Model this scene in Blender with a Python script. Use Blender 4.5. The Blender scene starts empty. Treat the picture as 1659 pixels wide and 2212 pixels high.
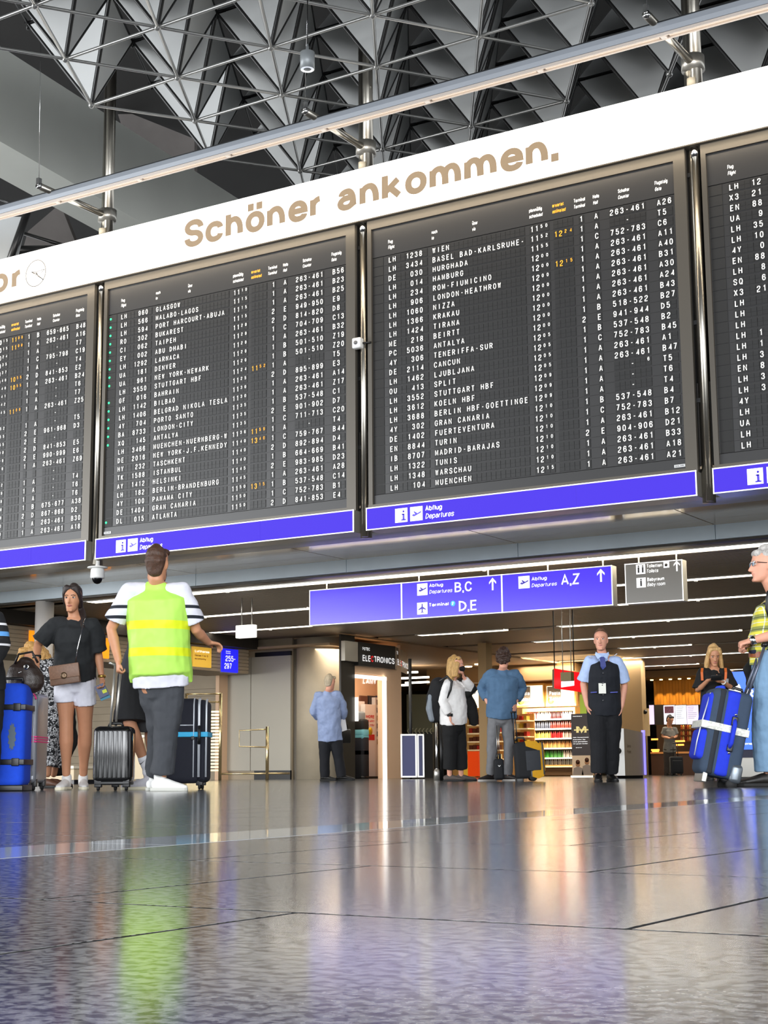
import bpy, bmesh, math, random
import numpy as np
from mathutils import Vector, Matrix
random.seed(7)
sc = bpy.context.scene
COL = sc.collection
PI = math.pi
# ------------------------------------------------------------------ camera
# solved from the photograph's vanishing points: f in pixels of a 1659 x 2212 frame, X runs along the
# big board to the right, Y runs away from the viewer into the building, Z is up, metres.
FPX, PITCH, ROLL, YAW = 3299.0, 0.16941, 0.00744, 0.55600
CAMZ = 0.12
def _axes():
    cp, sp, cr, sr = math.cos(PITCH), math.sin(PITCH), math.cos(ROLL), math.sin(ROLL)
    right = np.array([1, 0, 0.]); fwd = np.array([0, cp, sp]); down = np.array([0, sp, -cp])
    r2 = cr * right + sr * down; d2 = -sr * right + cr * down
    c, s = math.cos(YAW), math.sin(YAW)
    B = np.array([[c, -s, 0], [s, c, 0], [0, 0, 1]])
    return [B @ v for v in (r2, d2, fwd)]
AR, AD, AF = _axes()
camd = bpy.data.cameras.new('camera'); cam = bpy.data.objects.new('camera', camd); COL.objects.link(cam)
M = Matrix.Identity(4)
for i in range(3):
    M[i][0] = AR[i]; M[i][1] = -AD[i]; M[i][2] = -AF[i]
M[2][3] = CAMZ
cam.matrix_world = M
camd.sensor_fit = 'HORIZONTAL'; camd.sensor_width = 36.0; camd.lens = 36.0 * FPX / 1659.0
camd.clip_start = 0.02; camd.clip_end = 400
sc.camera = cam
# ------------------------------------------------------------------ light and view
w = bpy.data.worlds.new('hall_daylight'); sc.world = w; w.use_nodes = True
bg = w.node_tree.nodes['Background']; bg.inputs[0].default_value = (0.94, 0.97, 1.0, 1); bg.inputs[1].default_value = 1.7
def area(name, loc, size, power, color, target=None, shape='RECTANGLE'):
    l = bpy.data.lights.new(name, 'AREA'); l.shape = shape
    l.size, l.size_y = size; l.energy = power; l.color = color
    o = bpy.data.objects.new(name, l); COL.objects.link(o); o.location = loc
    d = Vector(target) - Vector(loc) if target else Vector((0, 0, -1))
    o.rotation_euler = d.to_track_quat('-Z', 'Y').to_euler()
    return o
# the tall glazed front of the hall, behind and above the viewer
area('hall_window_light', (4, -10, 6.5), (26, 9), 5200, (0.92, 0.96, 1.0), (-8, 14, 4))
area('beam_fill_light', (-32, 0, 2.2), (10, 3.5), 3000, (0.96, 0.98, 1.0), (-24, 25, 12))  # added fill from low on the left, brightens the concrete beam
area('hall_front_low_light', (8, -6, 3.0), (12, 5), 1500, (0.97, 0.98, 1.0), (-10, 14, 1.5))
area('hall_side_window_light', (-27, -2, 5.5), (16, 8), 2600, (0.95, 0.98, 1.0), (-8, 15, 10))
vs = sc.view_settings
sc.display_settings.display_device = 'sRGB'
vs.view_transform = 'Standard'; vs.look = 'None'; vs.exposure = 0.0; vs.gamma = 1.0; vs.use_curve_mapping = False

# ------------------------------------------------------------------ points seen in the photograph, at a real distance
CP = np.array([0, 0, CAMZ])
def ray(x, y): return AR * ((x - 829.5) / FPX) + AD * ((y - 1106) / FPX) + AF
def at(x, y, D): return CP + ray(x, y) * D
def atY(x, y, Y): d = ray(x, y); return CP + d * (Y / d[1])
def atX(x, y, X): d = ray(x, y); return CP + d * (X / d[0])
def atZ(x, y, Z): d = ray(x, y); return CP + d * ((Z - CAMZ) / d[2])

# ------------------------------------------------------------------ materials
def lin(c):
    return tuple(((v / 12.92) if v <= 0.04045 else ((v + 0.055) / 1.055) ** 2.4) for v in c)
MATS = {}
def mat(name, col, rough=0.5, metal=0.0, emit=0, ecol=None, noise=0.0, nscale=6.0, bump=0.0, bscale=60.0, spec=0.5, srgb=True, stretch=None):
    if name in MATS: return MATS[name]
    m = bpy.data.materials.new(name); m.use_nodes = True; MATS[name] = m
    nt = m.node_tree; b = nt.nodes['Principled BSDF']
    c = lin(col) if srgb else col
    b.inputs['Base Color'].default_value = (*c, 1); b.inputs['Roughness'].default_value = rough
    b.inputs['Metallic'].default_value = metal; b.inputs['Specular IOR Level'].default_value = spec
    if emit:
        e = lin(ecol) if ecol else c
        b.inputs['Emission Color'].default_value = (*e, 1); b.inputs['Emission Strength'].default_value = emit
    if noise or bump:
        tc = nt.nodes.new('ShaderNodeTexCoord'); mp = nt.nodes.new('ShaderNodeMapping')
        nt.links.new(tc.outputs['Object'], mp.inputs[0])
        if stretch: mp.inputs['Scale'].default_value = stretch
    if noise:
        n = nt.nodes.new('ShaderNodeTexNoise'); n.inputs['Scale'].default_value = nscale; n.inputs['Detail'].default_value = 5
        nt.links.new(mp.outputs[0], n.inputs['Vector'])
        r = nt.nodes.new('ShaderNodeMapRange'); r.inputs['From Min'].default_value = 0.3; r.inputs['From Max'].default_value = 0.7
        r.inputs['To Min'].default_value = 1 - noise; r.inputs['To Max'].default_value = 1 + noise
        nt.links.new(n.outputs[0], r.inputs[0])
        mx = nt.nodes.new('ShaderNodeVectorMath'); mx.operation = 'SCALE'; mx.inputs[0].default_value = c
        nt.links.new(r.outputs[0], mx.inputs['Scale']); nt.links.new(mx.outputs[0], b.inputs['Base Color'])
    if bump:
        n = nt.nodes.new('ShaderNodeTexNoise'); n.inputs['Scale'].default_value = bscale; n.inputs['Detail'].default_value = 3
        nt.links.new(mp.outputs[0], n.inputs['Vector'])
        bp = nt.nodes.new('ShaderNodeBump'); bp.inputs['Strength'].default_value = bump; bp.inputs['Distance'].default_value = 0.01
        nt.links.new(n.outputs[0], bp.inputs['Height']); nt.links.new(bp.outputs[0], b.inputs['Normal'])
    return m

# ------------------------------------------------------------------ mesh building
def V(*a): return np.array(a[0] if len(a) == 1 else a, float)
def unit(v): v = np.asarray(v, float); return v / (np.linalg.norm(v) + 1e-12)
# ------------------------------------------------------------------ lettering drawn stroke by stroke (grotesque capitals, figures, lower case)
# each stroke is a run of x,y points on an 8 x 8 field (11 = ascender, -3 = descender for lower case); 'r' rounds the corner, 'o' closes the stroke
CAPS = {'A': (8.4, '0,0 4,8 8,0|1.2,2.5 6.8,2.5'), 'B': (7.6, '0,4.3 0,8 7.2,8r 7.2,4.3r 0,4.3|0,4.3 8,4.3r 8,0r 0,0 0,4.3'), 'C': (8, '8,5.7 8,8r 0,8r 0,0r 8,0r 8,2.3'), 'D': (8, 'o0,0 0,8 8,8r 8,0r'),
 'E': (6.8, '8,8 0,8 0,0 8,0|0,4.2 7.2,4.2'), 'F': (6.6, '8,8 0,8 0,0|0,4.1 7,4.1'), 'G': (8.2, '8,5.9 8,8r 0,8r 0,0r 8,0r 8,3.9 4.6,3.9'), 'H': (8, '0,0 0,8|8,0 8,8|0,4.2 8,4.2'), 'I': (0, '0,0 0,8'),
 'J': (6, '8,8 8,0r 0,0r 0,2.4'), 'K': (8, '0,0 0,8|8,8 0,2.8|2.7,4.8 8,0'), 'L': (6.4, '0,8 0,0 8,0'), 'M': (9.6, '0,0 0,8 4,1.2 8,8 8,0'), 'N': (8, '0,0 0,8 8,0 8,8'), 'O': (8.6, 'o0,0r 8,0r 8,8r 0,8r'),
 'P': (7.4, '0,0 0,8 8,8r 8,3.6r 0,3.6'), 'Q': (8.6, 'o0,0r 8,0r 8,8r 0,8r|5,2.4 8,-.6'), 'R': (7.8, '0,0 0,8 8,8r 8,4r 0,4|4.5,4 8,0'), 'S': (7.6, '8,5.8 8,8r 0,8r 0,4.3r 8,3.9r 8,0r 0,0r 0,2.2'),
 'T': (7.6, '0,8 8,8|4,8 4,0'), 'U': (7.8, '0,8 0,0r 8,0r 8,8'), 'V': (8.2, '0,8 4,0 8,8'), 'W': (11.5, '0,8 2,0 4,7.6 6,0 8,8'), 'X': (8, '0,0 8,8|0,8 8,0'), 'Y': (8, '0,8 4,3.6 8,8|4,3.8 4,0'), 'Z': (7.6, '0,8 8,8 0,0 8,0'),
 '0': (7, 'o0,0r 8,0r 8,8r 0,8r'), '1': (3, '0,6.3 8,8 8,0'), '2': (7, '0,5.7 0,8r 8,8r 8,4.6r 0,1.8 0,0 8,0'), '3': (7, '0,6 0,8r 7.6,8r 7.6,4.3r 3.4,4.3|3.4,4.3 8,4.3r 8,0r 0,0r 0,2'), '4': (7.2, '6,0 6,8 0,2.2 8,2.2'),
 '5': (7, '7.4,8 .8,8 .3,4 .8,5r 8,5.2r 8,0r 0,0r 0,2'), '6': (7, '7.8,6 7.8,8r 0,8r 0,0r 8,0r 8,4.9r 0,4.9r 0,3'), '7': (7, '0,8 8,8 3,0'), '8': (7, 'o.4,4.3r 7.6,4.3r 7.6,8r .4,8r|o0,0r 8,0r 8,4.3r 0,4.3r'), '9': (7, '.2,2 .2,0r 8,0r 8,8r 0,8r 0,3.1r 8,3.1r 8,5'),
 '-': (4, '0,3.7 8,3.7'), '.': (0, '*0,.2'), ',': (0, '.3,.6 .3,0 -.5,-1.6'), ' ': (3.4, ''), '(': (2, '8,9 0,6r 0,2r 8,-1')}
LOW = {'a': (6.6, '.6,6 .6,8r 7.6,8r 7.6,1 8.2,0|7.6,4.7 0,4.5r 0,0r 7.6,0r 7.6,3.4'), 'b': (7, '0,0 0,11|0,4 0,8r 8,8r 8,0r 0,0r 0,4'), 'c': (6.8, '8,5.6 8,8r 0,8r 0,0r 8,0r 8,2.4'), 'd': (7, '8,0 8,11|8,4 8,8r 0,8r 0,0r 8,0r 8,4'),
 'e': (7, '0,4.1 8,4.1 8,8r 0,8r 0,0r 7.8,0r 7.8,2.1'), 'f': (3.4, '2,0 2,11r 8,11|0,8 8,8'), 'g': (7, '8,8 8,-3.2r 0,-3.2r 0,-1.6|8,4 8,8r 0,8r 0,0r 8,0r 8,4'), 'h': (6.6, '0,0 0,11|0,4.5 0,8r 8,8r 8,0'), 'i': (0, '0,0 0,8|*0,11'),
 'j': (1, '8,8 8,-3r 0,-3|*8,11'), 'k': (6.8, '0,0 0,11|7.4,8 0,2.6|2.8,4.8 8,0'), 'l': (0, '0,0 0,11'), 'm': (11.6, '0,0 0,8|0,4.5 0,8r 4,8r 4,0|4,4.5 4,8r 8,8r 8,0'), 'n': (6.6, '0,0 0,8|0,4.5 0,8r 8,8r 8,0'), 'o': (7.2, 'o0,0r 8,0r 8,8r 0,8r'),
 'p': (7, '0,8 0,-3|0,4 0,8r 8,8r 8,0r 0,0r 0,4'), 'r': (3.4, '0,0 0,8|0,4 0,7.6r 8.4,7.8'), 's': (6.4, '8,5.8 8,8r 0,8r 0,4.4r 8,3.9r 8,0r 0,0r 0,2.2'), 't': (3.4, '3,10.5 3,0r 8,0|0,8 8,8'), 'u': (6.6, '8,8 8,0|8,3.5 8,0r 0,0r 0,8'),
 'v': (7, '0,8 4,0 8,8'), 'w': (10.5, '0,8 2,0 4,7.6 6,0 8,8'), 'x': (7, '0,0 8,8|0,8 8,0'), 'y': (7, '0,8 4,0|8,8 3.2,-3 1,-3'), 'z': (6.2, '0,8 8,8 0,0 8,0'), 'ß': (6.8, '0,0 0,11r 7,11r 7,6.4r 3.4,6.4|3.4,6.4 8,6.4r 8,0r 3,0')}
for q_, p_ in zip('äöü', 'aou'): LOW[q_] = (LOW[p_][0], LOW[p_][1] + '|*1.4,11.9|*6.6,11.9')
_G = {}
def _stroke(run, t, wd, hy, F, Vv, res):
    if run[0] == '*':
        a, c = map(float, run[1:].split(',')); x, y = t / 2 + a / 8 * wd, t / 2 + c / 8 * hy; n = len(Vv); h = t * .52
        Vv += [V(x - h, y - h, 0), V(x + h, y - h, 0), V(x + h, y + h, 0), V(x - h, y + h, 0)]; F.append([n, n + 1, n + 2, n + 3]); return
    closed = run[0] == 'o'; run = run[1:] if closed else run
    P = []; R = []
    for tk in run.split():
        r = tk[-1] == 'r'; tk = tk[:-1] if r else tk; a, c = tk.split(',')
        P.append((t / 2 + float(a) / 8 * wd, t / 2 + float(c) / 8 * hy)); R.append(r)
    n = len(P); pts = []
    for i in range(n):
        if R[i] and (closed or 0 < i < n - 1):
            a, p, c = V(P[i - 1]), V(P[i]), V(P[(i + 1) % n])
            fa = .5 if R[i - 1] else 1.0; fc = .5 if R[(i + 1) % n] else 1.0
            la, lc = np.linalg.norm(a - p) * fa, np.linalg.norm(c - p) * fc
            la, lc = min(la, max(lc * 1.6, .02)), min(lc, max(la * 1.6, .02))
            s_ = p + unit(a - p) * la; e_ = p + unit(c - p) * lc; k = .58
            for q in range(res + 1):
                u = q / res; h1 = s_ + (p - s_) * k; h2 = e_ + (p - e_) * k
                pts.append(tuple((1 - u) ** 3 * s_ + 3 * (1 - u) ** 2 * u * h1 + 3 * (1 - u) * u * u * h2 + u ** 3 * e_))
        else: pts.append(P[i])
    q = [pts[0]]
    for p in pts[1:]:
        if abs(p[0] - q[-1][0]) + abs(p[1] - q[-1][1]) > 1e-4: q.append(p)
    if closed and abs(q[0][0] - q[-1][0]) + abs(q[0][1] - q[-1][1]) < 1e-4: q.pop()
    m = len(q); q = [V(p) for p in q]; b0 = len(Vv)
    for i in range(m):
        d0 = unit(q[i] - q[i - 1]) if (i > 0 or closed) else None
        d1 = unit(q[(i + 1) % m] - q[i]) if (i < m - 1 or closed) else None
        if d0 is None: d0 = d1
        if d1 is None: d1 = d0
        n0 = V(-d0[1], d0[0]); n1 = V(-d1[1], d1[0]); nn = n0 + n1; l2 = nn @ nn
        mit = nn * (2 / l2) if l2 > .35 else n0 * 1.0
        if np.linalg.norm(mit) > 1.9: mit = unit(mit) * 1.9
        mit = mit * V(1, .84); Vv.append(V(*(q[i] + mit * t / 2), i * .012)); Vv.append(V(*(q[i] - mit * t / 2), i * .012))
    for i in range(m if closed else m - 1):
        j = (i + 1) % m; F.append([b0 + 2 * i, b0 + 2 * i + 1, b0 + 2 * j + 1, b0 + 2 * j])
def glyphs(s, wt=.17, wide=1.0, shear=0.0, space=1.0, res=4):
    """-> verts (n,2), faces; cap height 1, baseline 0"""
    k = (s, wt, wide, shear, space, res)
    if k in _G: return _G[k]
    VV = []; F = []; x = 0
    for ch in s:
        low = ch in LOW; w_, runs = (LOW if low else CAPS).get(ch, CAPS['-'])
        wd = w_ / 8 * .62 * wide; hy = (.76 if low else 1.0) - wt
        vv = []; f = []
        zi = []
        for ri, run in enumerate(runs.split('|')):
            if run: _stroke(run, wt, wd, hy, f, vv, res); zi += [ri * .6] * (len(vv) - len(zi))
        n = len(VV); VV += [V(p[0] + x, p[1], z_ + p[2]) for p, z_ in zip(vv, zi)]; F += [[n + i for i in q] for q in f]
        x += wd + wt + (.10 * space if ch != ' ' else -.0)
    vv = np.array(VV) if VV else np.zeros((0, 3))
    if len(vv) and shear: vv[:, 0] += vv[:, 1] * shear
    _G[k] = (vv, F); return _G[k]
class MB:
    def __init__(s): s.v = []; s.f = []; s.m = []; s.sm = []; s.cur = 0; s.smooth = False
    def add(s, vs_, fs):
        n = len(s.v); s.v.extend([tuple(map(float, q)) for q in vs_])
        for f in fs: s.f.append([n + i for i in f]); s.m.append(s.cur); s.sm.append(s.smooth)
        return s
    def box(s, lo, hi):
        x0, y0, z0 = lo; x1, y1, z1 = hi
        return s.hexa([(x0, y0, z0), (x1, y0, z0), (x1, y1, z0), (x0, y1, z0), (x0, y0, z1), (x1, y0, z1), (x1, y1, z1), (x0, y1, z1)])
    def cbox(s, c, d): return s.box([c[i] - d[i] / 2 for i in range(3)], [c[i] + d[i] / 2 for i in range(3)])
    def hexa(s, p): return s.add(p, [(0, 3, 2, 1), (4, 5, 6, 7), (0, 1, 5, 4), (1, 2, 6, 5), (2, 3, 7, 6), (3, 0, 4, 7)])
    def obox(s, c, ax, ay, az):
        """box centred at c with full-size axis vectors"""
        c, ax, ay, az = map(V, (c, ax, ay, az)); P = []
        for k in (-.5, .5):
            for a, b in ((-.5, -.5), (.5, -.5), (.5, .5), (-.5, .5)): P.append(c + ax * a + ay * b + az * k)
        return s.hexa(P)
    def tube(s, pts, r, n=8, cap=True):
        pts = [V(p) for p in pts]; m = len(pts)
        rr = r if hasattr(r, '__len__') else [r] * m
        rings = []; up = None
        for i, p in enumerate(pts):
            t = unit(pts[min(i + 1, m - 1)] - pts[max(i - 1, 0)])
            if up is None: up = unit(np.cross(t, [0, 0, 1] if abs(t[2]) < .9 else [1, 0, 0]))
            up = unit(up - t * (up @ t)); b = np.cross(t, up)
            rings += [p + rr[i] * (math.cos(2 * PI * k / n) * up + math.sin(2 * PI * k / n) * b) for k in range(n)]
        F = []
        for i in range(m - 1):
            for k in range(n): F.append((i * n + k, i * n + (k + 1) % n, (i + 1) * n + (k + 1) % n, (i + 1) * n + k))
        sm = s.smooth; s.smooth = True; 
        if cap: F += [tuple(range(n))[::-1], tuple((m - 1) * n + k for k in range(n))]
        s.add(rings, F); s.smooth = sm
        return s
    def lathe(s, c, prof, n=16, axis=2):
        V_ = []; F = []
        for r, h in prof:
            for k in range(n):
                a = 2 * PI * k / n; q = [r * math.cos(a), r * math.sin(a), h]
                if axis == 0: q = [h, q[0], q[1]]
                if axis == 1: q = [q[0], h, q[1]]
                V_.append((c[0] + q[0], c[1] + q[1], c[2] + q[2]))
        for i in range(len(prof) - 1):
            for k in range(n): F.append((i * n + k, i * n + (k + 1) % n, (i + 1) * n + (k + 1) % n, (i + 1) * n + k))
        F += [tuple(range(n))[::-1], tuple((len(prof) - 1) * n + k for k in range(n))]
        sm = s.smooth; s.smooth = True; s.add(V_, F); s.smooth = sm
        return s
    def ball(s, c, r, n=10, axes=None):
        r = V(r) if hasattr(r, '__len__') else V(r, r, r)
        A = axes if axes is not None else np.eye(3)
        V_ = []; F = []; m = n
        for i in range(m + 1):
            t = PI * i / m
            for k in range(n):
                a = 2 * PI * k / n
                q = V(math.sin(t) * math.cos(a), math.sin(t) * math.sin(a), math.cos(t)) * r
                V_.append(V(c) + q[0] * V(A[0]) + q[1] * V(A[1]) + q[2] * V(A[2]))
        for i in range(m):
            for k in range(n): F.append((i * n + k, (i + 1) * n + k, (i + 1) * n + (k + 1) % n, i * n + (k + 1) % n))
        sm = s.smooth; s.smooth = True; s.add(V_, F); s.smooth = sm
        return s
    def prism(s, poly, off):
        """flat polygon extruded by vector off"""
        P = [V(p) for p in poly]; n = len(P); off = V(off)
        return s.add(P + [p + off for p in P], [tuple(range(n))[::-1], tuple(range(n, 2 * n))] + [(i, (i + 1) % n, n + (i + 1) % n, n + i) for i in range(n)])
    def text(s, t, o, h, U=(1, 0, 0), W=(0, 0, 1), N=(0, -1, 0), wt=.17, shear=0.0, fit=None, xs=None, space=1.0, depth=0.004, align='L', res=3):
        """h cap height, fit total width, xs horizontal scale; raised off the surface by depth"""
        v, f = glyphs(t, wt, 1.0, shear, space, res)
        if not len(v): return s
        x0, x1 = v[:, 0].min(), v[:, 0].max()
        k = h * (xs or 1) if fit is None else fit / (x1 - x0)
        ox = {'L': x0, 'C': (x0 + x1) / 2, 'R': x1}[align]
        U, W, N, o = map(V, (U, W, N, o)); P = o + (v[:, :1] - ox) * k * U + v[:, 1:2] * h * W + depth * (1 + v[:, 2:3]) * N
        return s.add(P, f)
    def build(s, name, mats, parent=None, bevel=0, local=False, kind=None, label=None, smooth=False, seg=2):
        me = bpy.data.meshes.new(name)
        vs_ = np.array(s.v, float) if s.v else np.zeros((0, 3))
        if parent is not None and not local: vs_ = vs_ - np.array(wloc(parent))
        me.from_pydata([tuple(q) for q in vs_], [], s.f)
        if not isinstance(mats, (list, tuple)): mats = [mats]
        for m in mats: me.materials.append(m)
        if len(mats) > 1: me.polygons.foreach_set('material_index', s.m)
        me.polygons.foreach_set('use_smooth', [bool(a or smooth) for a in s.sm])
        me.validate(); me.update()
        o = bpy.data.objects.new(name, me); COL.objects.link(o)
        if parent is not None: o.parent = parent
        if bevel:
            bm = bmesh.new(); bm.from_mesh(me)
            bmesh.ops.remove_doubles(bm, verts=bm.verts, dist=1e-5)
            bmesh.ops.bevel(bm, geom=bm.edges[:] , offset=bevel, segments=seg, affect='EDGES', profile=.5, clamp_overlap=True)
            bm.to_mesh(me); bm.free()
            if seg > 1: me.polygons.foreach_set('use_smooth', [True] * len(me.polygons))
        if kind: o['kind'] = kind
        if label: o['label'] = label
        return o
WL = {}
def wloc(o): return WL.get(o.name, (0, 0, 0))
def empty(name, loc=(0, 0, 0), rz=0.0, parent=None):
    o = bpy.data.objects.new(name, None); COL.objects.link(o); o.location = tuple(map(float, loc)); o.rotation_euler = (0, 0, rz)
    o.empty_display_size = 0.1
    WL[o.name] = tuple(map(float, loc))
    return o
def tag(o, label=None, cat=None, group=None, kind=None):
    if label: o['label'] = label
    if cat: o['category'] = cat
    if group: o['group'] = group
    if kind: o['kind'] = kind
    return o
def thing(name, loc, label, cat, group=None, rz=0.0):
    return tag(empty(name, loc, rz), label, cat, group)
def clone(o, parent=None, loc=None, name=None):
    c = o.copy(); COL.objects.link(c); c.parent = parent
    if loc is not None: c.location = loc
    return c
def copy_tree(o, parent=None):
    c = o.copy(); COL.objects.link(c); c.parent = parent
    if o.name in WL: WL[c.name] = WL[o.name]
    for ch in list(o.children): copy_tree(ch, c)
    return c

# shared materials
M_STEEL = mat('brushed_steel', (.74, .72, .68), .28, 1.0, noise=.12, nscale=9, stretch=(1, 1, .1))
M_CHROME = mat('chrome', (.82, .82, .82), .12, 1.0)
M_ALU = mat('aluminium', (.78, .77, .74), .35, .8)
M_BLACK = mat('black_plastic', (.06, .06, .065), .42)
M_RUBBER = mat('black_rubber', (.04, .04, .042), .7)
M_DARK = mat('dark_void', (.05, .048, .045), .8)
M_WHITE = mat('white_plastic', (.88, .88, .87), .4)
# ================================================================== floor
def granite(name, tiles=False):
    m = bpy.data.materials.new(name); m.use_nodes = True; nt = m.node_tree; b = nt.nodes['Principled BSDF']
    N = nt.nodes.new; L = nt.links.new
    geo = N('ShaderNodeNewGeometry')
    n1 = N('ShaderNodeTexNoise'); n1.inputs['Scale'].default_value = 95; n1.inputs['Detail'].default_value = 2; n1.inputs['Roughness'].default_value = .65
    n2 = N('ShaderNodeTexVoronoi'); n2.inputs['Scale'].default_value = 190
    n3 = N('ShaderNodeTexNoise'); n3.inputs['Scale'].default_value = 2.2; n3.inputs['Detail'].default_value = 3
    for n in (n1, n2, n3): L(geo.outputs['Position'], n.inputs['Vector'])
    r = N('ShaderNodeValToRGB'); L(n1.outputs[0], r.inputs[0])
    e = r.color_ramp.elements; e[0].position = .43; e[0].color = (*lin((.09, .09, .09)), 1); e[1].position = .60; e[1].color = (*lin((.55, .55, .55)), 1)
    e2 = r.color_ramp.elements.new(.49); e2.color = (*lin((.43, .43, .43)), 1)
    mx = N('ShaderNodeMixRGB'); mx.blend_type = 'MULTIPLY'; mx.inputs[0].default_value = .45
    L(r.outputs[0], mx.inputs[1])
    r2 = N('ShaderNodeValToRGB'); L(n2.outputs['Color'], r2.inputs[0]); r2.color_ramp.elements[0].position = .05; r2.color_ramp.elements[0].color = (.25, .25, .26, 1); r2.color_ramp.elements[1].position = .3; r2.color_ramp.elements[1].color = (1, 1, 1, 1)
    L(r2.outputs[0], mx.inputs[2])
    mx3 = N('ShaderNodeMixRGB'); mx3.blend_type = 'MULTIPLY'; mx3.inputs[0].default_value = .25
    L(mx.outputs[0], mx3.inputs[1]); L(n3.outputs[0], mx3.inputs[2])
    out = mx3.outputs[0]
    if tiles:
        br = N('ShaderNodeTexBrick'); br.inputs['Scale'].default_value = 1; br.inputs['Brick Width'].default_value = .62; br.inputs['Row Height'].default_value = .61
        br.inputs['Mortar Size'].default_value = .003; br.inputs['Mortar Smooth'].default_value = 0; br.offset = .5
        mp = N('ShaderNodeMapping'); mp.inputs['Location'].default_value = (.795, -1.13, 0); L(geo.outputs['Position'], mp.inputs[0]); L(mp.outputs[0], br.inputs['Vector'])
        m4 = N('ShaderNodeMixRGB'); L(br.outputs['Fac'], m4.inputs[0]); L(out, m4.inputs[1]); m4.inputs[2].default_value = (.02, .02, .02, 1); out = m4.outputs[0]
    L(out, b.inputs['Base Color'])
    b.inputs['Specular IOR Level'].default_value = .20; b.inputs['IOR'].default_value = 1.45
    rr = N('ShaderNodeMapRange'); L(n1.outputs[0], rr.inputs[0]); rr.inputs['To Min'].default_value = .15; rr.inputs['To Max'].default_value = .10; L(rr.outputs[0], b.inputs['Roughness'])
    return m
M_GRAN = granite('speckled_granite'); M_GRANT = granite('speckled_granite_tiled', True)
TX, TY = .62, .61
X0, Y0 = -.795, 1.13
YN = Y0 + 8 * TY          # real tiles up to here, the material carries the joints beyond
floor = empty('floor'); tag(floor, 'polished grey speckled granite floor of the hall', kind='structure')
b = MB(); b.box((-45, YN, -.05), (30, 66, 0)); b.box((-45, -20, -.05), (30, Y0 - 2 * TY, 0)); b.build('far_paving', M_GRANT, floor)
b = MB(); b.box((-45, Y0 - 2 * TY, -.05), (30, YN, -.0003)); b.build('joint_bed', mat('tile_joint', (.17, .17, .17), .9, spec=.1), floor)
_t = MB(); _t.box((.0034, .0034, -.03), (TX - .0034, TY - .0034, 0)); tile0 = None
outer = MB()
for j in range(-2, 8):
    off = ((j + 1) % 2) * TX / 2
    for i in range(-22, 16):
        x, y = X0 + off + i * TX, Y0 + j * TY
        cx_, cy_ = x + .31, y + .3
        d = AF[0] * cx_ + AF[1] * cy_; l = AR[0] * cx_ + AR[1] * cy_
        if d > .35 and abs(l) < .30 * d + .75:
            if tile0 is None: tile0 = _t.build('tile', M_GRAN, floor); o = tile0
            else: o = clone(tile0, floor)
            o.location = (x, y, 0.0)
        else: outer.box((x + .0012, y + .0012, -.03), (x + TX - .0012, y + TY - .0012, 0))
outer.build('outer_tiles', M_GRAN, floor, kind='stuff')
# polished inlay band running into the hall
b = MB()
bx_ = lambda y: -1.70 - .084 * (y - 1.66)
for k in range(14):
    y = .9 + k * 1.2; q = [(bx_(y) - .235, y, -.02), (bx_(y), y, -.02), (bx_(y + 1.198), y + 1.198, -.02), (bx_(y + 1.198) - .235, y + 1.198, -.02)]; b.prism(q, (0, 0, .0203))
band = b.build('trim_1', mat('polished_inlay', (.70, .72, .74), .06, 0, spec=.15)); tag(band, 'smooth grey polished inlay band in the floor', kind='structure')

# ================================================================== upper floor slab: glossy soffit, fascia, slatted ceiling
ceiling = empty('ceiling'); tag(ceiling, 'low ceiling over the passage with slats, soffit panels and fascia', kind='structure')
M_SOFF = mat('soffit_lacquer', (.84, .76, .65), .10, .15, noise=.04, nscale=3)
M_FASC = mat('fascia_grey_blue', (.84, .90, .94), .35, .0, noise=.05, nscale=1.5)
M_BEAMG = mat('satin_grey_beam', (.80, .80, .78), .4, .3)
SX0, SX1 = -34, 6
def soffit_strip(y0, y1, z, n, nm='soffit_panel'):
    """rows of lacquered panels"""
    p0 = None; wd = 2.98
    for k in range(int((SX1 - SX0) / 3)):
        x = SX0 + k * 3
        if p0 is None:
            bb = MB(); bb.box((0, 0, 0), (wd, y1 - y0 - .008, .03)); p0 = bb.build(nm, M_SOFF, ceiling, local=True); o = p0
        else: o = clone(p0, ceiling)
        o.location = (x, y0, z)
soffit_strip(15.98, 17.30, 3.42, 1)
b = MB(); b.box((SX0, 17.30, 3.335), (SX1, 17.86, 3.50)); b.build('grey_beam', M_BEAMG, ceiling, bevel=.02)
for k, (y0, y1) in enumerate(((17.87, 18.30), (18.30, 18.80), (18.80, 19.30), (19.30, 19.82))): soffit_strip(y0, y1, 3.42 - .0 * k, 1)
p0 = None
for k in range(14):
    if p0 is None:
        bb = MB(); bb.box((0, 0, 0), (2.99, .05, .205)); p0 = bb.build('fascia_panel', M_FASC, ceiling, local=True); o = p0
    else: o = clone(p0, ceiling)
    o.location = (SX0 + k * 3, 19.80, 3.22)
b = MB(); b.box((SX0, 19.86, 3.19), (SX1, 20.0, 3.23)); b.build('fascia_lip', mat('bronze_trim', (.25, .23, .2), .5), ceiling)
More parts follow.
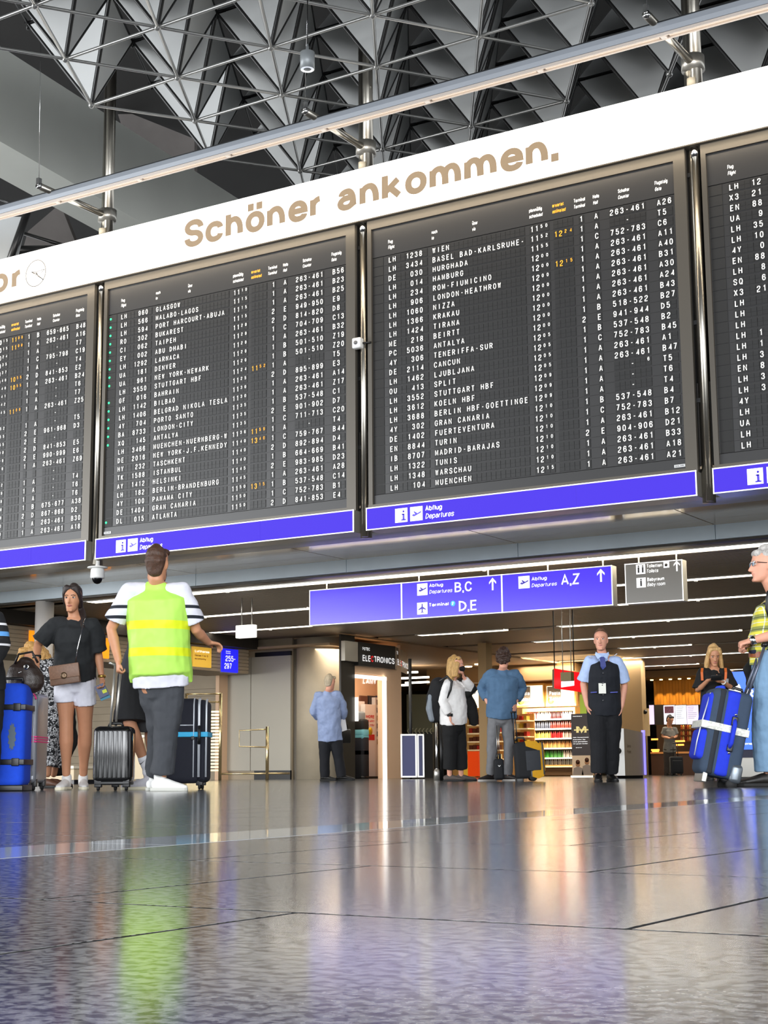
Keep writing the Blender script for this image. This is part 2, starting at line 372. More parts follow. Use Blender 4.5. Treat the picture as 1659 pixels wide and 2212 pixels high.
# slats: the ends stop along the line x = -18.8 from y = 28.7 on
M_SLAT = mat('brown_grey_slat', (.62, .56, .48), .5, .1)
b = MB(); y = 19.95; k = 0
STR = [20.49, 23.66, 26.5, 29.84, 33.05, 36.13, 39.4, 42.74, 45.85, 49.0, 52.2, 55.4]
while y < 60:
    if min(abs(y + .04 - s_) for s_ in STR) > .20:
        xa = SX0 if y < 28.7 else -18.8 + random.uniform(-.05, .05)
        b.box((xa, y, 3.2), (SX1, y + .075, 3.235))
    y += .105
b.build('slats', M_SLAT, ceiling, kind='stuff')
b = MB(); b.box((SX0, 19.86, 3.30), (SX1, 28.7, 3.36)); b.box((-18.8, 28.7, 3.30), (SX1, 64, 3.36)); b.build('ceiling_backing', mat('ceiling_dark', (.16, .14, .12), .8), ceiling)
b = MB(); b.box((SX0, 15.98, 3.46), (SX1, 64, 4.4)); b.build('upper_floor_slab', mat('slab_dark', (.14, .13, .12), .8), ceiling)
# diagonal-edged plaster ceiling over the shops
M_PLAST = mat('warm_plaster', (.70, .60, .48), .7, noise=.05, nscale=1)
b = MB(); b.box((-34, 28.72, 3.17), (-18.86, 64, 3.22)); b.build('plaster_ceiling', M_PLAST, ceiling)

# luminous strips in the slatted ceiling: each its own lamp; x-ranges as they burn in the photograph
M_STRIP = mat('light_strip', (1, .95, .86), .5, emit=7.5, ecol=(1, .955, .88))
def strip(y, x0, x1, lab, w=.26):
    t = thing('ceiling_light', ((x0 + x1) / 2, y, 3.2), lab, 'light', 'linear ceiling lights over the passage')
    bb = MB(); bb.box((x0, y - w / 2, 3.195), (x1, y + w / 2, 3.215)); bb.build('diffuser', M_STRIP, t)
    bb = MB(); bb.box((x0 - .02, y - w / 2 - .035, 3.19), (x1 + .02, y - w / 2 - .005, 3.23)); bb.box((x0 - .02, y + w / 2 + .005, 3.19), (x1 + .02, y + w / 2 + .035, 3.23)); bb.build('housing', M_ALU, t)
    bb = MB(); bb.smooth = True; bb.lathe(((x0 + x1) / 2, y, 3.15), [(.0, 0), (.03, .005), (.035, .03), (.03, .045)], 10); bb.build('sensor', M_WHITE, t)
def X_at(px, py, y): return atY(px, py, y)[0]
def strips():
    y1 = STR[0]
    # nearest row: three long runs
    strip(y1, X_at(195, 1290, y1), -12.75, 'nearest linear ceiling light, left length behind the person in the yellow vest')
    strip(y1, -12.72, -9.15, 'nearest linear ceiling light, middle length above the blue hanging sign', .30)
    strip(y1, -9.1, -2.5, 'nearest linear ceiling light, right length above the grey toilets sign', .32)
    spec = [(1, 235, 668, 'second linear ceiling light, left length ending at the blue sign'), (1, 1330, 1700, 'second linear ceiling light, right length behind the toilets sign'),
            (2, 455, 720, 'third linear ceiling light, short length at the lower left of the blue sign'), (2, 1335, 1700, 'third linear ceiling light, right length below the toilets sign'),
            (3, 905, 1092, 'fourth linear ceiling light, short length below the blue hanging sign'), (3, 1211, 1700, 'fourth linear ceiling light, long length above the man with the blue tie'),
            (4, 1155, 1600, 'fifth linear ceiling light, at the head of the man with the blue tie'),
            (5, 1340, 1490, 'sixth linear ceiling light, short length right of the man with the blue tie'),
            (6, 1350, 1640, 'seventh linear ceiling light, behind the head of the woman with the phone'),
            (7, 1362, 1505, 'eighth linear ceiling light, short length left of the woman with the phone'),
            (8, 1240, 1700, 'ninth linear ceiling light, farthest one seen'),]
    for k, a, c, lab in spec:
        y = STR[k]; py = 1400
        strip(y, X_at(a, py, y), X_at(c, py, y), lab, .22 if k < 4 else .2)
strips()

area('passage_fill', (-14, 26, 3.12), (10, .3), 170, (1, .92, .80))  # added fill just under the strips, lifts the passage
area('passage_fill_far', (-16, 39.4, 3.12), (8, .3), 220, (1, .90, .76))  # second added fill, for the deeper part of the passage
# ================================================================== walls that close the hall and the passage
M_WTAN = mat('tan_wall', (.68, .62, .53), .6, noise=.05, nscale=2)
b = MB(); b.box((-34, 66, 0), (10, 66.2, 4)); tag(b.build('wall_back', mat('far_wall', (.34, .30, .25), .7)), 'far end wall of the passage', kind='structure')
b = MB(); b.box((-34, 17.4, 4.4), (10, 17.6, 7.3)); tag(b.build('gallery_screen', mat('gallery_screen_dark', (.22, .22, .22), .7)), 'added dark screen across the open gallery behind the boards', kind='structure')  # dark sheet added to close the gallery opening against the bright background
b = MB(); b.box((-60, -25, 14.2), (40, 80, 14.4)); tag(b.build('ceiling_1', mat('roof_dark', (.16, .155, .15), .85, noise=.25, nscale=.4)), 'dark roof deck above the space frame', kind='structure')
# ================================================================== space frame roof
RF = empty('ceiling_2', (-13.4, 14.3, 8.94)); tag(RF, 'tubular space frame roof with grey inverted pyramid panels', kind='structure')
P0 = V(-13.42, 14.27, 8.955); LA = V(1.501, -.0286, -.0092); LB = V(-.7663, 1.2994, .0862); LN = V(.005, -.0633, .998)
DH = 1.19
def Lo(i, j): return P0 + i * LA + j * LB
def Up(i, j): return P0 + (i + 1 / 3) * LA + (j + 2 / 3) * LB + DH * LN
# lower edge of the roof: last node of each column
JMAX = {-6: -8, -5: -6, -4: -5, -3: -4, -2: -3, -1: -2, 0: 0, 1: 2, 2: 4, 3: 6, 4: 7}
def jm(i): return JMAX.get(i, 7 if i > 4 else -99)
JMIN = -9
nodes = [(i, j) for i in range(-6, 13) for j in range(JMIN, 8) if j <= jm(i)]
NS = set(nodes)
M_TUBE = mat('frame_tube', (.70, .70, .69), .28, .75)
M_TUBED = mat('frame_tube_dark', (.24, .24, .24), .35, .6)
M_PAN = mat('roof_panel', (.76, .77, .77), .5, .0, noise=.04, nscale=.8)
unit_tube = MB(); unit_tube.tube([(0, 0, 0), (0, 0, 1)], 1, 8)
ut = unit_tube.build('strut', M_TUBE, RF, local=True); first = [True]
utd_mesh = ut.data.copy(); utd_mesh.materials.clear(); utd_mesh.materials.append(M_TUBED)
def strut(a, b_, r, dark=False, name='strut'):
    if first[0]: o = ut; first[0] = False
    else:
        o = clone(ut, RF)
        if name != 'strut': o.name = name
    if dark: o.data = utd_mesh
    d = b_ - a; L_ = np.linalg.norm(d)
    q = Vector(d).to_track_quat('Z', 'Y')
    m = Matrix.Translation(Vector(a - V(wloc(RF)))) @ q.to_matrix().to_4x4() @ Matrix.Diagonal((r, r, L_, 1))
    o.matrix_local = m
    return o
def vis(p, m=120):
    c = (p - CP); z = c @ AF
    if z < 2: return False
    x = 829.5 + FPX * (c @ AR) / z; y = 1106 + FPX * (c @ AD) / z
    return -m < x < 1659 + m and -m * 2 < y < 760
far_mb = MB(); nodemesh = None; pm = None
cnt = 0
for (i, j) in nodes:
    a = Lo(i, j)
    for di, dj, r in ((1, 0, .021), (0, 1, .023), (1, 1, .021)):
        if i >= 5 and di: continue
        if (i + di, j + dj) in NS:
            c = Lo(i + di, j + dj)
            if vis(a) or vis(c) or vis((a + c) / 2): strut(a, c, r); cnt += 1
            else: far_mb.tube([a, c], r, 6)
    # edges of the inverted pyramid
    ups = [(i, j), (i, j - 1), (i - 1, j - 1)]
    U3 = [Up(*u) for u in ups]
    for c in U3:
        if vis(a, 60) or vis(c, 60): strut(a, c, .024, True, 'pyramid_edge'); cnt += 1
        else: far_mb.tube([a, c], .024, 6)
    for k in range(3):
        p, q = U3[k], U3[(k + 1) % 3]
        s_ = a + .02 * unit(p + q - 2 * a)
        cen = (a + p + q) / 3
        tri = [cen + (v - cen) * .93 for v in (a, p, q)]
        n = unit(np.cross(p - a, q - a)); 
        if vis(a, 100) or vis(p, 60) or vis(q, 60):
            bb = MB(); bb.prism(tri, n * .012); bb.build('panel', M_PAN, RF)
        else:
            far_mb.prism(tri, n * .012)
    if vis(a, 30):
        if nodemesh is None:
            bb = MB(); bb.ball((0, 0, 0), .048, 8); nodemesh = bb.build('node', M_TUBE, RF, local=True); o = nodemesh
        else: o = clone(nodemesh, RF)
        o.location = tuple(a - V(wloc(RF)))
far_mb.build('frame_out_of_view', M_TUBED, RF, kind='stuff')
# upper chords, dark
US = set()
for (i, j) in nodes: US.update([(i, j), (i, j - 1), (i - 1, j - 1)])
ub = MB(); brk = None
for (i, j) in US:
    for di, dj in ((1, 0), (0, 1), (1, 1)):
        if (i + di, j + dj) in US:
            a, c = Up(i, j), Up(i + di, j + dj)
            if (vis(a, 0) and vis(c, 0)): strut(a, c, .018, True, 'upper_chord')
            else: ub.tube([a, c], .018, 6)
ub.build('upper_chords_out_of_view', M_TUBED, RF, kind='stuff')
# fins standing on the upper nodes: they give the tall grey blades
ubb = MB()
for (i, j) in US:
    a = Up(i, j)
    if vis(a, 0):
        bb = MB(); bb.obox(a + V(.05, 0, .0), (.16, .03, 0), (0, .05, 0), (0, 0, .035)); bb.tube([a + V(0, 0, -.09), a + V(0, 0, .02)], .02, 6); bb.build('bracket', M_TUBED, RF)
# upper closing pyramids: panels from the upper nodes to a point above
for (i, j) in nodes:
    ups = [Up(i, j), Up(i, j - 1), Up(i - 1, j - 1)]
    top = Lo(i, j) + LN * (DH + 1.0)
    for k in (0, 1, 2):
        p, q = ups[k], ups[(k + 1) % 3]; cen = (top + p + q) / 3
        if vis(p, 60) or vis(q, 60):
            bb = MB(); bb.prism([cen + (v - cen) * .96 for v in (top, p, q)], (0, 0, .012)); bb.build('upper_panel', M_PAN, RF)

# ------------------------------------------------------------------ concrete beams running into the hall at the left
M_CONC = mat('painted_concrete', (.90, .91, .88), .8, noise=.05, nscale=.6)
bd = unit(ray(2980, 2010))
def beam(n, px_lo, px_mid, px_up, D, lab):
    """lower far edge, lower near edge and upper edge of the beam, as points in the photograph"""
    a = at(*px_mid, D)
    side = unit(np.cross(bd, [0, 0, 1])); upv = np.cross(side, bd)
    def on(plane_n, px):
        r = ray(*px); t = ((a - CP) @ plane_n) / (r @ plane_n); return CP + r * t
    c = on(upv, px_lo); hgt = on(side, px_up)
    wv = side * ((c - a) @ side); hv = upv * ((hgt - a) @ upv)
    a0 = a - bd * 16; L_ = bd * 44
    bb = MB(); bb.hexa([a0, a0 + wv, a0 + wv + hv, a0 + hv, a0 + L_, a0 + L_ + wv, a0 + L_ + wv + hv, a0 + L_ + hv])
    o = bb.build(n, M_CONC); bm = bmesh.new(); bm.from_mesh(o.data); bmesh.ops.recalc_face_normals(bm, faces=bm.faces); bm.to_mesh(o.data); bm.free()
    tag(o, lab, kind='structure')
    return a, wv, hv
beam('trim_2', (110, 444), (160, 397), (160, 202), 25, 'massive grey concrete beam at the upper left')
# darker beams and a pale slanted panel below it, seen between beam and header
bb = MB()
a = at(0, 520, 30); 
bb.prism([at(-60, 470, 24), at(52, 468, 24), at(10, 640, 24), at(-60, 640, 24)], (0, .08, 0)); o = bb.build('trim_3', M_PAN); tag(o, 'pale slanted roof panel at the left edge', kind='structure')
bb = MB(); bb.tube([at(60, 455, 23.9), at(8, 600, 23.9)], .06, 8); bb.tube([at(0, 430, 24.2), at(45, 447, 24.2)], .025, 6); bb.tube([at(48, 503, 24.2), at(150, 534, 24.2)], .03, 6); bb.tube([at(30, 540, 24.3), at(160, 538, 24.3)], .07, 8)
o = bb.build('trim_4', M_TUBED); tag(o, 'dark tubes beside the slanted roof panel', kind='structure')
bb = MB(); bb.prism([at(60, 500, 31), at(130, 440, 31), at(175, 555, 31), at(35, 590, 31)], (0, .1, 0)); bb.prism([at(250, 232, 33), at(420, 300, 33), at(420, 380, 33), at(262, 270, 33)], (0, .1, 0)); o = bb.build('trim_5', mat('roof_brown_grey', (.40, .38, .37), .7, noise=.2, nscale=1)); tag(o, 'dim grey roof soffits behind the concrete beam', kind='structure')
# ================================================================== departure boards
YB = 15.94
POSTX = [-19.19, -14.69, -10.19, -5.69, -1.19]
M_BRD = mat('board_grey', (.19, .188, .19), .38, .2)
M_BRDF = mat('board_frame', (.33, .31, .28), .38, .3)
M_CELL = mat('flap_black', (.075, .075, .078), .45)
M_CELLE = mat('flap_slot', (.06, .055, .05), .6)
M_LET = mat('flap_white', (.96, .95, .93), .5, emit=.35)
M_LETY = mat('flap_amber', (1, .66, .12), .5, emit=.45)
M_LAMP = mat('green_lamp', (.2, .95, .55), .4, emit=1.6)
M_BLUE = mat('sign_blue_lit', (.10, .05, .50), .6, emit=.70, ecol=(.36, .27, .93), spec=.15)
M_SIGNW = mat('sign_white_lit', (.97, .97, .97), .4, emit=.75)
M_SIGNB = mat('sign_blue_print', (.26, .2, .75), .4, emit=.3)
PIT = .0650
COLS = dict(code=.385, num=.645, name=1.035, time=2.400, est=2.715, term=3.05, hall=3.243, cnt=3.440, gate=4.028)
NC = dict(code=4, num=5, name=20, time=4, est=4, term=1, hall=1, cnt=7, gate=3)
B3 = """LH|1238|WIEN|1150||1|A|263-461|A26
LH|3434|BASEL BAD-KARLSRUHE-|1152|1224|1|A|   -   |T5
DE| 030|HURGHADA|1155||1|C|752-783|C6
LH| 014|HAMBURG|1200||1|A|263-461|A11
LH| 234|ROM-FIUMICINO|1200|1215|1|A|263-461|A40
LH| 906|LONDON-HEATHROW|1200||1|A|263-461|B31
LH|1060|NIZZA|1200||1|A|263-461|A30
LH|1366|KRAKAU|1200||1|A|263-461|A24
LH|1424|TIRANA|1200||1|A|263-461|B43
ME| 218|BEIRTT|1200||1|B|518-522|B27
PC|5036|ANTALYA|1200||2|E|941-944|D5
4Y| 306|TENERIFFA-SUR|1205||1|B|537-548|B2
DE|2114|CANCUN|1205||1|C|752-783|B45
LH|1462|LJUBLJANA|1205||1|A|263-461|A1
OU| 413|SPLIT|1205||1|A|263-461|B47
LH|3552|STUTTGART HBF|1209||1|A|   -  6|T5
LH|3612|KOELN HBF|1209||1|A|   -   |T6
LH|3688|BERLIN HBF-GOETTINGE|1209||1|A|   -   |T4
4Y| 302|GRAN CANARIA|1210||1|B|537-548|B4
DE|1402|FUERTEVENTURA|1210||1|C|752-783|B7
EN|8844|TURIN|1210||1|A|263-461|B12
IB|8707|MADRID-BARAJAS|1210||2|E|904-906|D21
LH|1322|TUNIS|1210||1|A|263-461|B33
LH|1348|WARSCHAU|1210||1|A|263-461|A18
LH| 104|MUENCHEN|1215||1|A|263-461|A21"""
B2 = """LH| 960|GLASGOW|1110||1|A|263-461|B56
LH| 566|MALABO-LAGOS|1115||1|A|263-461|B23
LH| 594|PORT HARCOURT-ABUJA|1115||1|A|263-461|B25
RO| 302|BUKAREST|1115||2|E|949-950|E9
CI| 062|TAIPEH|1120||2|D|814-820|D8
EY| 002|ABU DHABI|1120||1|C|704-709|C13
LH|1292|LARNACA|1120||1|A|263-461|B32
UA| 181|DENVER|1120||1|B|501-510|Z19
UA| 961|NEW YORK-NEWARK|1120||1|B|501-510|Z20
LH|3550|STUTTGART HBF|1124|1152|1|A|   -   |T5
GF| 016|BAHRAIN|1125||2|D|895-899|E3
LH|1142|BILBAO|1130||1|A|263-461|A14
LH|1406|BELGRAD NIKOLA TESLA|1130||1|A|263-461|Z17
4Y| 704|PORTO SANTO|1135||1|B|537-548|C1
BA|8733|LONDON-CITY|1135||2|E|901-902|D7
XQ| 145|ANTALYA|1135||1|C|711-713|C20
LH|3466|MUENCHEN-NUERNBERG-W|1136|1159|1|A|   -   |T4
DE|2016|NEW YORK-J.F.KENNEDY|1140|1340|1|C|759-767|B44
HY| 232|TASCHKENT|1140||2|D|892-894|D4
TK|1588|ISTANBUL|1140||1|B|664-669|B41
AY|1412|HELSINKI|1145||2|E|983-985|D23
LH| 182|BERLIN-BRANDENBURG|1145||1|A|263-461|A28
4Y| 100|PANAMA CITY|1150|1315|1|B|537-548|C14
DE|1404|GRAN CANARIA|1150||1|C|752-783|B1
DL| 015|ATLANTA|1150||2|D|841-853|E4"""
B1 = """|||1015|1100|1|B|659-665|B48
|||1015|1100|1|A|263-461|A16
|||1024||1|A|   -   |T7
|||1035||1|C|795-798|C19
|||1037||1|A|   -   |T4
|||1040|1055|2|D|841-853|E2
|||1040|1055|1|A|263-461|B24
|||1041||1|A|   -   |T6
|||1042||1|A|   -   |T7
|||1045|1100|1|A|263-461|Z25
|||||||   -   |
|||1052||1|A|   -   |T5
|||1055||2|E|961-968|D3
|||1055||2|E|   -   |
|||1100||2|D|841-853|E5
|||1100||2|E|990-999|E6
|||1100||1|A|263-461|Z69
|||||||   -   |
|||1102||1|A|   -   |T4
|||1109||1|A|   -   |T6
|||1109||1|A|   -   |T6
|||1110||1|B|675-677|A38
|||1110||2|D|867-868|D2
|||1110||1|A|263-461|B30
|||1110||1|A|263-461|A18"""
B4 = "\n".join(a + "|" + n + "|||||||" for a, n in zip("LH X3 EN UA LH LH 4Y EN LH SQ X3 LH LH LH LH LH LH EN LH LH 4Y LH UA LH LH".split(),
     ["12  ", "21  ", "88  ", " 9  ", "35  ", "10  ", " 0  ", "88  ", " 8  ", " 6  ", "21  ", "    ", "    ", "    ", "1   ", "1   ", "3   ", "8   ", "3   ", "3   ", "    ", "    ", "    ", "    ", "    "]))
RZ0, RP = 6.580, .12345
def glyph_cell(mb, ch, x, z, w=.043, h=.074, y=0):
    if ch == ' ': return
    v, f = glyphs(ch, .15, .75, 0, 1, 3)
    wd = v[:, 0].max() - v[:, 0].min(); k = min(w / wd, h) if ch not in 'MW' else w / wd
    cx_ = (v[:, 0].max() + v[:, 0].min()) / 2
    P = np.stack([x + PIT / 2 + (v[:, 0] - cx_) * k, y - .003 - v[:, 2] * .001, z - h / 2 + v[:, 1] * h], 1)
    mb.add(P, f)
YF = YB - .02
def board(idx, data, lab, green=()):
    X = POSTX[idx]
    t = thing('departure_board', (X + 2.24, YB, 3.39), lab, 'departure board')
    b = MB(); b.box((X + .09, YB, 3.38), (X + 4.40, YB + .55, 7.15)); b.build('casing', mat('board_case', (.14, .14, .14), .5, .3), t)
    b = MB()
    x0, x1, z0, z1 = X + .09, X + 4.40, 3.38, 7.15; a0, a1, c0, c1 = X + .15, X + 4.26, 3.43, 7.03; yy = YB - .05
    b.box((x0, yy, c1), (x1, YB, z1)); b.box((x0, yy, z0), (x1, YB, c0)); b.box((x0, yy, c0), (a0, YB, c1)); b.box((a1, yy, c0), (x1, YB, c1))
    b.build('frame', M_BRDF, t)
    b = MB(); b.box((a0, YF, RZ0 + .07), (a1, YB, c1)); b.build('face_panel', M_BRD, t); b = MB(); b.box((a0, YF, c0), (a1, YB, RZ0 - 24 * RP - .07)); b.build('face_panel', M_BRD, t)
    hd = MB(); hy = MB()
    for x, z, s1, s2, mb in ((.39, 6.80, 'Flug', 'Flight', hd), (1.035, 6.80, 'nach', 'to', hd), (1.615, 6.80, 'über', 'via', hd), (2.40, 6.80, 'planmäßig', 'scheduled', hd), (2.71, 6.80, 'erwartet', 'estimated', hy), (2.995, 6.80, 'Terminal', 'Terminal', hd), (3.24, 6.80, 'Halle', 'Hall', hd), (3.56, 6.80, 'Schalter', 'Counter', hd), (4.018, 6.80, 'Flugsteig', 'Gate', hd)):
        n = max(len(s1), len(s2))
        for s_, zz, sh in ((s1, z, 0), (s2, z - .075, .25)):
            mb.text(s_, (X + x, YF, zz), .050, wt=.2, shear=sh, xs=.52, depth=.001, res=2)
    hd.build('column_heading', M_LET, t, kind='stuff', label='white column headings above the rows'); hy.build('column_heading', M_LETY, t, kind='stuff', label='amber heading of the estimated time column')
    rows = data.split('\n')
    for r, line in enumerate(rows):
        z = RZ0 - r * RP
        fl = dict(zip(('code', 'num', 'name', 'time', 'est', 'term', 'hall', 'cnt', 'gate'), line.split('|')))
        b = MB(); b.box((a0, YF + .004, z - RP / 2 + .001), (a1, YB, z + RP / 2 - .001))
        b.cur = 2; b.box((X + .162, YF - .001, z - RP / 2 + .004), (X + .314, YF + .006, z + RP / 2 - .004))
        for key, x in COLS.items():
            n = NC[key]
            b.cur = 2; b.box((X + x - .001, YF + .001, z - .051), (X + x + n * PIT + .001, YF + .006, z + .051)); b.cur = 1
            for k in range(n):
                xx = X + x + k * PIT
                b.box((xx + .004, YF - .002, z + .001), (xx + PIT - .004, YF + .005, z + .047)); b.box((xx + .004, YF - .001, z - .047), (xx + PIT - .004, YF + .005, z - .001))
        row = b.build('flap_row', [M_BRD, M_CELL, M_CELLE], t)
        wl = MB(); yl = MB(); yy = YF - .002
        for key, mb in (('code', wl), ('num', wl), ('name', wl), ('term', wl), ('hall', wl), ('cnt', wl), ('gate', wl)):
            for k, ch in enumerate(fl.get(key, '')):
                if ch == '6' and key == 'cnt' and fl['cnt'] == '   -  6': glyph_cell(mb, ch, X + COLS[key] + k * PIT, z + .025, .03, .045, yy)
                else: glyph_cell(mb, ch, X + COLS[key] + k * PIT, z, y=yy)
        for key, mb in (('time', wl), ('est', yl)):
            for k, ch in enumerate(fl.get(key, '')):
                if k < 2: glyph_cell(mb, ch, X + COLS[key] + k * PIT, z, y=yy)
                else: glyph_cell(mb, ch, X + COLS[key] + k * PIT, z + .017, .030, .045, yy)
        for mb, nm, m_ in ((wl, 'lettering', M_LET), (yl, 'delay_lettering', M_LETY)):
            if mb.v:
                ob = mb.build(nm, m_, t, kind='stuff'); ob.parent = row
        if r + 1 in green:
            lb = MB(); lb.lathe((X + .20, YF - .006, z), [(.0, 0), (.016, .001), (.018, .006)], 10, axis=1); ob = lb.build('signal_lamp', M_LAMP, t); ob.parent = row
    return t
tb = board(0, B1, 'departure board at the left edge, cut off, showing only counters and gates')
b = MB()
board(1, B2, 'black split flap departure board with green lamps, flights from Glasgow to Atlanta', set(range(1, 10)) | set(range(11, 17)) | {25})
board(2, B3, 'black split flap departure board, flights from Wien to Muenchen')
board(3, B4, 'departure board at the right edge, cut off after its flight codes')
for X, side in ((POSTX[1] + .17, 0), (POSTX[2] + 4.12, 1)):
    b = MB(); b.box((X, YF - .008, 3.455), (X + .13, YF - .001, 3.487)); o = b.build('maker_plate', mat('plate_white', (.8, .8, .8), .5)); tag(o, 'small white maker plate at the bottom ' + ('left of the Glasgow board' if side == 0 else 'right of the Wien board'), 'plate')
    b2 = MB(); b2.text('SOLARI', (X + .012, YF - .008, 3.463), .016, fit=.10, depth=.001); ob = b2.build('lettering', M_BLACK); ob.parent = o

# ------------------------------------------------------------------ blue illuminated strips below the boards
def plane_icon(mb_w, mb_b, x, z, s, yy, U=(1, 0, 0), take=True):
    U = V(U); N = V(np.cross(U, [0, 0, 1])); o = V(x, yy, z)
    def P(a, c, d=0): return o + U * a * s + V(0, 0, c * s) + N * d
    mb_w.prism([P(0, 0, .001), P(1, 0, .001), P(1, 1, .001), P(0, 1, .001)], N * .004)
    if take: poly = [(.12, .42), (.17, .42), (.26, .50), (.42, .46), (.28, .66), (.36, .68), (.60, .52), (.80, .62), (.90, .63), (.92, .59), (.84, .53), (.36, .33), (.26, .33)]
    else: poly = [(.5, .93), (.55, .86), (.56, .64), (.88, .42), (.88, .36), (.56, .46), (.545, .24), (.64, .16), (.64, .12), (.5, .16), (.36, .12), (.36, .16), (.455, .24), (.44, .46), (.12, .36), (.12, .42), (.44, .64), (.45, .86)]
    mb_b.prism([P(a, c, .0055) for a, c in poly], N * .002)
def bluestrip(idx, lab, icons=None, seams=()):
    X = POSTX[idx]; t = thing('departures_sign', (X + 2.24, YB, 3.12), lab, 'sign')
    z0, z1 = 3.10, 3.385; x0, x1 = X + .085, X + 4.40
    b = MB(); b.box((x0, YB - .10, z0), (x1, YB + .22, z1)); b.build('casing', M_ALU, t, bevel=.006, seg=1)
    xs = [x0 + .012] + [X + q for q in seams] + [x1 - .012]
    for q in range(len(xs) - 1):
        b = MB(); b.box((xs[q] + .0015, YB - .106, z0 + .014), (xs[q + 1] - .0015, YB - .099, z1 - .014)); b.build('lit_panel', M_BLUE, t)
    b = MB(); yy = YB - .108
    for a in (z0, z1 - .012): b.box((x0, yy, a), (x1, yy + .01, a + .012))
    for a in (x0, x1 - .012): b.box((a, yy, z0), (a + .012, yy + .01, z1))
    b.build('edge_trim', M_SIGNW, t)
    if icons:
        xi = X + icons; wb = MB(); bb = MB(); s = .175; zz = 3.155; yy = YB - .107
        wb.prism([(xi, yy, zz), (xi + s, yy, zz), (xi + s, yy, zz + s), (xi, yy, zz + s)], (0, -.004, 0))
        bb.box((xi + .088, yy - .007, zz + .02), (xi + .155, yy - .005, zz + .037)); bb.box((xi + .108, yy - .007, zz + .03), (xi + .135, yy - .005, zz + .105)); bb.box((xi + .095, yy - .007, zz + .09), (xi + .13, yy - .005, zz + .105)); bb.lathe((xi + .121, yy - .007, zz + .133), [(.014, 0), (.014, .002)], 10, axis=1)
        plane_icon(wb, bb, xi + .216, zz, s, yy)
        wb.build('pictogram_tile', M_SIGNW, t); bb.build('pictogram', M_SIGNB, t)
        tx = MB(); tx.text('Abflug', (xi + .43, yy, 3.262), .068, wt=.2, fit=.235, depth=.002); tx.text('Departures', (xi + .43, yy, 3.165), .068, wt=.14, shear=.22, fit=.40, depth=.002); tx.build('lettering', M_SIGNW, t, kind='stuff')
bluestrip(0, 'plain blue lit strip sign under the left edge board', None, (3.35,))
bluestrip(1, 'blue lit strip sign reading Abflug under the Glasgow board', .475, (2.95,))
bluestrip(2, 'blue lit strip sign reading Abflug under the Wien board', .515, (2.95,))
bluestrip(3, 'blue lit strip sign at the right edge beyond the last post', .475, (2.95,))

# ------------------------------------------------------------------ white header
M_HEAD = mat('header_white_lit', (.97, .97, .96), .35, emit=1.15, ecol=(1, .995, .98))
M_HTXT = mat('header_tan_print', (.52, .445, .35), .5)
t = thing('header_sign', (-10.2, YB, 7.16), 'long white illuminated header reading Schöner ankommen above the boards', 'sign')
for k in range(-3, 3):
    b = MB(); x = -10.2 + k * 4.5; b.box((x, YB - .10, 7.165), (x + 4.498, YB - .09, 7.872)); b.build('lit_panel', M_HEAD, t)
b = MB(); b.box((-23.7, YB - .09, 7.165), (3.3, YB + .2, 7.872)); b.box((-23.7, YB - .105, 7.15), (3.3, YB + .2, 7.165)); b.build('casing', M_BRDF, t)
v_, _f = glyphs('Schöner ankommen.', .235, 1, 0, 1, 3); kx = 5.75 / (v_[:, 0].max() - v_[:, 0].min()); xo = v_[:, 0].min(); pre = ''
for ch in 'Schöner ankommen.':
    if ch != ' ':
        va, _f = glyphs(pre + ch, .235, 1, 0, 1, 3); vb, _f = glyphs(ch, .235, 1, 0, 1, 3)
        b = MB(); b.text(ch, (-13.09 + (va[:, 0].max() - xo) * kx, YB - .10, 7.335), .415, xs=kx / .415, wt=.235, depth=.003, align='R', res=7); b.build('letter', M_HTXT, t)
    pre += ch
for ch, x_ in (('r', -16.25), ('o', -16.50)): b = MB(); b.text(ch, (x_, YB - .10, 7.335), .415, xs=1.02, wt=.235, depth=.003, align='R', res=7); b.build('letter', M_HTXT, t)
b = MB(); cx_, cz_, R_ = -15.93, 7.513, .208
n = 48
for k in range(n):
    a0, a1 = 2 * PI * k / n, 2 * PI * (k + 1) / n
    b.prism([(cx_ + r * math.cos(a), YB - .101, cz_ + r * math.sin(a)) for r, a in ((R_, a0), (R_, a1), (R_ - .012, a1), (R_ - .012, a0))], (0, -.003, 0))
def stroke(mb, pts, w, y):
    for p, q in zip(pts[:-1], pts[1:]):
        p, q = V(p[0], 0, p[1]), V(q[0], 0, q[1]); d = unit(q - p); nn = V(-d[2], 0, d[0]) * w / 2
        mb.prism([p + nn + V(0, y, 0), q + nn + V(0, y, 0), q - nn + V(0, y, 0), p - nn + V(0, y, 0)], (0, -.003, 0))
def em(px_, py_): p = atY(px_ / 6.38, 540 + py_ / 6.38, YB - .1); return (p[0], p[2])
stroke(b, [em(435, 305), em(500, 330), em(600, 412)], .012, YB - .101); stroke(b, [em(435, 305), em(500, 350), em(595, 405)], .008, YB - .101)
stroke(b, [em(435, 305), em(492, 303), em(520, 350), em(503, 300), em(615, 265), em(545, 340)], .008, YB - .101)
b.build('crane_emblem', mat('emblem_line', (.42, .39, .36), .5), t)

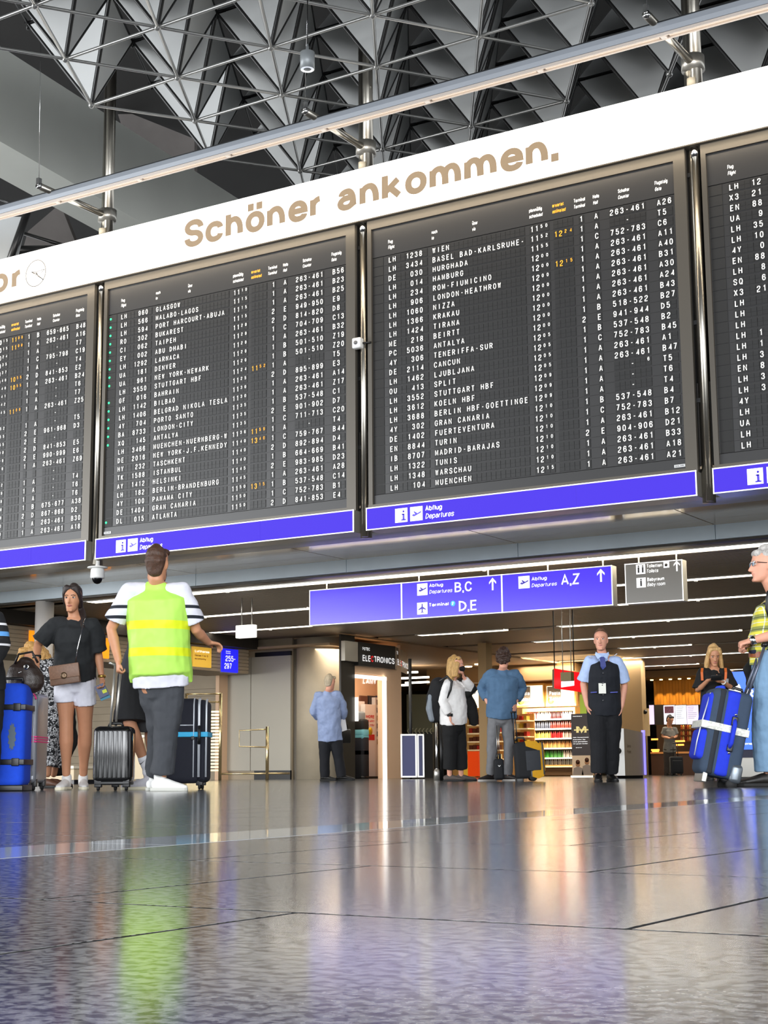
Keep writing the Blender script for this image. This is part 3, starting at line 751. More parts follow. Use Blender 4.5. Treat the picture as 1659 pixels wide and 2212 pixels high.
# ------------------------------------------------------------------ steel posts, rail and arms
def post(i):
    X = POSTX[i]
    t = thing('steel_post', (X, YB, 3.04), ['tall steel post left of the Glasgow board carrying the dome camera', 'tall steel post between the Glasgow and Wien boards', 'tall steel post right of the Wien board'][i - 1], 'post', 'steel posts between the boards')
    b = MB(); b.smooth = True; b.tube([(X + .02, YB - .03, 3.04), (X + .02, YB - .03, 7.12)], .042, 16); b.build('front_tube', M_STEEL, t)
    b = MB(); b.tube([(X - .035, YB + .09, 3.04), (X - .035, YB + .09, 11.5)], .075, 16); b.tube([(X + .05, YB + .05, 7.12), (X + .06, YB + .03, 11.5)], .068, 16); b.build('rear_tube', M_STEEL, t)
    b = MB(); b.tube([(X + .02, YB - .03, 7.02), (X + .02, YB - .03, 7.14)], .048, 16); b.build('collar', M_CHROME, t)
    z = {1: 8.08, 2: 8.23, 3: 8.27}[i]; z = 8.20
    b = MB(); b.tube([(X + .01, YB + .06, z - .09), (X + .01, YB + .06, z + .09)], .135, 16); b.build('clamp_collar', M_ALU, t)
    b = MB(); b.tube([(X + .01, YB + .0, z), (X + .01, 14.62, z)], .048, 12); b.build('arm', M_STEEL, t)
    b = MB(); b.tube([(X + .01, 14.66, z), (X + .01, 14.58, z)], .045, 10); b.cbox((X + .01, 14.60, z + .06), (.05, .06, .10)); b.tube([(X + .01, 14.60, z + .10), (X + .35, 14.2, z + 2.2)], .004, 5); b.build('cable_clamp', M_CHROME, t)
    b = MB()
    for zz in (5.1, 6.85, 4.2): b.cbox((X - .055, YB + .10, zz), (.10, .16, .05))
    b.build('side_bracket', M_BLACK, t)
    b = MB(); b.tube([(X + .02, YB - .05, 7.89), (X + .02, YB - .05, 7.97)], .05, 10); b.build('foot_cap', mat('cream_cap', (.85, .8, .7), .5), t)
for i in (1, 2, 3): post(i)
RY, RZ = 14.88, 8.06
t = thing('lighting_rail', (-10, RY, RZ), 'long horizontal aluminium lighting rail in front of the white header', 'light rail')
prof = [(-.07, .0), (-.085, .05), (-.07, .12), (-.04, .15), (.05, .15), (.07, .10), (.07, 0)]
M_RAIL = mat('rail_aluminium', (.56, .58, .61), .5, .1)
b = MB(); b.prism([(-24, RY + y_, RZ + z_) for y_, z_ in prof], (27, 0, 0)); b.build('rail_body', M_RAIL, t)
b = MB(); b.box((-24, RY - .088, RZ + .118), (3, RY - .066, RZ + .124)); b.build('groove', M_BLACK, t)
b = MB(); b.box((-24, RY - .055, RZ - .035), (3, RY - .035, RZ)); b.box((-24, RY + .035, RZ - .035), (3, RY + .055, RZ)); b.build('lower_lip', mat('rail_lip', (.85, .80, .76), .4, .4), t)
br = None
for k in range(18):
    x = -23.6 + 1.5 * k
    if br is None: b = MB(); b.box((-.03, RY - .05, RZ - .033), (.03, RY + .05, RZ - .002)); br = b.build('bracket', mat('rail_bracket', (.95, .9, .85), .4, emit=.3), t); o = br
    else: o = clone(br, t)
    o.location.x = x + (wloc(t)[0] * -1 if k == 0 else 0) * 0
    b = MB(); b.box((x + .06, RY - .02, RZ - .012), (x + 1.44, RY + .035, RZ - .006)); b.build('tube_lamp', mat('rail_lamp', (1, .95, .9), .4, emit=.7, ecol=(1, .92, .82)), t)
# lamp tubes throw their warm light onto header and board tops
la = area('rail_tube_light', (-10, RY + .05, RZ - .05), (22, .08), 130, (1, .84, .64), (-10, YB, 6.3))
# added strip light under the header, standing in for spill on the board tops
area('header_spill_fill', (-10, YB - .30, 7.18), (22, .04), 75, (1, .84, .62), (-10, YB, 6.4))

# dome camera under the first post, small sensor on the second
X = POSTX[1]
t = thing('dome_camera', (X + .06, YB - .02, 2.75), 'white dome surveillance camera hanging under the left steel post', 'camera')
b = MB(); b.lathe((X + .06, YB - .02, 3.0), [(.03, .09), (.03, .02), (.14, .0), (.145, -.012), (.09, -.02)], 20); b.build('mount', M_WHITE, t)
b = MB(); b.lathe((X + .06, YB - .02, 2.84), [(.098, .0), (.10, .02), (.095, .12), (.08, .145)], 20); b.build('housing', M_WHITE, t)
b = MB(); b.ball((X + .06, YB - .02, 2.845), (.075, .075, .085), 14); b.build('dome', mat('smoked_dome', (.10, .10, .11), .06, .6), t)
p = atY(773, 742, YB - .1)
t = thing('sensor_box', p, 'small white sensor box clamped to the middle steel post', 'sensor')
b = MB(); b.cbox(p, (.13, .10, .14)); b.build('housing', M_WHITE, t, bevel=.02)
b = MB(); b.tube([p + V(0, -.05, 0), p + V(0, -.062, 0)], .025, 12); b.build('lens', mat('sensor_grey', (.4, .4, .4), .3), t)
b = MB(); b.tube([p + V(.05, .02, 0), p + V(.17, .04, .0)], .015, 8); b.build('bracket', M_BLACK, t)
# hanging spotlight
p = at(664, 150, 17)
t = thing('pendant_light', p, 'grey cylindrical pendant spotlight hanging from the space frame', 'lamp')
b = MB(); b.lathe(p, [(.082, 0), (.082, .20), (.02, .23), (.012, .30)], 18); b.build('lamp_shade', mat('lamp_grey', (.55, .57, .58), .45, .3), t)
b = MB(); b.lathe(p + V(0, 0, -.004), [(.0, .01), (.072, .0), (.078, .012)], 18); b.build('reflector', mat('lamp_glass', (.9, .92, .95), .1, .7, emit=.8), t)
b = MB(); b.tube([p + V(0, 0, .3), p + V(0, 0, .9)], .006, 6); b.build('cable', M_BLACK, t)
# ================================================================== hanging direction signs
def hang_sign(name, x0, x1, z0, z1, y, lab, face, seams=(), dep=.16, rods=()):
    t = thing(name, ((x0 + x1) / 2, y, z0), lab, 'sign')
    b = MB(); b.box((x0, y, z0), (x1, y + dep, z1)); b.build('casing', mat('sign_casing', (.80, .78, .72), .4, .2), t)
    xs = [x0] + list(seams) + [x1]
    for q in range(len(xs) - 1):
        b = MB(); b.box((xs[q] + .012, y - .006, z0 + .014), (xs[q + 1] - .012, y + .001, z1 - .014)); b.build('lit_panel', face, t)
    for q, xx in enumerate(xs):
        b = MB(); b.box((xx - .012 if q else xx, y - .012, z0), (xx + .012 if q < len(xs) - 1 else xx, y, z1)); b.build('divider', M_SIGNW, t)
    b = MB(); b.box((x0, y - .012, z0), (x1, y, z0 + .014)); b.box((x0, y - .012, z1 - .014), (x1, y, z1)); b.build('edge_trim', M_SIGNW, t)
    for xx in rods:
        b = MB(); b.tube([(xx, y + dep / 2, z1), (xx, y + dep / 2, 3.2)], .012, 8); b.build('hanger', M_ALU, t)
    return t
YS = 20.4
def sx(px, py=1290): return atY(px, py, YS)[0]
def sz(px, py): return atY(px, py, YS)[2]
def arrow(mb, x, z, h, y):
    mb.box((x - h * .07, y - .006, z), (x + h * .07, y, z + h * .8))
    for s_ in (-1, 1): mb.prism([(x, y, z + h), (x + s_ * h * .31, y, z + h * .66), (x + s_ * h * .31, y, z + h * .50), (x, y, z + h * .82)], (0, -.006, 0))
t = hang_sign('direction_sign', sx(669), sx(1324), 2.485, 3.07, YS, 'wide blue lit hanging sign reading Abflug B,C, D,E and A,Z', mat('sign_blue_bright', (.12, .06, .60), .25, emit=.85, ecol=(.34, .25, .97)), (sx(868), sx(1085)), rods=[sx(q) for q in (700, 900, 1050, 1180, 1300)])
y = YS - .007
wb, bb, tx = MB(), MB(), MB()
def img(px, py): return sx(px, py), sz(px, py)
x_, z_ = img(902, 1287); plane_icon(wb, bb, x_, z_, .185, y)
x_, z_ = img(902, 1328); plane_icon(wb, bb, x_, z_, .185, y, take=False)
x_, z_ = img(1121, 1272); plane_icon(wb, bb, x_, z_, .185, y)
wb.build('pictogram_tile', M_SIGNW, t, kind='stuff'); bb.build('pictogram', M_SIGNB, t, kind='stuff')
def st(s_, px, py, hpx, wpx, wt=.17, sh=0.0, mb=tx):
    x, z = img(px, py); x2, z2 = img(px, py - hpx); x3, _ = img(px + wpx, py)
    mb.text(s_, (x, y, z), z2 - z, fit=x3 - x, wt=wt, shear=sh, depth=.003)
st('Abflug', 928, 1269, 8, 30, .2); st('Departures', 928, 1283, 8.5, 50, .14, .22); st('B,C', 983, 1280, 22, 37, .17)
st('Terminal', 928, 1311, 8, 42, .22); st('D,E', 992, 1321, 23, 38, .17)
st('Abflug', 1149, 1255, 8.5, 33, .2); st('Departures', 1149, 1269, 8.5, 55, .14, .22); st('A,Z', 1213, 1265, 24, 41, .17)
for px, py in ((1065, 1275), (1299, 1257)): x_, z_ = img(px, py); arrow(tx, x_, z_, .19, y)
tx.build('lettering', M_SIGNW, t, kind='stuff')
x_, z_ = img(979, 1304); cb = MB(); cb.lathe((x_, y - .004, z_), [(.0, 0), (.042, .001), (.042, .004)], 20, axis=1); cb.build('number_disc', mat('sign_cyan', (.35, .75, .95), .4, emit=.7), t)
cb = MB(); cb.text('2', (x_, y - .004, z_ - .02), .042, wt=.2, align='C', depth=.004); cb.build('lettering', M_SIGNW, t, kind='stuff')
t = hang_sign('direction_sign', sx(1352), sx(1477), 2.485, 3.07, YS, 'grey hanging sign reading Toiletten and Babyraum', mat('sign_grey', (.50, .49, .47), .3, emit=.16, ecol=(.6, .58, .55)), rods=[sx(q) for q in (1378, 1460)])
wb, bb, tx = MB(), MB(), MB()
for py in (1241, 1270):
    x_, z_ = img(1375 + (1 if py > 1250 else 0), py); s_ = .14
    wb.box((x_, y - .004, z_), (x_ + s_, y, z_ + s_))
    for q in ((.038, .102) if py < 1250 else (.07,)):
        bb.box((x_ + q - .012, y - .007, z_ + .02), (x_ + q + .012, y - .005, z_ + .1)); bb.lathe((x_ + q, y - .007, z_ + .115), [(.012, 0), (.012, .002)], 8, axis=1)
x_, z_ = img(1434, 1227); wb.box((x_, y - .004, z_), (x_ + .085, y, z_ + .085)); bb.lathe((x_ + .04, y - .007, z_ + .04), [(.022, 0), (.022, .002)], 10, axis=1)
wb.build('pictogram_tile', M_SIGNW, t, kind='stuff'); bb.build('pictogram', mat('sign_grey_print', (.2, .2, .2), .5), t, kind='stuff')
st('Toiletten', 1398, 1227, 8, 33, .2, mb=tx); st('Toilets', 1398, 1238, 8, 25, .16, .22, mb=tx); st('Babyraum', 1399, 1256, 8, 37, .2, mb=tx); st('Baby room', 1399, 1267, 8, 39, .16, .22, mb=tx)
x_, z_ = img(1463, 1234); arrow(tx, x_, z_, .15, y); tx.build('lettering', M_SIGNW, t, kind='stuff')

# small white box lamp on two rods
p = at(531, 1378, 27); q = at(530, 1350, 27)
t = thing('hanging_box_light', p, 'small white lit box sign hanging on two thin rods', 'sign')
b = MB(); b.cbox(((p[0] + q[0]) / 2, p[1], (p[2] + q[2]) / 2), (.39, .12, q[2] - p[2])); b.build('lit_box', mat('box_lamp', (.97, .96, .92), .4, emit=1.1), t, bevel=.012)
for px in (522, 544):
    a = at(px, 1350, 27); b = MB(); b.tube([a, (a[0], a[1], 3.3)], .010, 6); b.build('rod', M_ALU, t)
# ================================================================== left side: check-in bulkhead, column, rails
XB = atY(535, 1404, 28.3)[0]
zb1 = atY(535, 1404, 28.3)[2]; zb0 = atY(535, 1456, 28.3)[2]
t = thing('counter_bulkhead', (XB, 22, zb0), 'long tan slatted bulkhead over the check-in counters at the left', 'bulkhead')
b = MB(); b.box((XB - 1.2, 16.5, zb0), (XB, 28.3, zb1)); b.build('body', M_WTAN, t)
M_SLATT = mat('tan_slat', (.70, .63, .53), .55)
s0 = None
for k in range(7):
    z = zb0 + (zb1 - zb0) * (k + .06) / 7
    b = MB(); b.box((XB, 16.5, z), (XB + .03, 28.3, z + (zb1 - zb0) / 7 * .8)); b.build('slat', M_SLATT, t)
b = MB(); b.box((XB - 1.3, 16.5, zb1), (XB + .3, 28.3, 3.2)); b.build('dark_header', mat('bulk_dark', (.17, .15, .13), .7), t)
def xface_panel(t, x, ya, yb, z0, z1, m_, name='lit_panel'):
    b = MB(); b.box((x, ya, z0), (x + .05, yb, z1)); return b.build(name, m_, t)
def yX(px, py=1430): return atX(px, py, XB + .1)[1]
def zX(px, py): return atX(px, py, XB + .1)[2]
def xsign(pxa, pxb, pyt, pyb, lab, m_, texts, name='counter_sign'):
    ya, yb = yX(pxa), yX(pxb); z1, z0 = zX((pxa + pxb) / 2, pyt), zX((pxa + pxb) / 2, pyb)
    t = thing(name, (XB + .03, (ya + yb) / 2, z0), lab, 'sign')
    xface_panel(t, XB + .03, ya, yb, z0, z1, m_)
    b = MB(); b.box((XB + .03, ya - .02, z0 - .02), (XB + .04, yb + .02, z1 + .02)); b.build('backing', M_ALU, t)
    for s_, u, v_, w_, h_, mm in texts:
        b = MB(); b.text(s_, (XB + .082, ya + (yb - ya) * u, z0 + (z1 - z0) * v_), (z1 - z0) * h_, U=(0, 1, 0), N=(1, 0, 0), fit=(yb - ya) * w_, wt=.2, depth=.003)
        b.build('lettering', mm, t, kind='stuff')
    return t
M_SY = mat('sign_amber_lit', (1, .62, .05), .4, emit=.95, ecol=(1, .58, .04))
M_SYP = mat('sign_yellow_lit', (.93, .75, .30), .4, emit=.45, ecol=(.93, .72, .25))
M_BRN = mat('sign_brown_print', (.45, .32, .15), .5)
xsign(66, 80, 1362, 1405, 'amber lit sign on the bulkhead, left of the woman in black', M_SY, [])
xsign(222, 237, 1378, 1422, 'amber lit sign on the bulkhead, right of the woman in black', M_SY, [])
t = xsign(418, 458, 1398, 1441, 'yellow notice sign on the bulkhead with white heading', M_SYP, [('Lufthansa', .1, .72, .78, .13, M_SIGNW), ('Gates 1 to 3', .1, .52, .7, .10, M_BRN), ('economy', .1, .36, .6, .10, M_BRN), ])
t = xsign(482, 516, 1402, 1452, 'blue lit sign reading 255-297 on the end of the bulkhead', mat('sign_blue_deep', (.16, .16, .9), .3, emit=.9, ecol=(.14, .14, .95)), [('255-', .18, .45, .62, .26, M_SIGNW), ('297', .12, .13, .46, .26, M_SIGNW), ('Schalter', .2, .86, .3, .06, M_SIGNW), ('Counter', .2, .78, .3, .06, M_SIGNW)])
p = atZ(97, 1300, 3.2)
t = thing('white_column', (p[0], p[1], 0), 'slim white round column behind the woman in black', 'column')
b = MB(); b.lathe((p[0], p[1], 0), [(.165, 0), (.165, 3.2)], 28); b.build('shaft', mat('white_column_paint', (.88, .86, .84), .5), t)
b = MB(); b.lathe((p[0], p[1], 0), [(.18, 0), (.18, .12)], 28); b.build('plinth', M_ALU, t)
# walls of the left background
YW = 28.6
M_GPAN = mat('grey_wall_panel', (.72, .70, .65), .55, .1, noise=.03, nscale=.7)
wl = empty('wall_left_back', (-24, YW, 0)); tag(wl, 'grey panelled wall behind the check-in rails', kind='structure')
for (a, c) in ((478, 541), (541, 628)):
    xa, xc = atY(a, 1600, YW)[0], atY(c, 1600, YW)[0]
    b = MB(); b.box((xa + .01, YW, .2), (xc - .01, YW + .06, 2.80)); b.build('panel', M_GPAN, wl)
b = MB(); b.box((-34, YW + .05, 0), (atY(628, 1600, YW)[0], YW + .2, 3.2)); b.build('wall_body', M_WTAN, wl)
b = MB(); b.box((XB, YW - .02, 2.80), (atY(628, 1600, YW)[0], YW + .04, 2.90)); b.box((XB, YW - .02, 0), (atY(628, 1600, YW)[0], YW + .04, .2)); b.build('black_band', M_BLACK, wl)
for k in range(12):
    b = MB(); b.box((-34, YW - .0, .25 + k * .17), (atY(476, 1600, YW)[0], YW + .045, .25 + k * .17 + .16)); b.build('wall_plank', M_WTAN, wl)
b = MB(); b.box((-34.2, -2, 0), (-34, 66, 4.4)); tag(b.build('wall_left', M_WTAN), 'tan wall closing the hall on the left', kind='structure')
b = MB(); b.box((6, 20, 0), (6.2, 66, 4.4)); tag(b.build('wall_right', M_WTAN), 'tan wall closing the passage on the right', kind='structure')
# concrete column with dark reveal
cx_, cy_ = float(atY(694, 1600, 29.0)[0]), 29.0
t = thing('concrete_column', (cx_, cy_, 0), 'thick round beige concrete column behind the grey-haired man', 'column')
b = MB(); b.lathe((cx_, cy_, 0), [(.565, 0), (.565, 3.17)], 40); b.build('shaft', mat('concrete_beige', (.76, .71, .62), .6, noise=.12, nscale=1.6), t)
b = MB(); b.box((atY(628, 1600, 28.7)[0], 28.7, 0), (atY(650, 1600, 28.7)[0], 29.2, 3.17)); b.build('wall_pilaster', mat('pilaster_brown', (.36, .33, .28), .5), t)
# check-in desks
def desk(pxa, pxb, pyt, D, lab, col=(.84, .76, .62)):
    a, c = at(pxa, 1687, D), at(pxb, 1687, D); zt = at(pxa, pyt, D)[2]
    t = thing('check_in_desk', ((a[0] + c[0]) / 2, a[1], 0), lab, 'desk')
    b = MB(); b.box((a[0], a[1], .06), (c[0], a[1] + .7, zt - .04)); b.build('front', mat('desk_cream', col, .5), t)
    b = MB(); b.box((a[0] - .04, a[1] - .05, zt - .04), (c[0] + .04, a[1] + .75, zt)); b.build('worktop', mat('desk_top', (.9, .85, .75), .35), t)
    b = MB(); b.box((a[0] + .03, a[1] + .04, 0), (c[0] - .03, a[1] + .6, .06)); b.build('plinth', M_BLACK, t)
desk(96, 196, 1655, 22, 'low cream check-in desk behind the legs of the woman in black')
desk(287, 322, 1588, 24, 'cream check-in desk behind the black cabin suitcase')
# steel barriers
def bar(t, pts, r=.02, name='rail'):
    b = MB(); b.tube(pts, r, 10); return b.build(name, mat('brass_steel', (.80, .72, .55), .25, .9), t)
D = 31
a, c = at(400, 1687, D), at(475, 1687, D); zt = at(475, 1496, D)[2]
t = thing('steel_gate', ((a[0] + c[0]) / 2, a[1], 0), 'steel gate with many horizontal slats beside the navy suitcase', 'gate')
ux = (c - a); ux[2] = 0; ln = np.linalg.norm(ux); ux = ux / ln
bar(t, [(a[0], a[1], 0), (a[0], a[1], zt)], .028, 'post'); bar(t, [(c[0], c[1], 0), (c[0], c[1], zt)], .033, 'post')
for py in (1497, 1515): z = at(475, py, D)[2]; bar(t, [(a[0], a[1], z), (c[0], c[1], z)], .018)
for k in range(19):
    z = at(475, 1536 + k * 7.1, D)[2]; b = MB(); b.obox(((a + c) / 2 + V(0, 0, z - a[2] * 1)), ux * (ln - .04), V(0, .03, 0), V(0, 0, .034)); b.build('slat', mat('brass_steel', (.80, .72, .55), .25, .9), t)
a, c = at(516, 1687, D), at(577, 1687, D); e = at(626, 1687, D)
t = thing('steel_barrier', (c[0], c[1], 0), 'slim steel barrier with a rectangular arm before the grey wall', 'barrier')
bar(t, [(c[0], c[1], 0), (c[0], c[1], at(577, 1569, D)[2])], .036, 'post')
z1, z0 = at(577, 1575, D)[2], at(577, 1614, D)[2]
bar(t, [(c[0], c[1], z1), (a[0], a[1], z1 - .02), (a[0], a[1], z0 + .02), (c[0], c[1], z0)], .014, 'arm_frame')
b0 = at(477, 1687, D); z = at(577, 1671, D)[2]; bar(t, [(b0[0], b0[1], z), (e[0], e[1], z)], .02, 'bumper_rail')

# ================================================================== electronics shop
M_PINK = mat('peach_wall', (.93, .78, .64), .55, noise=.02, nscale=1)
XS = -18.72
def P(px, py, X=XS): return atX(px, py, X)
y0, y1 = P(765, 1500)[1], P(845, 1500)[1]
zt0, zb_ = P(765, 1387)[2], P(765, 1438)[2]
t = thing('shop_sign', (XS, (y0 + y1) / 2, zb_), 'black fascia sign reading ELECTRONICS over the lit shop entrance', 'sign')
d2 = unit(V(-.39, .92, 0)); L2 = 2.0
M_FSB = mat('fascia_black', (.11, .10, .10), .35)
b = MB(); b.box((XS, y0, zb_), (XS + .12, y1, zt0)); b.build('front_panel', M_FSB, t)
e0 = V(XS + .12, y1, zb_)
b = MB(); b.obox(e0 + d2 * L2 / 2 + V(-.06, 0, (zt0 - zb_) / 2), d2 * L2, np.cross(d2, [0, 0, 1]) * .1, V(0, 0, zt0 - zb_)); b.build('side_panel', mat('fascia_brown', (.30, .25, .18), .4), t)
b = MB(); b.box((XS + .02, y0 - .55, zb_ + .08), (XS + .12, y0 - .02, zt0 - .01)); b.build('end_cap', M_ALU, t)
hh = zt0 - zb_
for s_, u, v_, w_, h_, mm in (('ELE', .09, .20, .205, .27, M_SIGNW), ('C', .315, .20, .06, .27, mat('sign_red_lit', (.85, .05, .08), .4, emit=1.0)), ('TRONICS', .395, .20, .56, .27, M_SIGNW), ('FOTEC', .09, .66, .19, .14, M_SIGNW)):
    b = MB(); b.text(s_, (XS + .12, y0 + (y1 - y0) * u, zb_ + hh * v_), hh * h_, U=(0, 1, 0), N=(1, 0, 0), fit=(y1 - y0) * w_, wt=.19, space=1.5, depth=.02); b.build('lettering', mm, t, kind='stuff')
n2 = unit(np.cross(d2, [0, 0, 1]))
for s_, u, v_, w_, h_, mm in (('ELE', .1, .22, .25, .27, M_SIGNW), ('C', .38, .22, .07, .27, MATS['sign_red_lit']), ('TRONICS', .47, .22, .50, .27, M_SIGNW), ('TEC', .04, .68, .10, .14, M_SIGNW)):
    b = MB(); b.text(s_, e0 + d2 * L2 * u + V(-.06, 0, hh * v_) + n2 * .055, hh * h_, U=d2, N=n2, fit=L2 * w_, wt=.19, space=1.5, depth=.02); b.build('lettering', mm, t, kind='stuff')
# walls of the shop
sh = empty('wall_front_left', (XS, y1, 0)); tag(sh, 'peach coloured front wall of the electronics shop', kind='structure')
ya, yb = P(737, 1600)[1], P(767, 1600)[1]; yc, yd = P(832, 1600)[1], P(868, 1600)[1]
b = MB(); b.box((XS - .05, ya, 0), (XS, yb, 3.17)); b.build('dark_jamb', mat('jamb_dark', (.20, .18, .15), .4), sh)
b = MB(); b.box((XS - .2, yc, 0), (XS, yd, zb_ + .1)); b.build('front_pier', M_PINK, sh)
b = MB(); b.box((XS - .2, yb, P(800, 1457)[2]), (XS, yc, zb_ + .02)); b.build('lintel', M_PINK, sh)
yr = yd * (XS - 1.0) / XS
b = MB(); b.box((XS - 3.4, yr - .1, 0), (XS - 1.05, yr, 3.1)); b.prism([(XS - .02, yd, 0), (XS - .12, yd, 0), (XS - 1.15, yr, 0), (XS - 1.05, yr, 0)], (0, 0, 3.1)); b.build('return_wall', M_PINK, sh)
b = MB(); b.box((XS - 3.5, ya, 0), (XS - 3.4, yr, 3.1)); b.build('rear_wall', M_PINK, sh)
b = MB(); b.box((XS - 3.5, ya, 2.95), (XS - .3, yd, 3.0)); b.build('shop_ceiling', M_PLAST, sh)
b = MB(); b.box((XS - 1.42, atX(740, 1600, XS - 1.35)[1], 0), (XS - 1.36, yr, 3.0)); b.build('inner_wall', M_PINK, sh)
area('shop_light', (XS - .7, (yb + yc) / 2, 2.9), (1.0, 2), 75, (1, .86, .68))
zf = P(800, 1460)[2]
t = thing('lit_door_frame', (XS, (yb + yc) / 2, 0), 'glowing white frame around the electronics shop entrance', 'frame')
M_NEON = mat('neon_white', (1, 1, 1), .4, emit=1.7, ecol=(1, .97, .93))
for nm, lo, hi in (('jamb', (XS, yc - .11, 0), (XS + .06, yc - .02, zf)), ('head', (XS, yb, zf - .08), (XS + .06, yc - .02, zf)), ('jamb', (XS, yb, zf * .55), (XS + .06, yb + .05, zf * .78))):
    b = MB(); b.box(lo, hi); b.build(nm, M_NEON, t)
# inside the shop
def stand(pxa, pxb, pyt, pyb, X, lab, words):
    ya, yb = atX(pxa, 1600, X)[1], atX(pxb, 1600, X)[1]; z1, z0 = atX(pxa, pyt, X)[2], atX(pxa, pyb, X)[2]
    t = thing('display_stand', (X, (ya + yb) / 2, 0), lab, 'display stand')
    b = MB(); b.box((X - .12, ya, .04), (X, yb, z1)); b.build('board', mat('stand_white', (.88, .84, .82), .5), t)
    b = MB(); b.box((X - .16, ya - .02, 0), (X + .1, yb + .02, .05)); b.build('base', M_BLACK, t)
    for s_, v_, h_ in words:
        b = MB(); b.text(s_, (X, ya + (yb - ya) * .08, z0 + (z1 - z0) * v_), (z1 - z0) * h_, U=(0, 1, 0), N=(1, 0, 0), fit=(yb - ya) * .8, wt=.25, depth=.003); b.build('lettering', mat('print_red', (.78, .08, .08), .5), t)
    return t, ya, yb, z0, z1
t, ya_, yb_, z0_, z1_ = stand(768, 788, 1514, 1680, XS - .9, 'white and red promotion stand, left one inside the electronics shop', (('MORE', .70, .05), ('START', .64, .035)))
t, ya_, yb_, z0_, z1_ = stand(789, 811, 1521, 1660, XS - .7, 'white and red promotion stand with yellow dot, right one inside the electronics shop', (('MORE', .78, .055), ('START', .72, .035), ('AS YOU', .66, .035), ('BUY', .47, .05)))
b = MB(); b.lathe((XS - .7, (ya_ + yb_) / 2, z0_ + (z1_ - z0_) * .58), [(.0, .006), (.09, .006), (.09, 0)], 16, axis=0); b.build('price_dot', mat('print_yellow', (.9, .75, .1), .5), t)
b = MB(); b.box((XS - .7, ya_ + .04, z0_ + (z1_ - z0_) * .44), (XS - .697, yb_ - .04, z0_ + (z1_ - z0_) * .53)); b.build('price_flash', MATS['print_red'], t)
# hanging goods wall
t = thing('accessory_rack', (XS - 1.2, yc - .4, 0), 'white rack with rows of small dark packages right inside the shop', 'rack')
ra, rb = atX(811, 1600, XS - 1.2)[1], atX(832, 1600, XS - 1.2)[1]
b = MB(); b.box((XS - 1.3, ra, 0), (XS - 1.2, rb, atX(820, 1507, XS - 1.2)[2])); b.build('back_board', mat('stand_white', (.9, .88, .85), .5), t)
for k in range(6):
    for q in range(2):
        b = MB(); z = atX(820, 1512 + k * 17, XS - 1.2)[2]; yy = ra + (rb - ra) * (.15 + .42 * q); b.box((XS - 1.2, yy, z - .12), (XS - 1.14, yy + (rb - ra) * .33, z)); b.build('package', mat('package_%d' % (k % 3), ((.25, .12, .1), (.15, .15, .2), (.5, .35, .2))[k % 3], .5), t)
for k, (px, col) in enumerate(((785, (.4, .25, .2)), (802, (.16, .14, .16)), (820, (.22, .2, .3)))):
    p = atX(px, 1513, XS - 1.33); b = MB(); b.cbox(p, (.05, .30, .22)); o = b.build('wall_picture', mat('picture_%d' % k, col, .4)); tag(o, ('small brown picture, left of three above the shop stands', 'small black picture, middle of three above the shop stands', 'small dark blue picture, right of three above the shop stands')[k], 'picture', 'small pictures in the electronics shop')
p = atX(797, 1474, XS - 1.355); b = MB(); b.text('LAMY', p + V(0, -.31, -.05), .15, U=(0, 1, 0), N=(1, 0, 0), fit=.62, wt=.26, shear=.25, depth=.02); o = b.build('shop_lettering', M_SIGNW); tag(o, 'slanted white lit letters on the back wall of the shop', 'lettering')
# luggage display column: black and teal bags, red and purple things behind
def blobstack(name, px, pys, D, r, cols, lab, cat):
    a = at(px, 1687, D); t = thing(name, (a[0], a[1], 0), lab, cat)
    for k, (py, h, w_, col) in enumerate(cols):
        p = at(px, py, D); b = MB(); b.smooth = True; b.cbox((a[0], a[1], p[2]), (w_, .3, h)); b.build('bag', mat('%s_%d' % (name, k), col, .7), t, bevel=min(.06, h * .35))
    return t
D = 35.2
t = blobstack('luggage_display', 780, None, D, .2, ((1650, .72, .30, (.05, .05, .08)), (1612, .50, .30, (.07, .08, .12)), (1582, .20, .31, (.45, .72, .76)), (1592, .10, .29, (.40, .66, .70)), (1566, .28, .30, (.04, .04, .04)), (1548, .26, .10, (.55, .57, .58))), 'stack of black travel bags with a teal pillow at the shop entrance', 'display')
b = MB(); a = at(780, 1687, D); 
for s_ in (-1, 1): b.tube([(a[0] + s_ * .13, a[1] - .2, .03), (a[0] + s_ * .13, a[1] + .1, .03)], .03, 8)
b.build('castors', M_BLACK, t)
t = blobstack('toy_display', 797, None, 35.8, .2, ((1598, .2, .13, (.8, .05, .12)), (1610, .22, .15, (.75, .06, .14)), (1625, .22, .13, (.82, .08, .16)), (1640, .2, .15, (.8, .05, .12)), (1668, .45, .12, (.42, .12, .5))), 'column of red and purple soft goods beside the black bags', 'display')

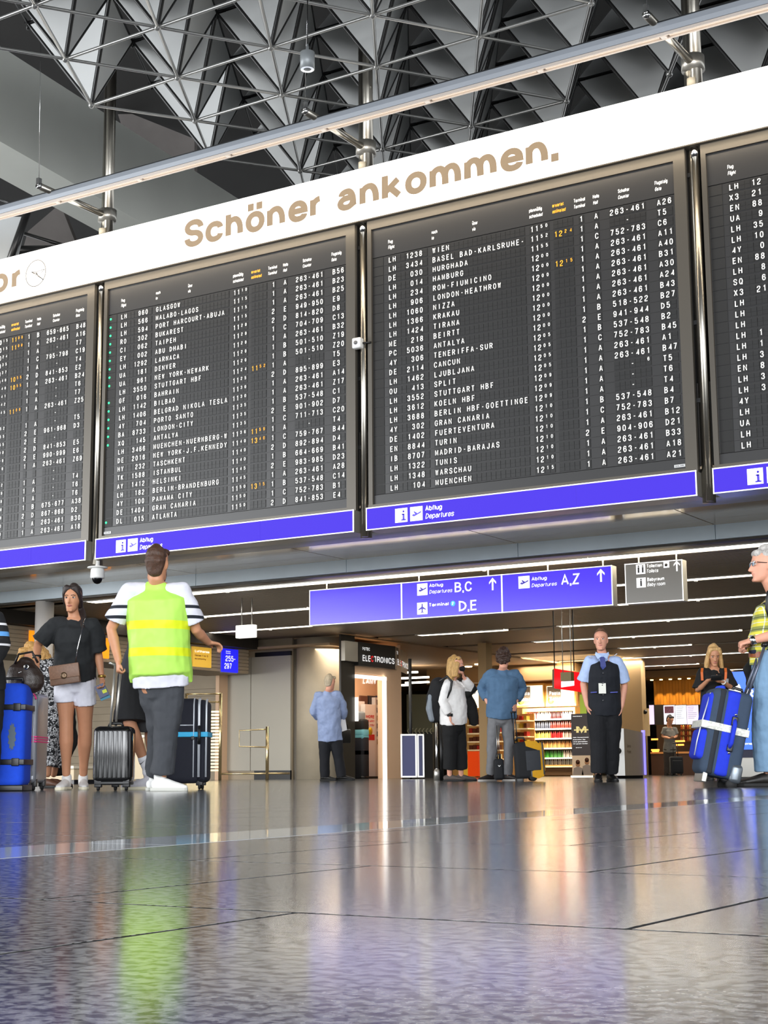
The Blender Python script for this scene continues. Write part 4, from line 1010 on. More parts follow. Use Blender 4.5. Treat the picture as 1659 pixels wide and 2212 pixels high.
# blue flight cases and the exit zone
def case(pxa, pxb, pyt, D, lab, dep=.6):
    a, c = at(pxa, 1687, D), at(pxb, 1687, D); zt = at(pxa, pyt, D)[2]; u = c - a; u[2] = 0; L_ = np.linalg.norm(u); u = u / L_; n = V(-u[1], u[0], 0)
    t = thing('flight_case', ((a[0] + c[0]) / 2, a[1], 0), lab, 'case', 'blue flight cases beside the shop')
    cen = (a + c) / 2 + n * dep / 2
    b = MB(); b.obox(V(cen[0], cen[1], zt / 2 + .02), u * (L_ - .02), n * dep, V(0, 0, zt - .06)); b.build('body', mat('case_blue', (.07, .10, .36), .4), t)
    for s_ in (-1, 1):
        b = MB(); b.obox(V(cen[0], cen[1], zt / 2 + .02) + u * s_ * (L_ / 2 - .015) - n * (dep / 2), u * .03, n * .03, V(0, 0, zt - .04)); b.build('edge_profile', M_ALU, t)
    for z in (.05, zt - .01):
        b = MB(); b.obox(V(cen[0], cen[1], z) - n * (dep / 2), u * L_, n * .03, V(0, 0, .03)); b.build('edge_profile', M_ALU, t)
    return t
case(866, 901, 1586, 30, 'blue flight case with silver edges, left and larger of two')
case(902, 917, 1586, 30.2, 'narrow blue flight case, right of two')
# olive partition with chevrons, dark pole, stair rail behind
D = 40
a, c = at(880, 1500, D), at(935, 1500, D)
t = thing('partition_wall', ((a[0] + c[0]) / 2, a[1], 0), 'olive grey partition with pale chevrons behind the blue cases', 'partition')
z1, zm, z0 = at(900, 1500, D)[2], at(900, 1582, D)[2], 0
u = unit(V(c[0] - a[0], c[1] - a[1], 0)); L_ = np.linalg.norm((c - a)[:2])
for za, zb2, col, nm in ((zm, z1, (.42, .42, .30), 'upper_panel'), (z0, zm, (.13, .13, .09), 'lower_panel')):
    b = MB(); b.obox((a + c) / 2 * V(1, 1, 0) + V(0, 0, (za + zb2) / 2), u * L_, V(0, .08, 0), V(0, 0, zb2 - za)); b.build(nm, mat('partition_' + nm, col, .6), t)
b = MB()
for k in range(7):
    p = at(882 + k * 8, 1579, D - .3); s_ = .05
    for q in (-1, 1): b.obox(p + V(0, 0, q * s_ * .7), u * s_ * .4 + V(0, 0, -q * s_ * .0), V(0, .01, 0), V(u[0] * q * s_, u[1] * q * s_, s_ * 1.6))
b.build('chevrons', mat('chevron_pale', (.6, .58, .45), .5, emit=.1), t, kind='stuff')
p = at(888, 1687, 31); t = thing('dark_pole', (p[0], p[1], 0), 'thin dark pole rising behind the blue cases', 'pole')
b = MB(); b.tube([(p[0], p[1], 0), (p[0], p[1], at(885, 1420, 31)[2])], .035, 10); b.build('shaft', M_BLACK, t)
p = at(944, 1687, 24); t = thing('barrier_post', (p[0], p[1], 0), 'chrome and black barrier post left of the blonde woman with backpack', 'post')
zt = at(944, 1560, 24)[2]
b = MB(); b.tube([(p[0], p[1], .02), (p[0], p[1], zt)], .022, 12); b.build('chrome_tube', M_CHROME, t)
b = MB(); b.tube([(p[0] + .06, p[1] + .05, 0), (p[0] + .06, p[1] + .05, zt)], .03, 12); b.build('black_tube', M_BLACK, t)
b = MB(); b.lathe((p[0], p[1], 0), [(.05, 0), (.05, .14), (.03, .18)], 14); b.build('foot', M_ALU, t)
# far strips seen through the gap
for k, (py, xa, xb) in enumerate(((1455, 865, 912), (1467, 865, 945), (1477, 875, 942), (1482, 865, 890))):
    a, c = at(xa, py, 44), at(xb, py, 44)
    b = MB(); b.box((a[0], a[1], a[2]), (c[0], a[1] + .1, a[2] + .05)); o = b.build('ceiling_light', M_STRIP); tag(o, ('far ceiling light in the gap beside the shop, topmost of four', 'far ceiling light in the gap beside the shop, second from top', 'far ceiling light in the gap beside the shop, third from top', 'far ceiling light in the gap beside the shop, lowest and shortest')[k], 'light')
b = MB(); b.box((-34, 50, 0), (-22, 50.1, 3.2)); tag(b.build('wall_left_far', mat('far_olive', (.30, .28, .22), .7)), 'dim wall seen through the gap beside the shop', kind='structure')

# ================================================================== food shop with fridge
M_GOLD = mat('warm_wood_frame', (.85, .62, .30), .4, emit=.12, ecol=(.9, .62, .25))
DF = 44.0
YF_ = at(1180, 1600, DF)[1]
def F(px, py): return atY(px, py, YF_)
area('food_shop_light', tuple(F(1150, 1450) + V(0, -1.6, .2)), (7, 2.5), 900, (1, .80, .50))
fw = empty('wall_rear', (F(1100, 1687)[0], YF_ + .9, 0)); tag(fw, 'warm lit back wall and bulkhead of the food shop', kind='structure')
b = MB(); b.box((F(945, 1600)[0], YF_ + .9, 0), (F(1262, 1600)[0], YF_ + 1.0, 3.17)); b.build('back_wall', mat('food_wall', (.80, .62, .36), .6), fw)
b = MB(); b.box((F(945, 1600)[0], YF_ - .6, F(1100, 1478)[2] + .05), (F(1262, 1600)[0], YF_ + .9, 3.17)); b.build('bulkhead', mat('food_bulkhead', (.55, .42, .26), .6), fw)
b = MB(); pa, pb = at(1037, 1687, 36), at(1050, 1687, 36); b.box((pa[0] - .0, pa[1], 0), (pa[0] + .22, pa[1] + .3, 3.17)); tag(b.build('trim_6', mat('shop_pier', (.70, .58, .40), .6)), 'beige pier at the food shop front', kind='structure')
# round ceiling lamps
for k, (px, py) in enumerate(((1012, 1442), (1033, 1437), (1151, 1443), (1128, 1456))):
    p = atZ(px, py, 3.13); b = MB(); b.lathe(p, [(.0, 0), (.10, .01), (.11, .045)], 14); o = b.build('downlight', mat('downlight', (1, .9, .7), .4, emit=9, ecol=(1, .85, .6))); tag(o, ('round downlight right of the masked woman, left of the pair', 'round downlight right of the masked woman, right of the pair', 'round downlight right of the curly-haired man, upper one', 'round downlight right of the curly-haired man, lower one')[k], 'light', 'downlights in the food shop')
# illuminated menu panels above the fridge
def lightbox(pxa, pxb, pyt, pyb, lab, art):
    a, c = F(pxa, pyb), F(pxb, pyt)
    t = thing('menu_light_box', ((a[0] + c[0]) / 2, YF_, a[2]), lab, 'light box', 'lit picture boxes above the drinks fridge')
    b = MB(); b.box((a[0] - .05, YF_, a[2] - .06), (c[0] + .05, YF_ + .12, c[2] + .06)); b.build('frame', M_GOLD, t)
    b = MB(); b.box((a[0], YF_ - .01, a[2]), (c[0], YF_ + .02, c[2])); b.build('lit_panel', mat('menu_white', (1, .97, .9), .4, emit=1.5, ecol=(1, .93, .8)), t)
    if art:
        w_, h_ = c[0] - a[0], c[2] - a[2]
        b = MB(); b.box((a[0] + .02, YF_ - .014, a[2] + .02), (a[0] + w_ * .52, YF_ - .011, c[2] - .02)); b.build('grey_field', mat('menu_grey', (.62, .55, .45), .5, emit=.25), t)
        b = MB(); b.text('Pasta', (a[0] + w_ * .1, YF_ - .016, a[2] + h_ * .5), h_ * .22, fit=w_ * .4, wt=.25, depth=.004); b.text('Salat', (a[0] + w_ * .1, YF_ - .016, a[2] + h_ * .2), h_ * .22, fit=w_ * .4, wt=.25, depth=.004); b.build('lettering', M_SIGNW, t, kind='stuff')
        b = MB(); b.lathe((a[0] + w_ * .15, YF_ - .02, a[2] + h_ * .2), [(.0, 0), (.1, .002)], 14, axis=1); b.build('green_disc', mat('menu_green', (.75, .8, .35), .5, emit=.5), t)
lightbox(1118, 1172, 1480, 1524, 'left lit picture box above the drinks fridge', True)
lightbox(1182, 1240, 1480, 1522, 'right lit picture box above the drinks fridge, behind the red sign', True)
lightbox(1010, 1036, 1485, 1530, 'glaring white light box between the masked woman and the denim man', False)
# drinks fridge
a, c = F(1136, 1687), F(1238, 1535); fx0, fx1, fz1 = a[0], c[0], c[2]
t = thing('drinks_fridge', ((fx0 + fx1) / 2, YF_, 0), 'open drinks fridge with six lit shelves beside the brown banner', 'fridge')
b = MB(); b.box((fx0, YF_ + .55, .3), (fx1, YF_ + .62, fz1)); b.build('back_panel', mat('fridge_back', (.35, .3, .25), .5), t)
for xx in (fx0 - .06, fx1): b = MB(); b.box((xx, YF_, 0), (xx + .06, YF_ + .6, fz1 + .1)); b.build('side_panel', M_GOLD, t)
b = MB(); b.box((fx0, YF_, fz1), (fx1, YF_ + .6, fz1 + .1)); b.build('canopy', M_GOLD, t)
b = MB(); b.box((fx0, YF_, F(1180, 1657)[2]), (fx1, YF_ + .6, F(1180, 1657)[2] + .06)); b.build('bottom_frame', M_GOLD, t)
b = MB(); b.box((fx0 + .02, YF_ + .05, .03), (fx1 - .02, YF_ + .5, F(1180, 1660)[2])); b.build('plinth_grille', mat('grille_brown', (.35, .25, .15), .5), t)
shz = [F(1180, py)[2] for py in (1553, 1574, 1595, 1616, 1637, 1655)]
for z in shz:
    b = MB(); b.box((fx0, YF_ + .02, z - .025), (fx1, YF_ + .55, z)); b.build('shelf', M_WHITE, t)
    b = MB(); b.box((fx0, YF_, z - .035), (fx1, YF_ + .02, z + .005)); b.build('price_rail', mat('price_rail', (1, .95, .85), .4, emit=.9, ecol=(1, .93, .8)), t)
area('fridge_light', tuple(((fx0 + fx1) / 2, YF_ - .5, 1.9)), (1.6, .4), 110, (1, .9, .75), ((fx0 + fx1) / 2, YF_ + .5, 1.0))
cols = [[(.75, .35, .35), (.85, .8, .75), (.3, .1, .1), (.85, .85, .9)], [(.25, .26, .30), (.25, .26, .30), (.45, .15, .12), (.5, .2, .15)], [(.75, .6, .25), (.8, .7, .3), (.75, .1, .1), (.6, .5, .45)], [(.45, .25, .2), (.75, .55, .3), (.8, .6, .35), (.7, .5, .3)], [(.3, .55, .2), (.25, .6, .2), (.35, .6, .3), (.8, .75, .7)], [(.55, .6, .6), (.55, .6, .6), (.6, .62, .62), (.55, .6, .6)]]
btl = {}
def bottle(col):
    if col in btl: return btl[col]
    b = MB(); b.lathe((0, 0, 0), [(.026, 0), (.03, .01), (.03, .13), (.013, .17), (.013, .2)], 8)
    o = b.build('bottle', mat('drink_%d' % len(btl), col, .3), None, local=True); btl[col] = o; o['used'] = 0; return o
names = ['top', 'second', 'third', 'fourth', 'fifth', 'lowest']
cn = ['left', 'left middle', 'right middle', 'right']
for r, z in enumerate(shz):
    n = 24
    for k in range(n):
        q = min(3, int(k / n * 4)); src = bottle(cols[r][q])
        o = src if not src.get('used') else clone(src)
        src['used'] = 1; o['used'] = 1
        o.location = (fx0 + .04 + k * (fx1 - fx0 - .08) / (n - 1), YF_ + .10 + .02 * (k % 2), z)
        tag(o, 'small drink bottle, %s quarter of the %s shelf of the drinks fridge' % (cn[q], names[r]), 'bottle', 'bottles %s quarter, %s fridge shelf' % (cn[q], names[r]))
for o in COL.objects:
    if 'used' in o.keys(): del o['used']
# orange bin, snack shelves between the people
a, c = at(1011, 1687, 38), at(1042, 1687, 38)
t = thing('promotion_bin', ((a[0] + c[0]) / 2, a[1], 0), 'bright orange promotion bin with yellow snacks between the two travellers', 'bin')
zt = at(1011, 1623, 38)[2]
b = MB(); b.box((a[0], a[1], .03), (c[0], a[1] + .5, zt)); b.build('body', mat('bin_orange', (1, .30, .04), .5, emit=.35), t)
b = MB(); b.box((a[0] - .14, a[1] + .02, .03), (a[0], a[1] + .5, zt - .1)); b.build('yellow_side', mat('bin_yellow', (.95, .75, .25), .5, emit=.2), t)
def shelfunit(pxa, pxb, pyt, pyb, D, n, m_, lab, seedcols):
    a, c = at(pxa, pyb, D), at(pxb, pyt, D)
    t = thing('snack_shelf', ((a[0] + c[0]) / 2, a[1], 0), lab, 'shelf')
    b = MB(); b.box((a[0], a[1] + .4, 0), (c[0], a[1] + .45, c[2])); b.build('back_panel', mat('snack_back', (.75, .55, .3), .6), t)
    for k in range(n):
        z = a[2] + (c[2] - a[2]) * k / n
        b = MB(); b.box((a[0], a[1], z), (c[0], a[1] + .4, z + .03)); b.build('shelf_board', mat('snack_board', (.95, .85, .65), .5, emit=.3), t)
        q = int((c[0] - a[0]) / .12)
        for i in range(q):
            h = random.uniform(.6, .9) * ((c[2] - a[2]) / n - .05); bb = MB(); x = a[0] + .02 + i * (c[0] - a[0] - .03) / q
            bb.box((x, a[1] + .05, z + .03), (x + .09, a[1] + .25, z + .03 + h)); bb.build('snack_pack', mat('snack_%d' % random.randrange(6), seedcols[random.randrange(len(seedcols))], .5), t)
    return t
sc_ = [(.9, .5, .1), (.9, .8, .3), (.7, .15, .1), (.95, .9, .7), (.4, .2, .1), (.8, .65, .2)]
shelfunit(1010, 1038, 1550, 1622, 39, 4, None, 'snack shelves above the orange bin', sc_)
shelfunit(1050, 1074, 1545, 1680, 41, 7, None, 'snack shelves seen between the legs of the denim man', sc_)
shelfunit(1112, 1136, 1540, 1680, 42.5, 8, None, 'narrow snack shelves left of the drinks fridge', sc_)
# red hanging shop sign and small number panel
a, c = at(1197, 1447, 27), at(1250, 1490, 27)
t = thing('shop_sign', ((a[0] + c[0]) / 2, a[1], c[2]), 'red hanging shop sign beside the man with the blue tie', 'sign')
b = MB(); b.prism([at(1197, 1444, 27), at(1254, 1453, 27.5), at(1254, 1495, 27.5), at(1197, 1487, 27)], (0, .06, 0)); b.build('red_panel', mat('sign_red', (.88, .06, .10), .4, emit=.8), t)
b = MB(); b.prism([at(1197, 1444, 27), at(1197, 1487, 27), at(1193, 1485, 27.6), at(1193, 1447, 27.6)], (0, .02, 0)); b.build('side_return', mat('fascia_brown', (.3, .25, .18), .4), t)
b = MB(); b.prism([at(1212, 1472, 26.9), at(1240, 1470, 27.2), at(1240, 1481, 27.2), at(1212, 1485, 26.9)], (0, .01, 0)); b.build('white_panel', M_SIGNW, t)
b = MB()
for px in (1198, 1240): p = at(px, 1449, 27.1); b.tube([p, (p[0], p[1], 3.3)], .01, 6)
b.build('hangers', M_BLACK, t)
a = at(1211, 1471, 25.5); c = at(1238, 1452, 25.5)
t = thing('hanging_sign', ((a[0] + c[0]) / 2, a[1], a[2]), 'small olive panel hanging on two rods before the red sign', 'sign')
b = MB(); b.box((a[0], a[1], a[2]), (c[0], a[1] + .12, c[2])); b.build('panel', mat('olive_panel', (.42, .36, .16), .5), t)
b = MB(); b.text('1 | 2', (a[0] + .05, a[1] - .005, a[2] - .12), .07, fit=.16, wt=.2, depth=.002); 
for px in (1216, 1234): p = at(px, 1453, 25.5); bb = MB(); bb.tube([p, (p[0], p[1], 3.25)], .008, 6); bb.build('rod', M_ALU, t)
# brown banner with the M
DM = 33
a, c = at(1237, 1686, DM), at(1278, 1541, DM); yb_ = a[1]
x0, x1 = a[0], a[0] + (c[0] - a[0]); zt, zm = c[2], at(1250, 1632, DM)[2]
t = thing('roll_up_banner', ((x0 + x1) / 2, yb_, 0), 'brown banner with a big golden M left of the man with the blue tie', 'banner')
b = MB(); b.box((x0, yb_, zm), (x1, yb_ + .03, zt)); b.build('brown_sheet', mat('banner_brown', (.24, .20, .19), .6), t)
b = MB(); b.box((x0, yb_, .03), (x1, yb_ + .03, zm)); b.build('photo_sheet', mat('banner_photo', (.86, .74, .60), .6), t)
b = MB(); b.box((x0 - .02, yb_ - .05, 0), (x1 + .02, yb_ + .08, .04)); b.build('base', M_ALU, t)
w_, h_ = x1 - x0, zt - zm
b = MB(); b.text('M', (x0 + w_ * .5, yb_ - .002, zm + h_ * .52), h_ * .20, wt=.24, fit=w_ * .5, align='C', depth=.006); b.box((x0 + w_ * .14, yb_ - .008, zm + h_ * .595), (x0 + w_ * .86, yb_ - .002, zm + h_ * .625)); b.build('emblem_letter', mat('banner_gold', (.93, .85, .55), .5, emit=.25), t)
b = MB()
for s_, u, v_, ww in (('Members', .1, .93, .45), ('Mein Wunschmenü', .08, .42, .75), ('bestellen Sie', .08, .37, .6), ('und genießen', .08, .32, .7), ('mit gutem Gefühl', .08, .27, .7), ('www', .2, .18, .3)): b.text(s_, (x0 + w_ * u, yb_ - .002, zm + h_ * v_), h_ * .022, fit=w_ * ww, wt=.2, depth=.003)
b.build('lettering', M_SIGNW, t, kind='stuff')
b = MB()
for (u, s_) in ((.28, .85), (.72, 1.0)):
    hx = x0 + w_ * u; hz = .03 + zm * .62 * s_
    b.lathe((hx, yb_ - .004, hz), [(.0, 0), (.055, .001), (.055, .003)], 14, axis=1)
b.build('printed_faces', mat('print_skin', (.78, .55, .38), .6), t)
b = MB()
for (u, s_) in ((.28, .85), (.72, 1.0)):
    hx = x0 + w_ * u; hz = .03 + zm * .62 * s_
    b.prism([(hx - .13, yb_ - .003, .05), (hx + .13, yb_ - .003, .05), (hx + .1, yb_ - .003, hz - .08), (hx, yb_ - .003, hz - .04), (hx - .1, yb_ - .003, hz - .08)], (0, -.002, 0))
b.build('printed_clothes', mat('print_cloth', (.55, .48, .42), .6), t)
b = MB()
for (u, s_) in ((.28, .85), (.72, 1.0)):
    hx = x0 + w_ * u; hz = .03 + zm * .62 * s_ + .03
    b.lathe((hx, yb_ - .006, hz + .02), [(.0, 0), (.05, .001)], 14, axis=1)
b.build('printed_hair', mat('print_hair', (.35, .18, .08), .6), t)
p = at(1283, 1687, DM + 1); t = thing('green_banner', (p[0] - .15, p[1], 0), 'lime green banner edge peeking out behind the brown banner', 'banner')
a, c = at(1252, 1500, DM + 2), at(1284, 1600, DM + 2)
b = MB(); b.box((a[0], a[1], .04), (c[0], a[1] + .03, a[2])); b.build('sheet', mat('lime', (.72, .80, .25), .6, emit=.12), t); b = MB(); b.box((a[0] - .02, a[1] - .08, 0), (c[0] + .02, a[1] + .1, .04)); b.build('base', M_ALU, t)
# steel kiosk with violet light edge
RTv = V(math.cos(YAW), math.sin(YAW), 0); FWv = V(-math.sin(YAW), math.cos(YAW), 0)
D = 26
a, m_, c = at(1333, 1688, D), at(1351, 1688, D), at(1394, 1686, D + 1.2); zt = at(1333, 1573, D)[2]; zr = at(1394, 1582, D + 1.2)[2]
t = thing('boarding_kiosk', (m_[0], m_[1], 0), 'steel service kiosk with violet lit edge right of the man with the blue tie', 'kiosk')
bk = FWv * .6 - RTv * .0
b = MB(); b.hexa([a * V(1, 1, 0) + V(0, 0, .05), m_ * V(1, 1, 0) + V(0, 0, .05), m_ * V(1, 1, 0) + bk + V(0, 0, .05), a * V(1, 1, 0) + bk + V(0, 0, .05), a * V(1, 1, 0) + V(0, 0, zt), m_ * V(1, 1, 0) + V(0, 0, zt), m_ * V(1, 1, 0) + bk + V(0, 0, zt), a * V(1, 1, 0) + bk + V(0, 0, zt)]); b.build('white_side', M_WHITE, t)
b = MB(); b.hexa([m_ * V(1, 1, 0) + V(0, 0, .05), c * V(1, 1, 0) + V(0, 0, .05), c * V(1, 1, 0) + bk + V(0, 0, .05), m_ * V(1, 1, 0) + bk + V(0, 0, .05), m_ * V(1, 1, 0) + V(0, 0, zt), c * V(1, 1, 0) + V(0, 0, zr), c * V(1, 1, 0) + bk + V(0, 0, zr), m_ * V(1, 1, 0) + bk + V(0, 0, zt)]); b.build('steel_front', mat('kiosk_steel', (.66, .60, .52), .4, .15, noise=.06, nscale=4, stretch=(1, 1, .1)), t)
b = MB(); b.obox(c * V(1, 1, 0) + V(0, -.02, .05 + zr / 2), V(.05, 0, 0), V(0, .05, 0), V(0, 0, zr - .02)); b.build('light_edge', mat('violet_light', (.55, .5, 1), .4, emit=1.8, ecol=(.45, .42, 1)), t)
u = unit((c - m_) * V(1, 1, 0)); b = MB()
for s_, dz in (('Service', .0), ('Point', -.10)): b.text(s_, m_ * V(1, 1, 0) + u * .18 + V(0, -.005, zt * .62 + dz), .06, U=u, N=unit(V(u[1], -u[0], 0)), fit=.24, wt=.16, depth=.004)
b.build('lettering', mat('kiosk_print', (.45, .38, .3), .5), t)
b = MB(); b.lathe(at(1335, 1622, D - .03), [(.0, -.02), (.055, -.02), (.055, .02)], 16, axis=1); b.build('lock_knob', M_BLACK, t)
b = MB(); b.obox((a + c) / 2 * V(1, 1, 0) + FWv * .3 + V(0, 0, .03), (c - a) * .9 * V(1, 1, 0), FWv * .45, V(0, 0, .06)); b.build('feet', M_BLACK, t)
# beige wall block behind the kiosk with a small poster board
D = 42
a, c = at(1330, 1600, D), at(1405, 1600, D)
b = MB(); b.box((a[0], a[1], 0), (c[0], a[1] + .3, 3.17)); tag(b.build('wall_rear_middle', mat('cafe_pier', (.60, .50, .36), .6)), 'beige wall between the banners and the cafe', kind='structure')
a, c = at(1388, 1590, D - .3), at(1400, 1530, D - .3)
t = thing('notice_board', (a[0], a[1], a[2]), 'tall cream notice board with a dark oval on the beige wall', 'notice')
b = MB(); b.box((a[0], a[1], a[2]), (c[0], a[1] + .05, c[2])); b.build('board', mat('notice_cream', (.85, .74, .55), .5), t)
b = MB(); b.lathe(((a[0] + c[0]) / 2, a[1] - .01, c[2] * .87 + a[2] * .13), [(.0, 0), (.06, .003)], 16, axis=1); b.build('oval', M_BLACK, t)
p = at(1372, 1560, 27.6)
# ================================================================== cafe
DC = 48
YC = at(1450, 1560, DC)[1]
def G(px, py): return atY(px, py, YC)
cf = empty('wall_rear_right', (G(1450, 1600)[0], YC + .5, 0)); tag(cf, 'cafe back wall with spot-lit golden timber slats', kind='structure')
M_GOLDW = mat('golden_timber', (.78, .52, .16), .5, noise=.15, nscale=3, stretch=(1, 1, .2))
x0, x1 = G(1405, 1500)[0], G(1585, 1500)[0]; z0, z1 = G(1450, 1523)[2], G(1450, 1468)[2]
n = 26
for k in range(n):
    b = MB(); xx = x0 + (x1 - x0) * k / n; b.box((xx, YC + .3, z0), (xx + (x1 - x0) / n * .93, YC + .38, z1)); b.build('timber_board', M_GOLDW, cf)
b = MB(); b.box((x0, YC + .4, 0), (x1, YC + .5, 3.17)); b.build('back_wall', mat('cafe_brown', (.28, .18, .10), .6), cf)
b = MB(); b.box((x0, YC - 1.5, z1), (x1, YC + .5, 3.17)); b.build('bulkhead', mat('cafe_bulk', (.50, .40, .26), .6), cf)
for k in range(6):
    px = 1417 + k * 20; p = G(px, 1469 + k * 1.2)
    b = MB(); b.lathe((p[0], YC - .35, z1 - .03), [(.0, 0), (.05, .005), (.05, .03)], 12); o = b.build('cafe_spot', mat('cafe_spot', (1, .85, .5), .4, emit=12)); tag(o, 'small spot lamp in the cafe bulkhead, %s from the left' % ('first', 'second', 'third', 'fourth', 'fifth', 'sixth')[k], 'light', 'spot lamps above the golden cafe wall')
    l = bpy.data.lights.new('cafe_spot_light', 'SPOT'); l.energy = 45; l.color = (1, .72, .32); l.spot_size = 1.0; l.spot_blend = .6
    lo = bpy.data.objects.new('cafe_spot_light', l); COL.objects.link(lo); lo.location = (p[0], YC + .02, z1 - .04); lo.rotation_euler = (V(.2, 0, 0))
for (pa, pb, col, words, lab) in ((1403, 1413, (.80, .76, .95), None, 'narrow pale screen at the left end of the cafe menu screens'), (1414, 1433, (.06, .08, .10), 'Food', 'dark cafe menu screen, second from the left'), (1434, 1458, (.85, .86, .95), 'pic', 'cafe menu screen with a picture, behind the man in grey'), (1459, 1483, (.82, .86, .94), 'txt', 'pale cafe menu screen with text, fourth from the left'), (1484, 1509, (.78, .76, .92), 'txt', 'pale violet cafe menu screen nearest the blue suitcase')):
    a, c = atY(pa, 1566, YC - 1.2), atY(pb, 1522, YC - 1.2)
    t = thing('menu_screen', ((a[0] + c[0]) / 2, YC - 1.2, a[2]), lab, 'screen', 'cafe menu screens')
    b = MB(); b.box((a[0], YC - 1.2, a[2]), (c[0], YC - 1.14, c[2])); b.build('casing', M_BLACK, t)
    b = MB(); b.box((a[0] + .012, YC - 1.206, a[2] + .015), (c[0] - .012, YC - 1.199, c[2] - .015)); b.build('display', mat('screen_%d' % pa, col, .3, emit=.9 if pa != 1414 else .25), t)
    if words == 'pic': b = MB(); w_ = c[0] - a[0]; h_ = c[2] - a[2]; b.box((a[0] + w_ * .12, YC - 1.209, a[2] + h_ * .58), (c[0] - w_ * .12, YC - 1.206, c[2] - h_ * .08)); b.build('food_picture', mat('screen_pic', (.35, .2, .3), .4, emit=.3, noise=.7, nscale=20), t)
    if words == 'txt':
        b = MB()
        for k in range(7): b.box((a[0] + .05, YC - 1.209, c[2] - .08 - k * .055), (a[0] + .05 + (c[0] - a[0]) * random.uniform(.4, .75), YC - 1.206, c[2] - .07 - k * .055))
        b.build('menu_lines', mat('screen_ink', (.4, .4, .5), .4), t, kind='stuff')
# counter with warm glass cases
a, c = G(1408, 1620), G(1500, 1687)
t = thing('cafe_counter', ((a[0] + c[0]) / 2, YC - 2, 0), 'brown cafe counter with glowing display edges', 'counter')
yk = YC - 2.0
A_ = lambda px, py: atY(px, py, yk)
b = MB(); b.box((A_(1405, 1600)[0], yk, .0), (A_(1520, 1600)[0], yk + .8, A_(1450, 1628)[2])); b.build('front', mat('cafe_front', (.20, .10, .05), .5), t)
b = MB(); b.box((A_(1405, 1600)[0], yk - .03, A_(1450, 1628)[2]), (A_(1520, 1600)[0], yk + .83, A_(1450, 1624)[2])); b.build('worktop', mat('cafe_top', (.7, .5, .3), .3), t)
for k, (xa, xb, py) in enumerate(((1408, 1425, 1622), (1458, 1480, 1603), (1462, 1478, 1611), (1408, 1422, 1599), (1410, 1424, 1625))):
    p, q = A_(xa, py), A_(xb, py); b = MB(); b.box((p[0], yk - .05, p[2]), (q[0], yk - .01, p[2] + .05)); b.build('light_edge', mat('cafe_glow', (1, .65, .3), .4, emit=2.2, ecol=(1, .6, .25)), t)
t = thing('bottle_shelf', (G(1490, 1600)[0], YC, 0), 'cafe wall shelf with small glowing bottles behind the counter', 'shelf')
for k, py in enumerate((1575, 1588, 1600)):
    a, c = G(1465, py), G(1500, py); b = MB(); b.box((a[0], YC + .1, a[2] - .04), (c[0], YC + .3, a[2])); b.build('shelf_board', mat('cafe_board', (.5, .28, .12), .5), t)
    for q in range(7):
        b = MB(); b.lathe((a[0] + .05 + q * (c[0] - a[0] - .1) / 6, YC + .15, a[2]), [(.03, 0), (.03, .09), (.012, .13)], 7); b.build('flask', mat('flask_%d' % (q % 3), ((.8, .4, .2), (.9, .75, .4), (.5, .15, .1))[q % 3], .3, emit=.15), t)
area('cafe_light', tuple(G(1450, 1500) + V(0, -3, 0)), (5, 2), 110, (1, .72, .42))
# blue advertising screen and pale bench at the right
DB = 23
a, c = at(1584, 1621, DB), at(1649, 1448, DB)
t = thing('advertising_screen', ((a[0] + c[0]) / 2, a[1], 0), 'tall blue advertising screen with white letters behind the plaid shirt man', 'screen')
b = MB(); b.box((a[0] - .3, a[1] + .01, a[2]), (c[0] - .02, a[1] + .12, c[2])); b.build('casing', M_BLACK, t)
b = MB(); b.box((a[0] - .3, a[1] - .004, a[2] + .01), (c[0] - .03, a[1] + .012, c[2] - .01)); b.build('display', mat('ad_blue', (.25, .42, .98), .25, emit=.95, ecol=(.22, .40, 1)), t)
b = MB()
for s_, px, py in (('R', 1621, 1507), ('A', 1612, 1534), ('I', 1615, 1563), ('W', 1608, 1590)):
    p = atY(px, py, a[1] - .006); b.text(s_, p, .13, wt=.2, align='C', depth=.003)
p = atY(1600, 1609, a[1] - .006); b.text('ADVERTISEMENT', p, .025, fit=.27, wt=.2, depth=.003)
q = [atY(x_, y_, a[1] - .007) for x_, y_ in ((1597, 1478), (1606, 1500), (1608, 1530), (1604, 1560), (1598, 1590), (1586, 1590), (1586, 1480))]
b.prism(q, (0, -.002, 0)); b.build('lettering', mat('ad_white', (1, 1, 1), .4, emit=1.1), t)
zz = atY(1600, 1633, a[1])[2]
b = MB(); b.box((a[0] - .25, a[1] + .02, 0), (c[0] - .1, a[1] + .11, a[2])); b.build('stand', mat('ad_stand', (.08, .09, .2), .4), t)
D = 21
a, c = at(1572, 1688, D), at(1700, 1688, D); zt = at(1600, 1637, D)[2]
t = thing('bench_block', ((a[0] + c[0]) / 2, a[1], 0), 'low pale grey bench block at the right behind the blue suitcase', 'bench')
b = MB(); b.box((a[0], a[1], .03), (c[0], a[1] + .8, zt)); b.build('body', mat('bench_pale', (.80, .79, .76), .5), t, bevel=.015)
b = MB(); b.box((a[0] + .04, a[1] + .04, 0), (c[0], a[1] + .76, .04)); b.build('plinth', M_BLACK, t)
p = at(1636, 1660, 20)
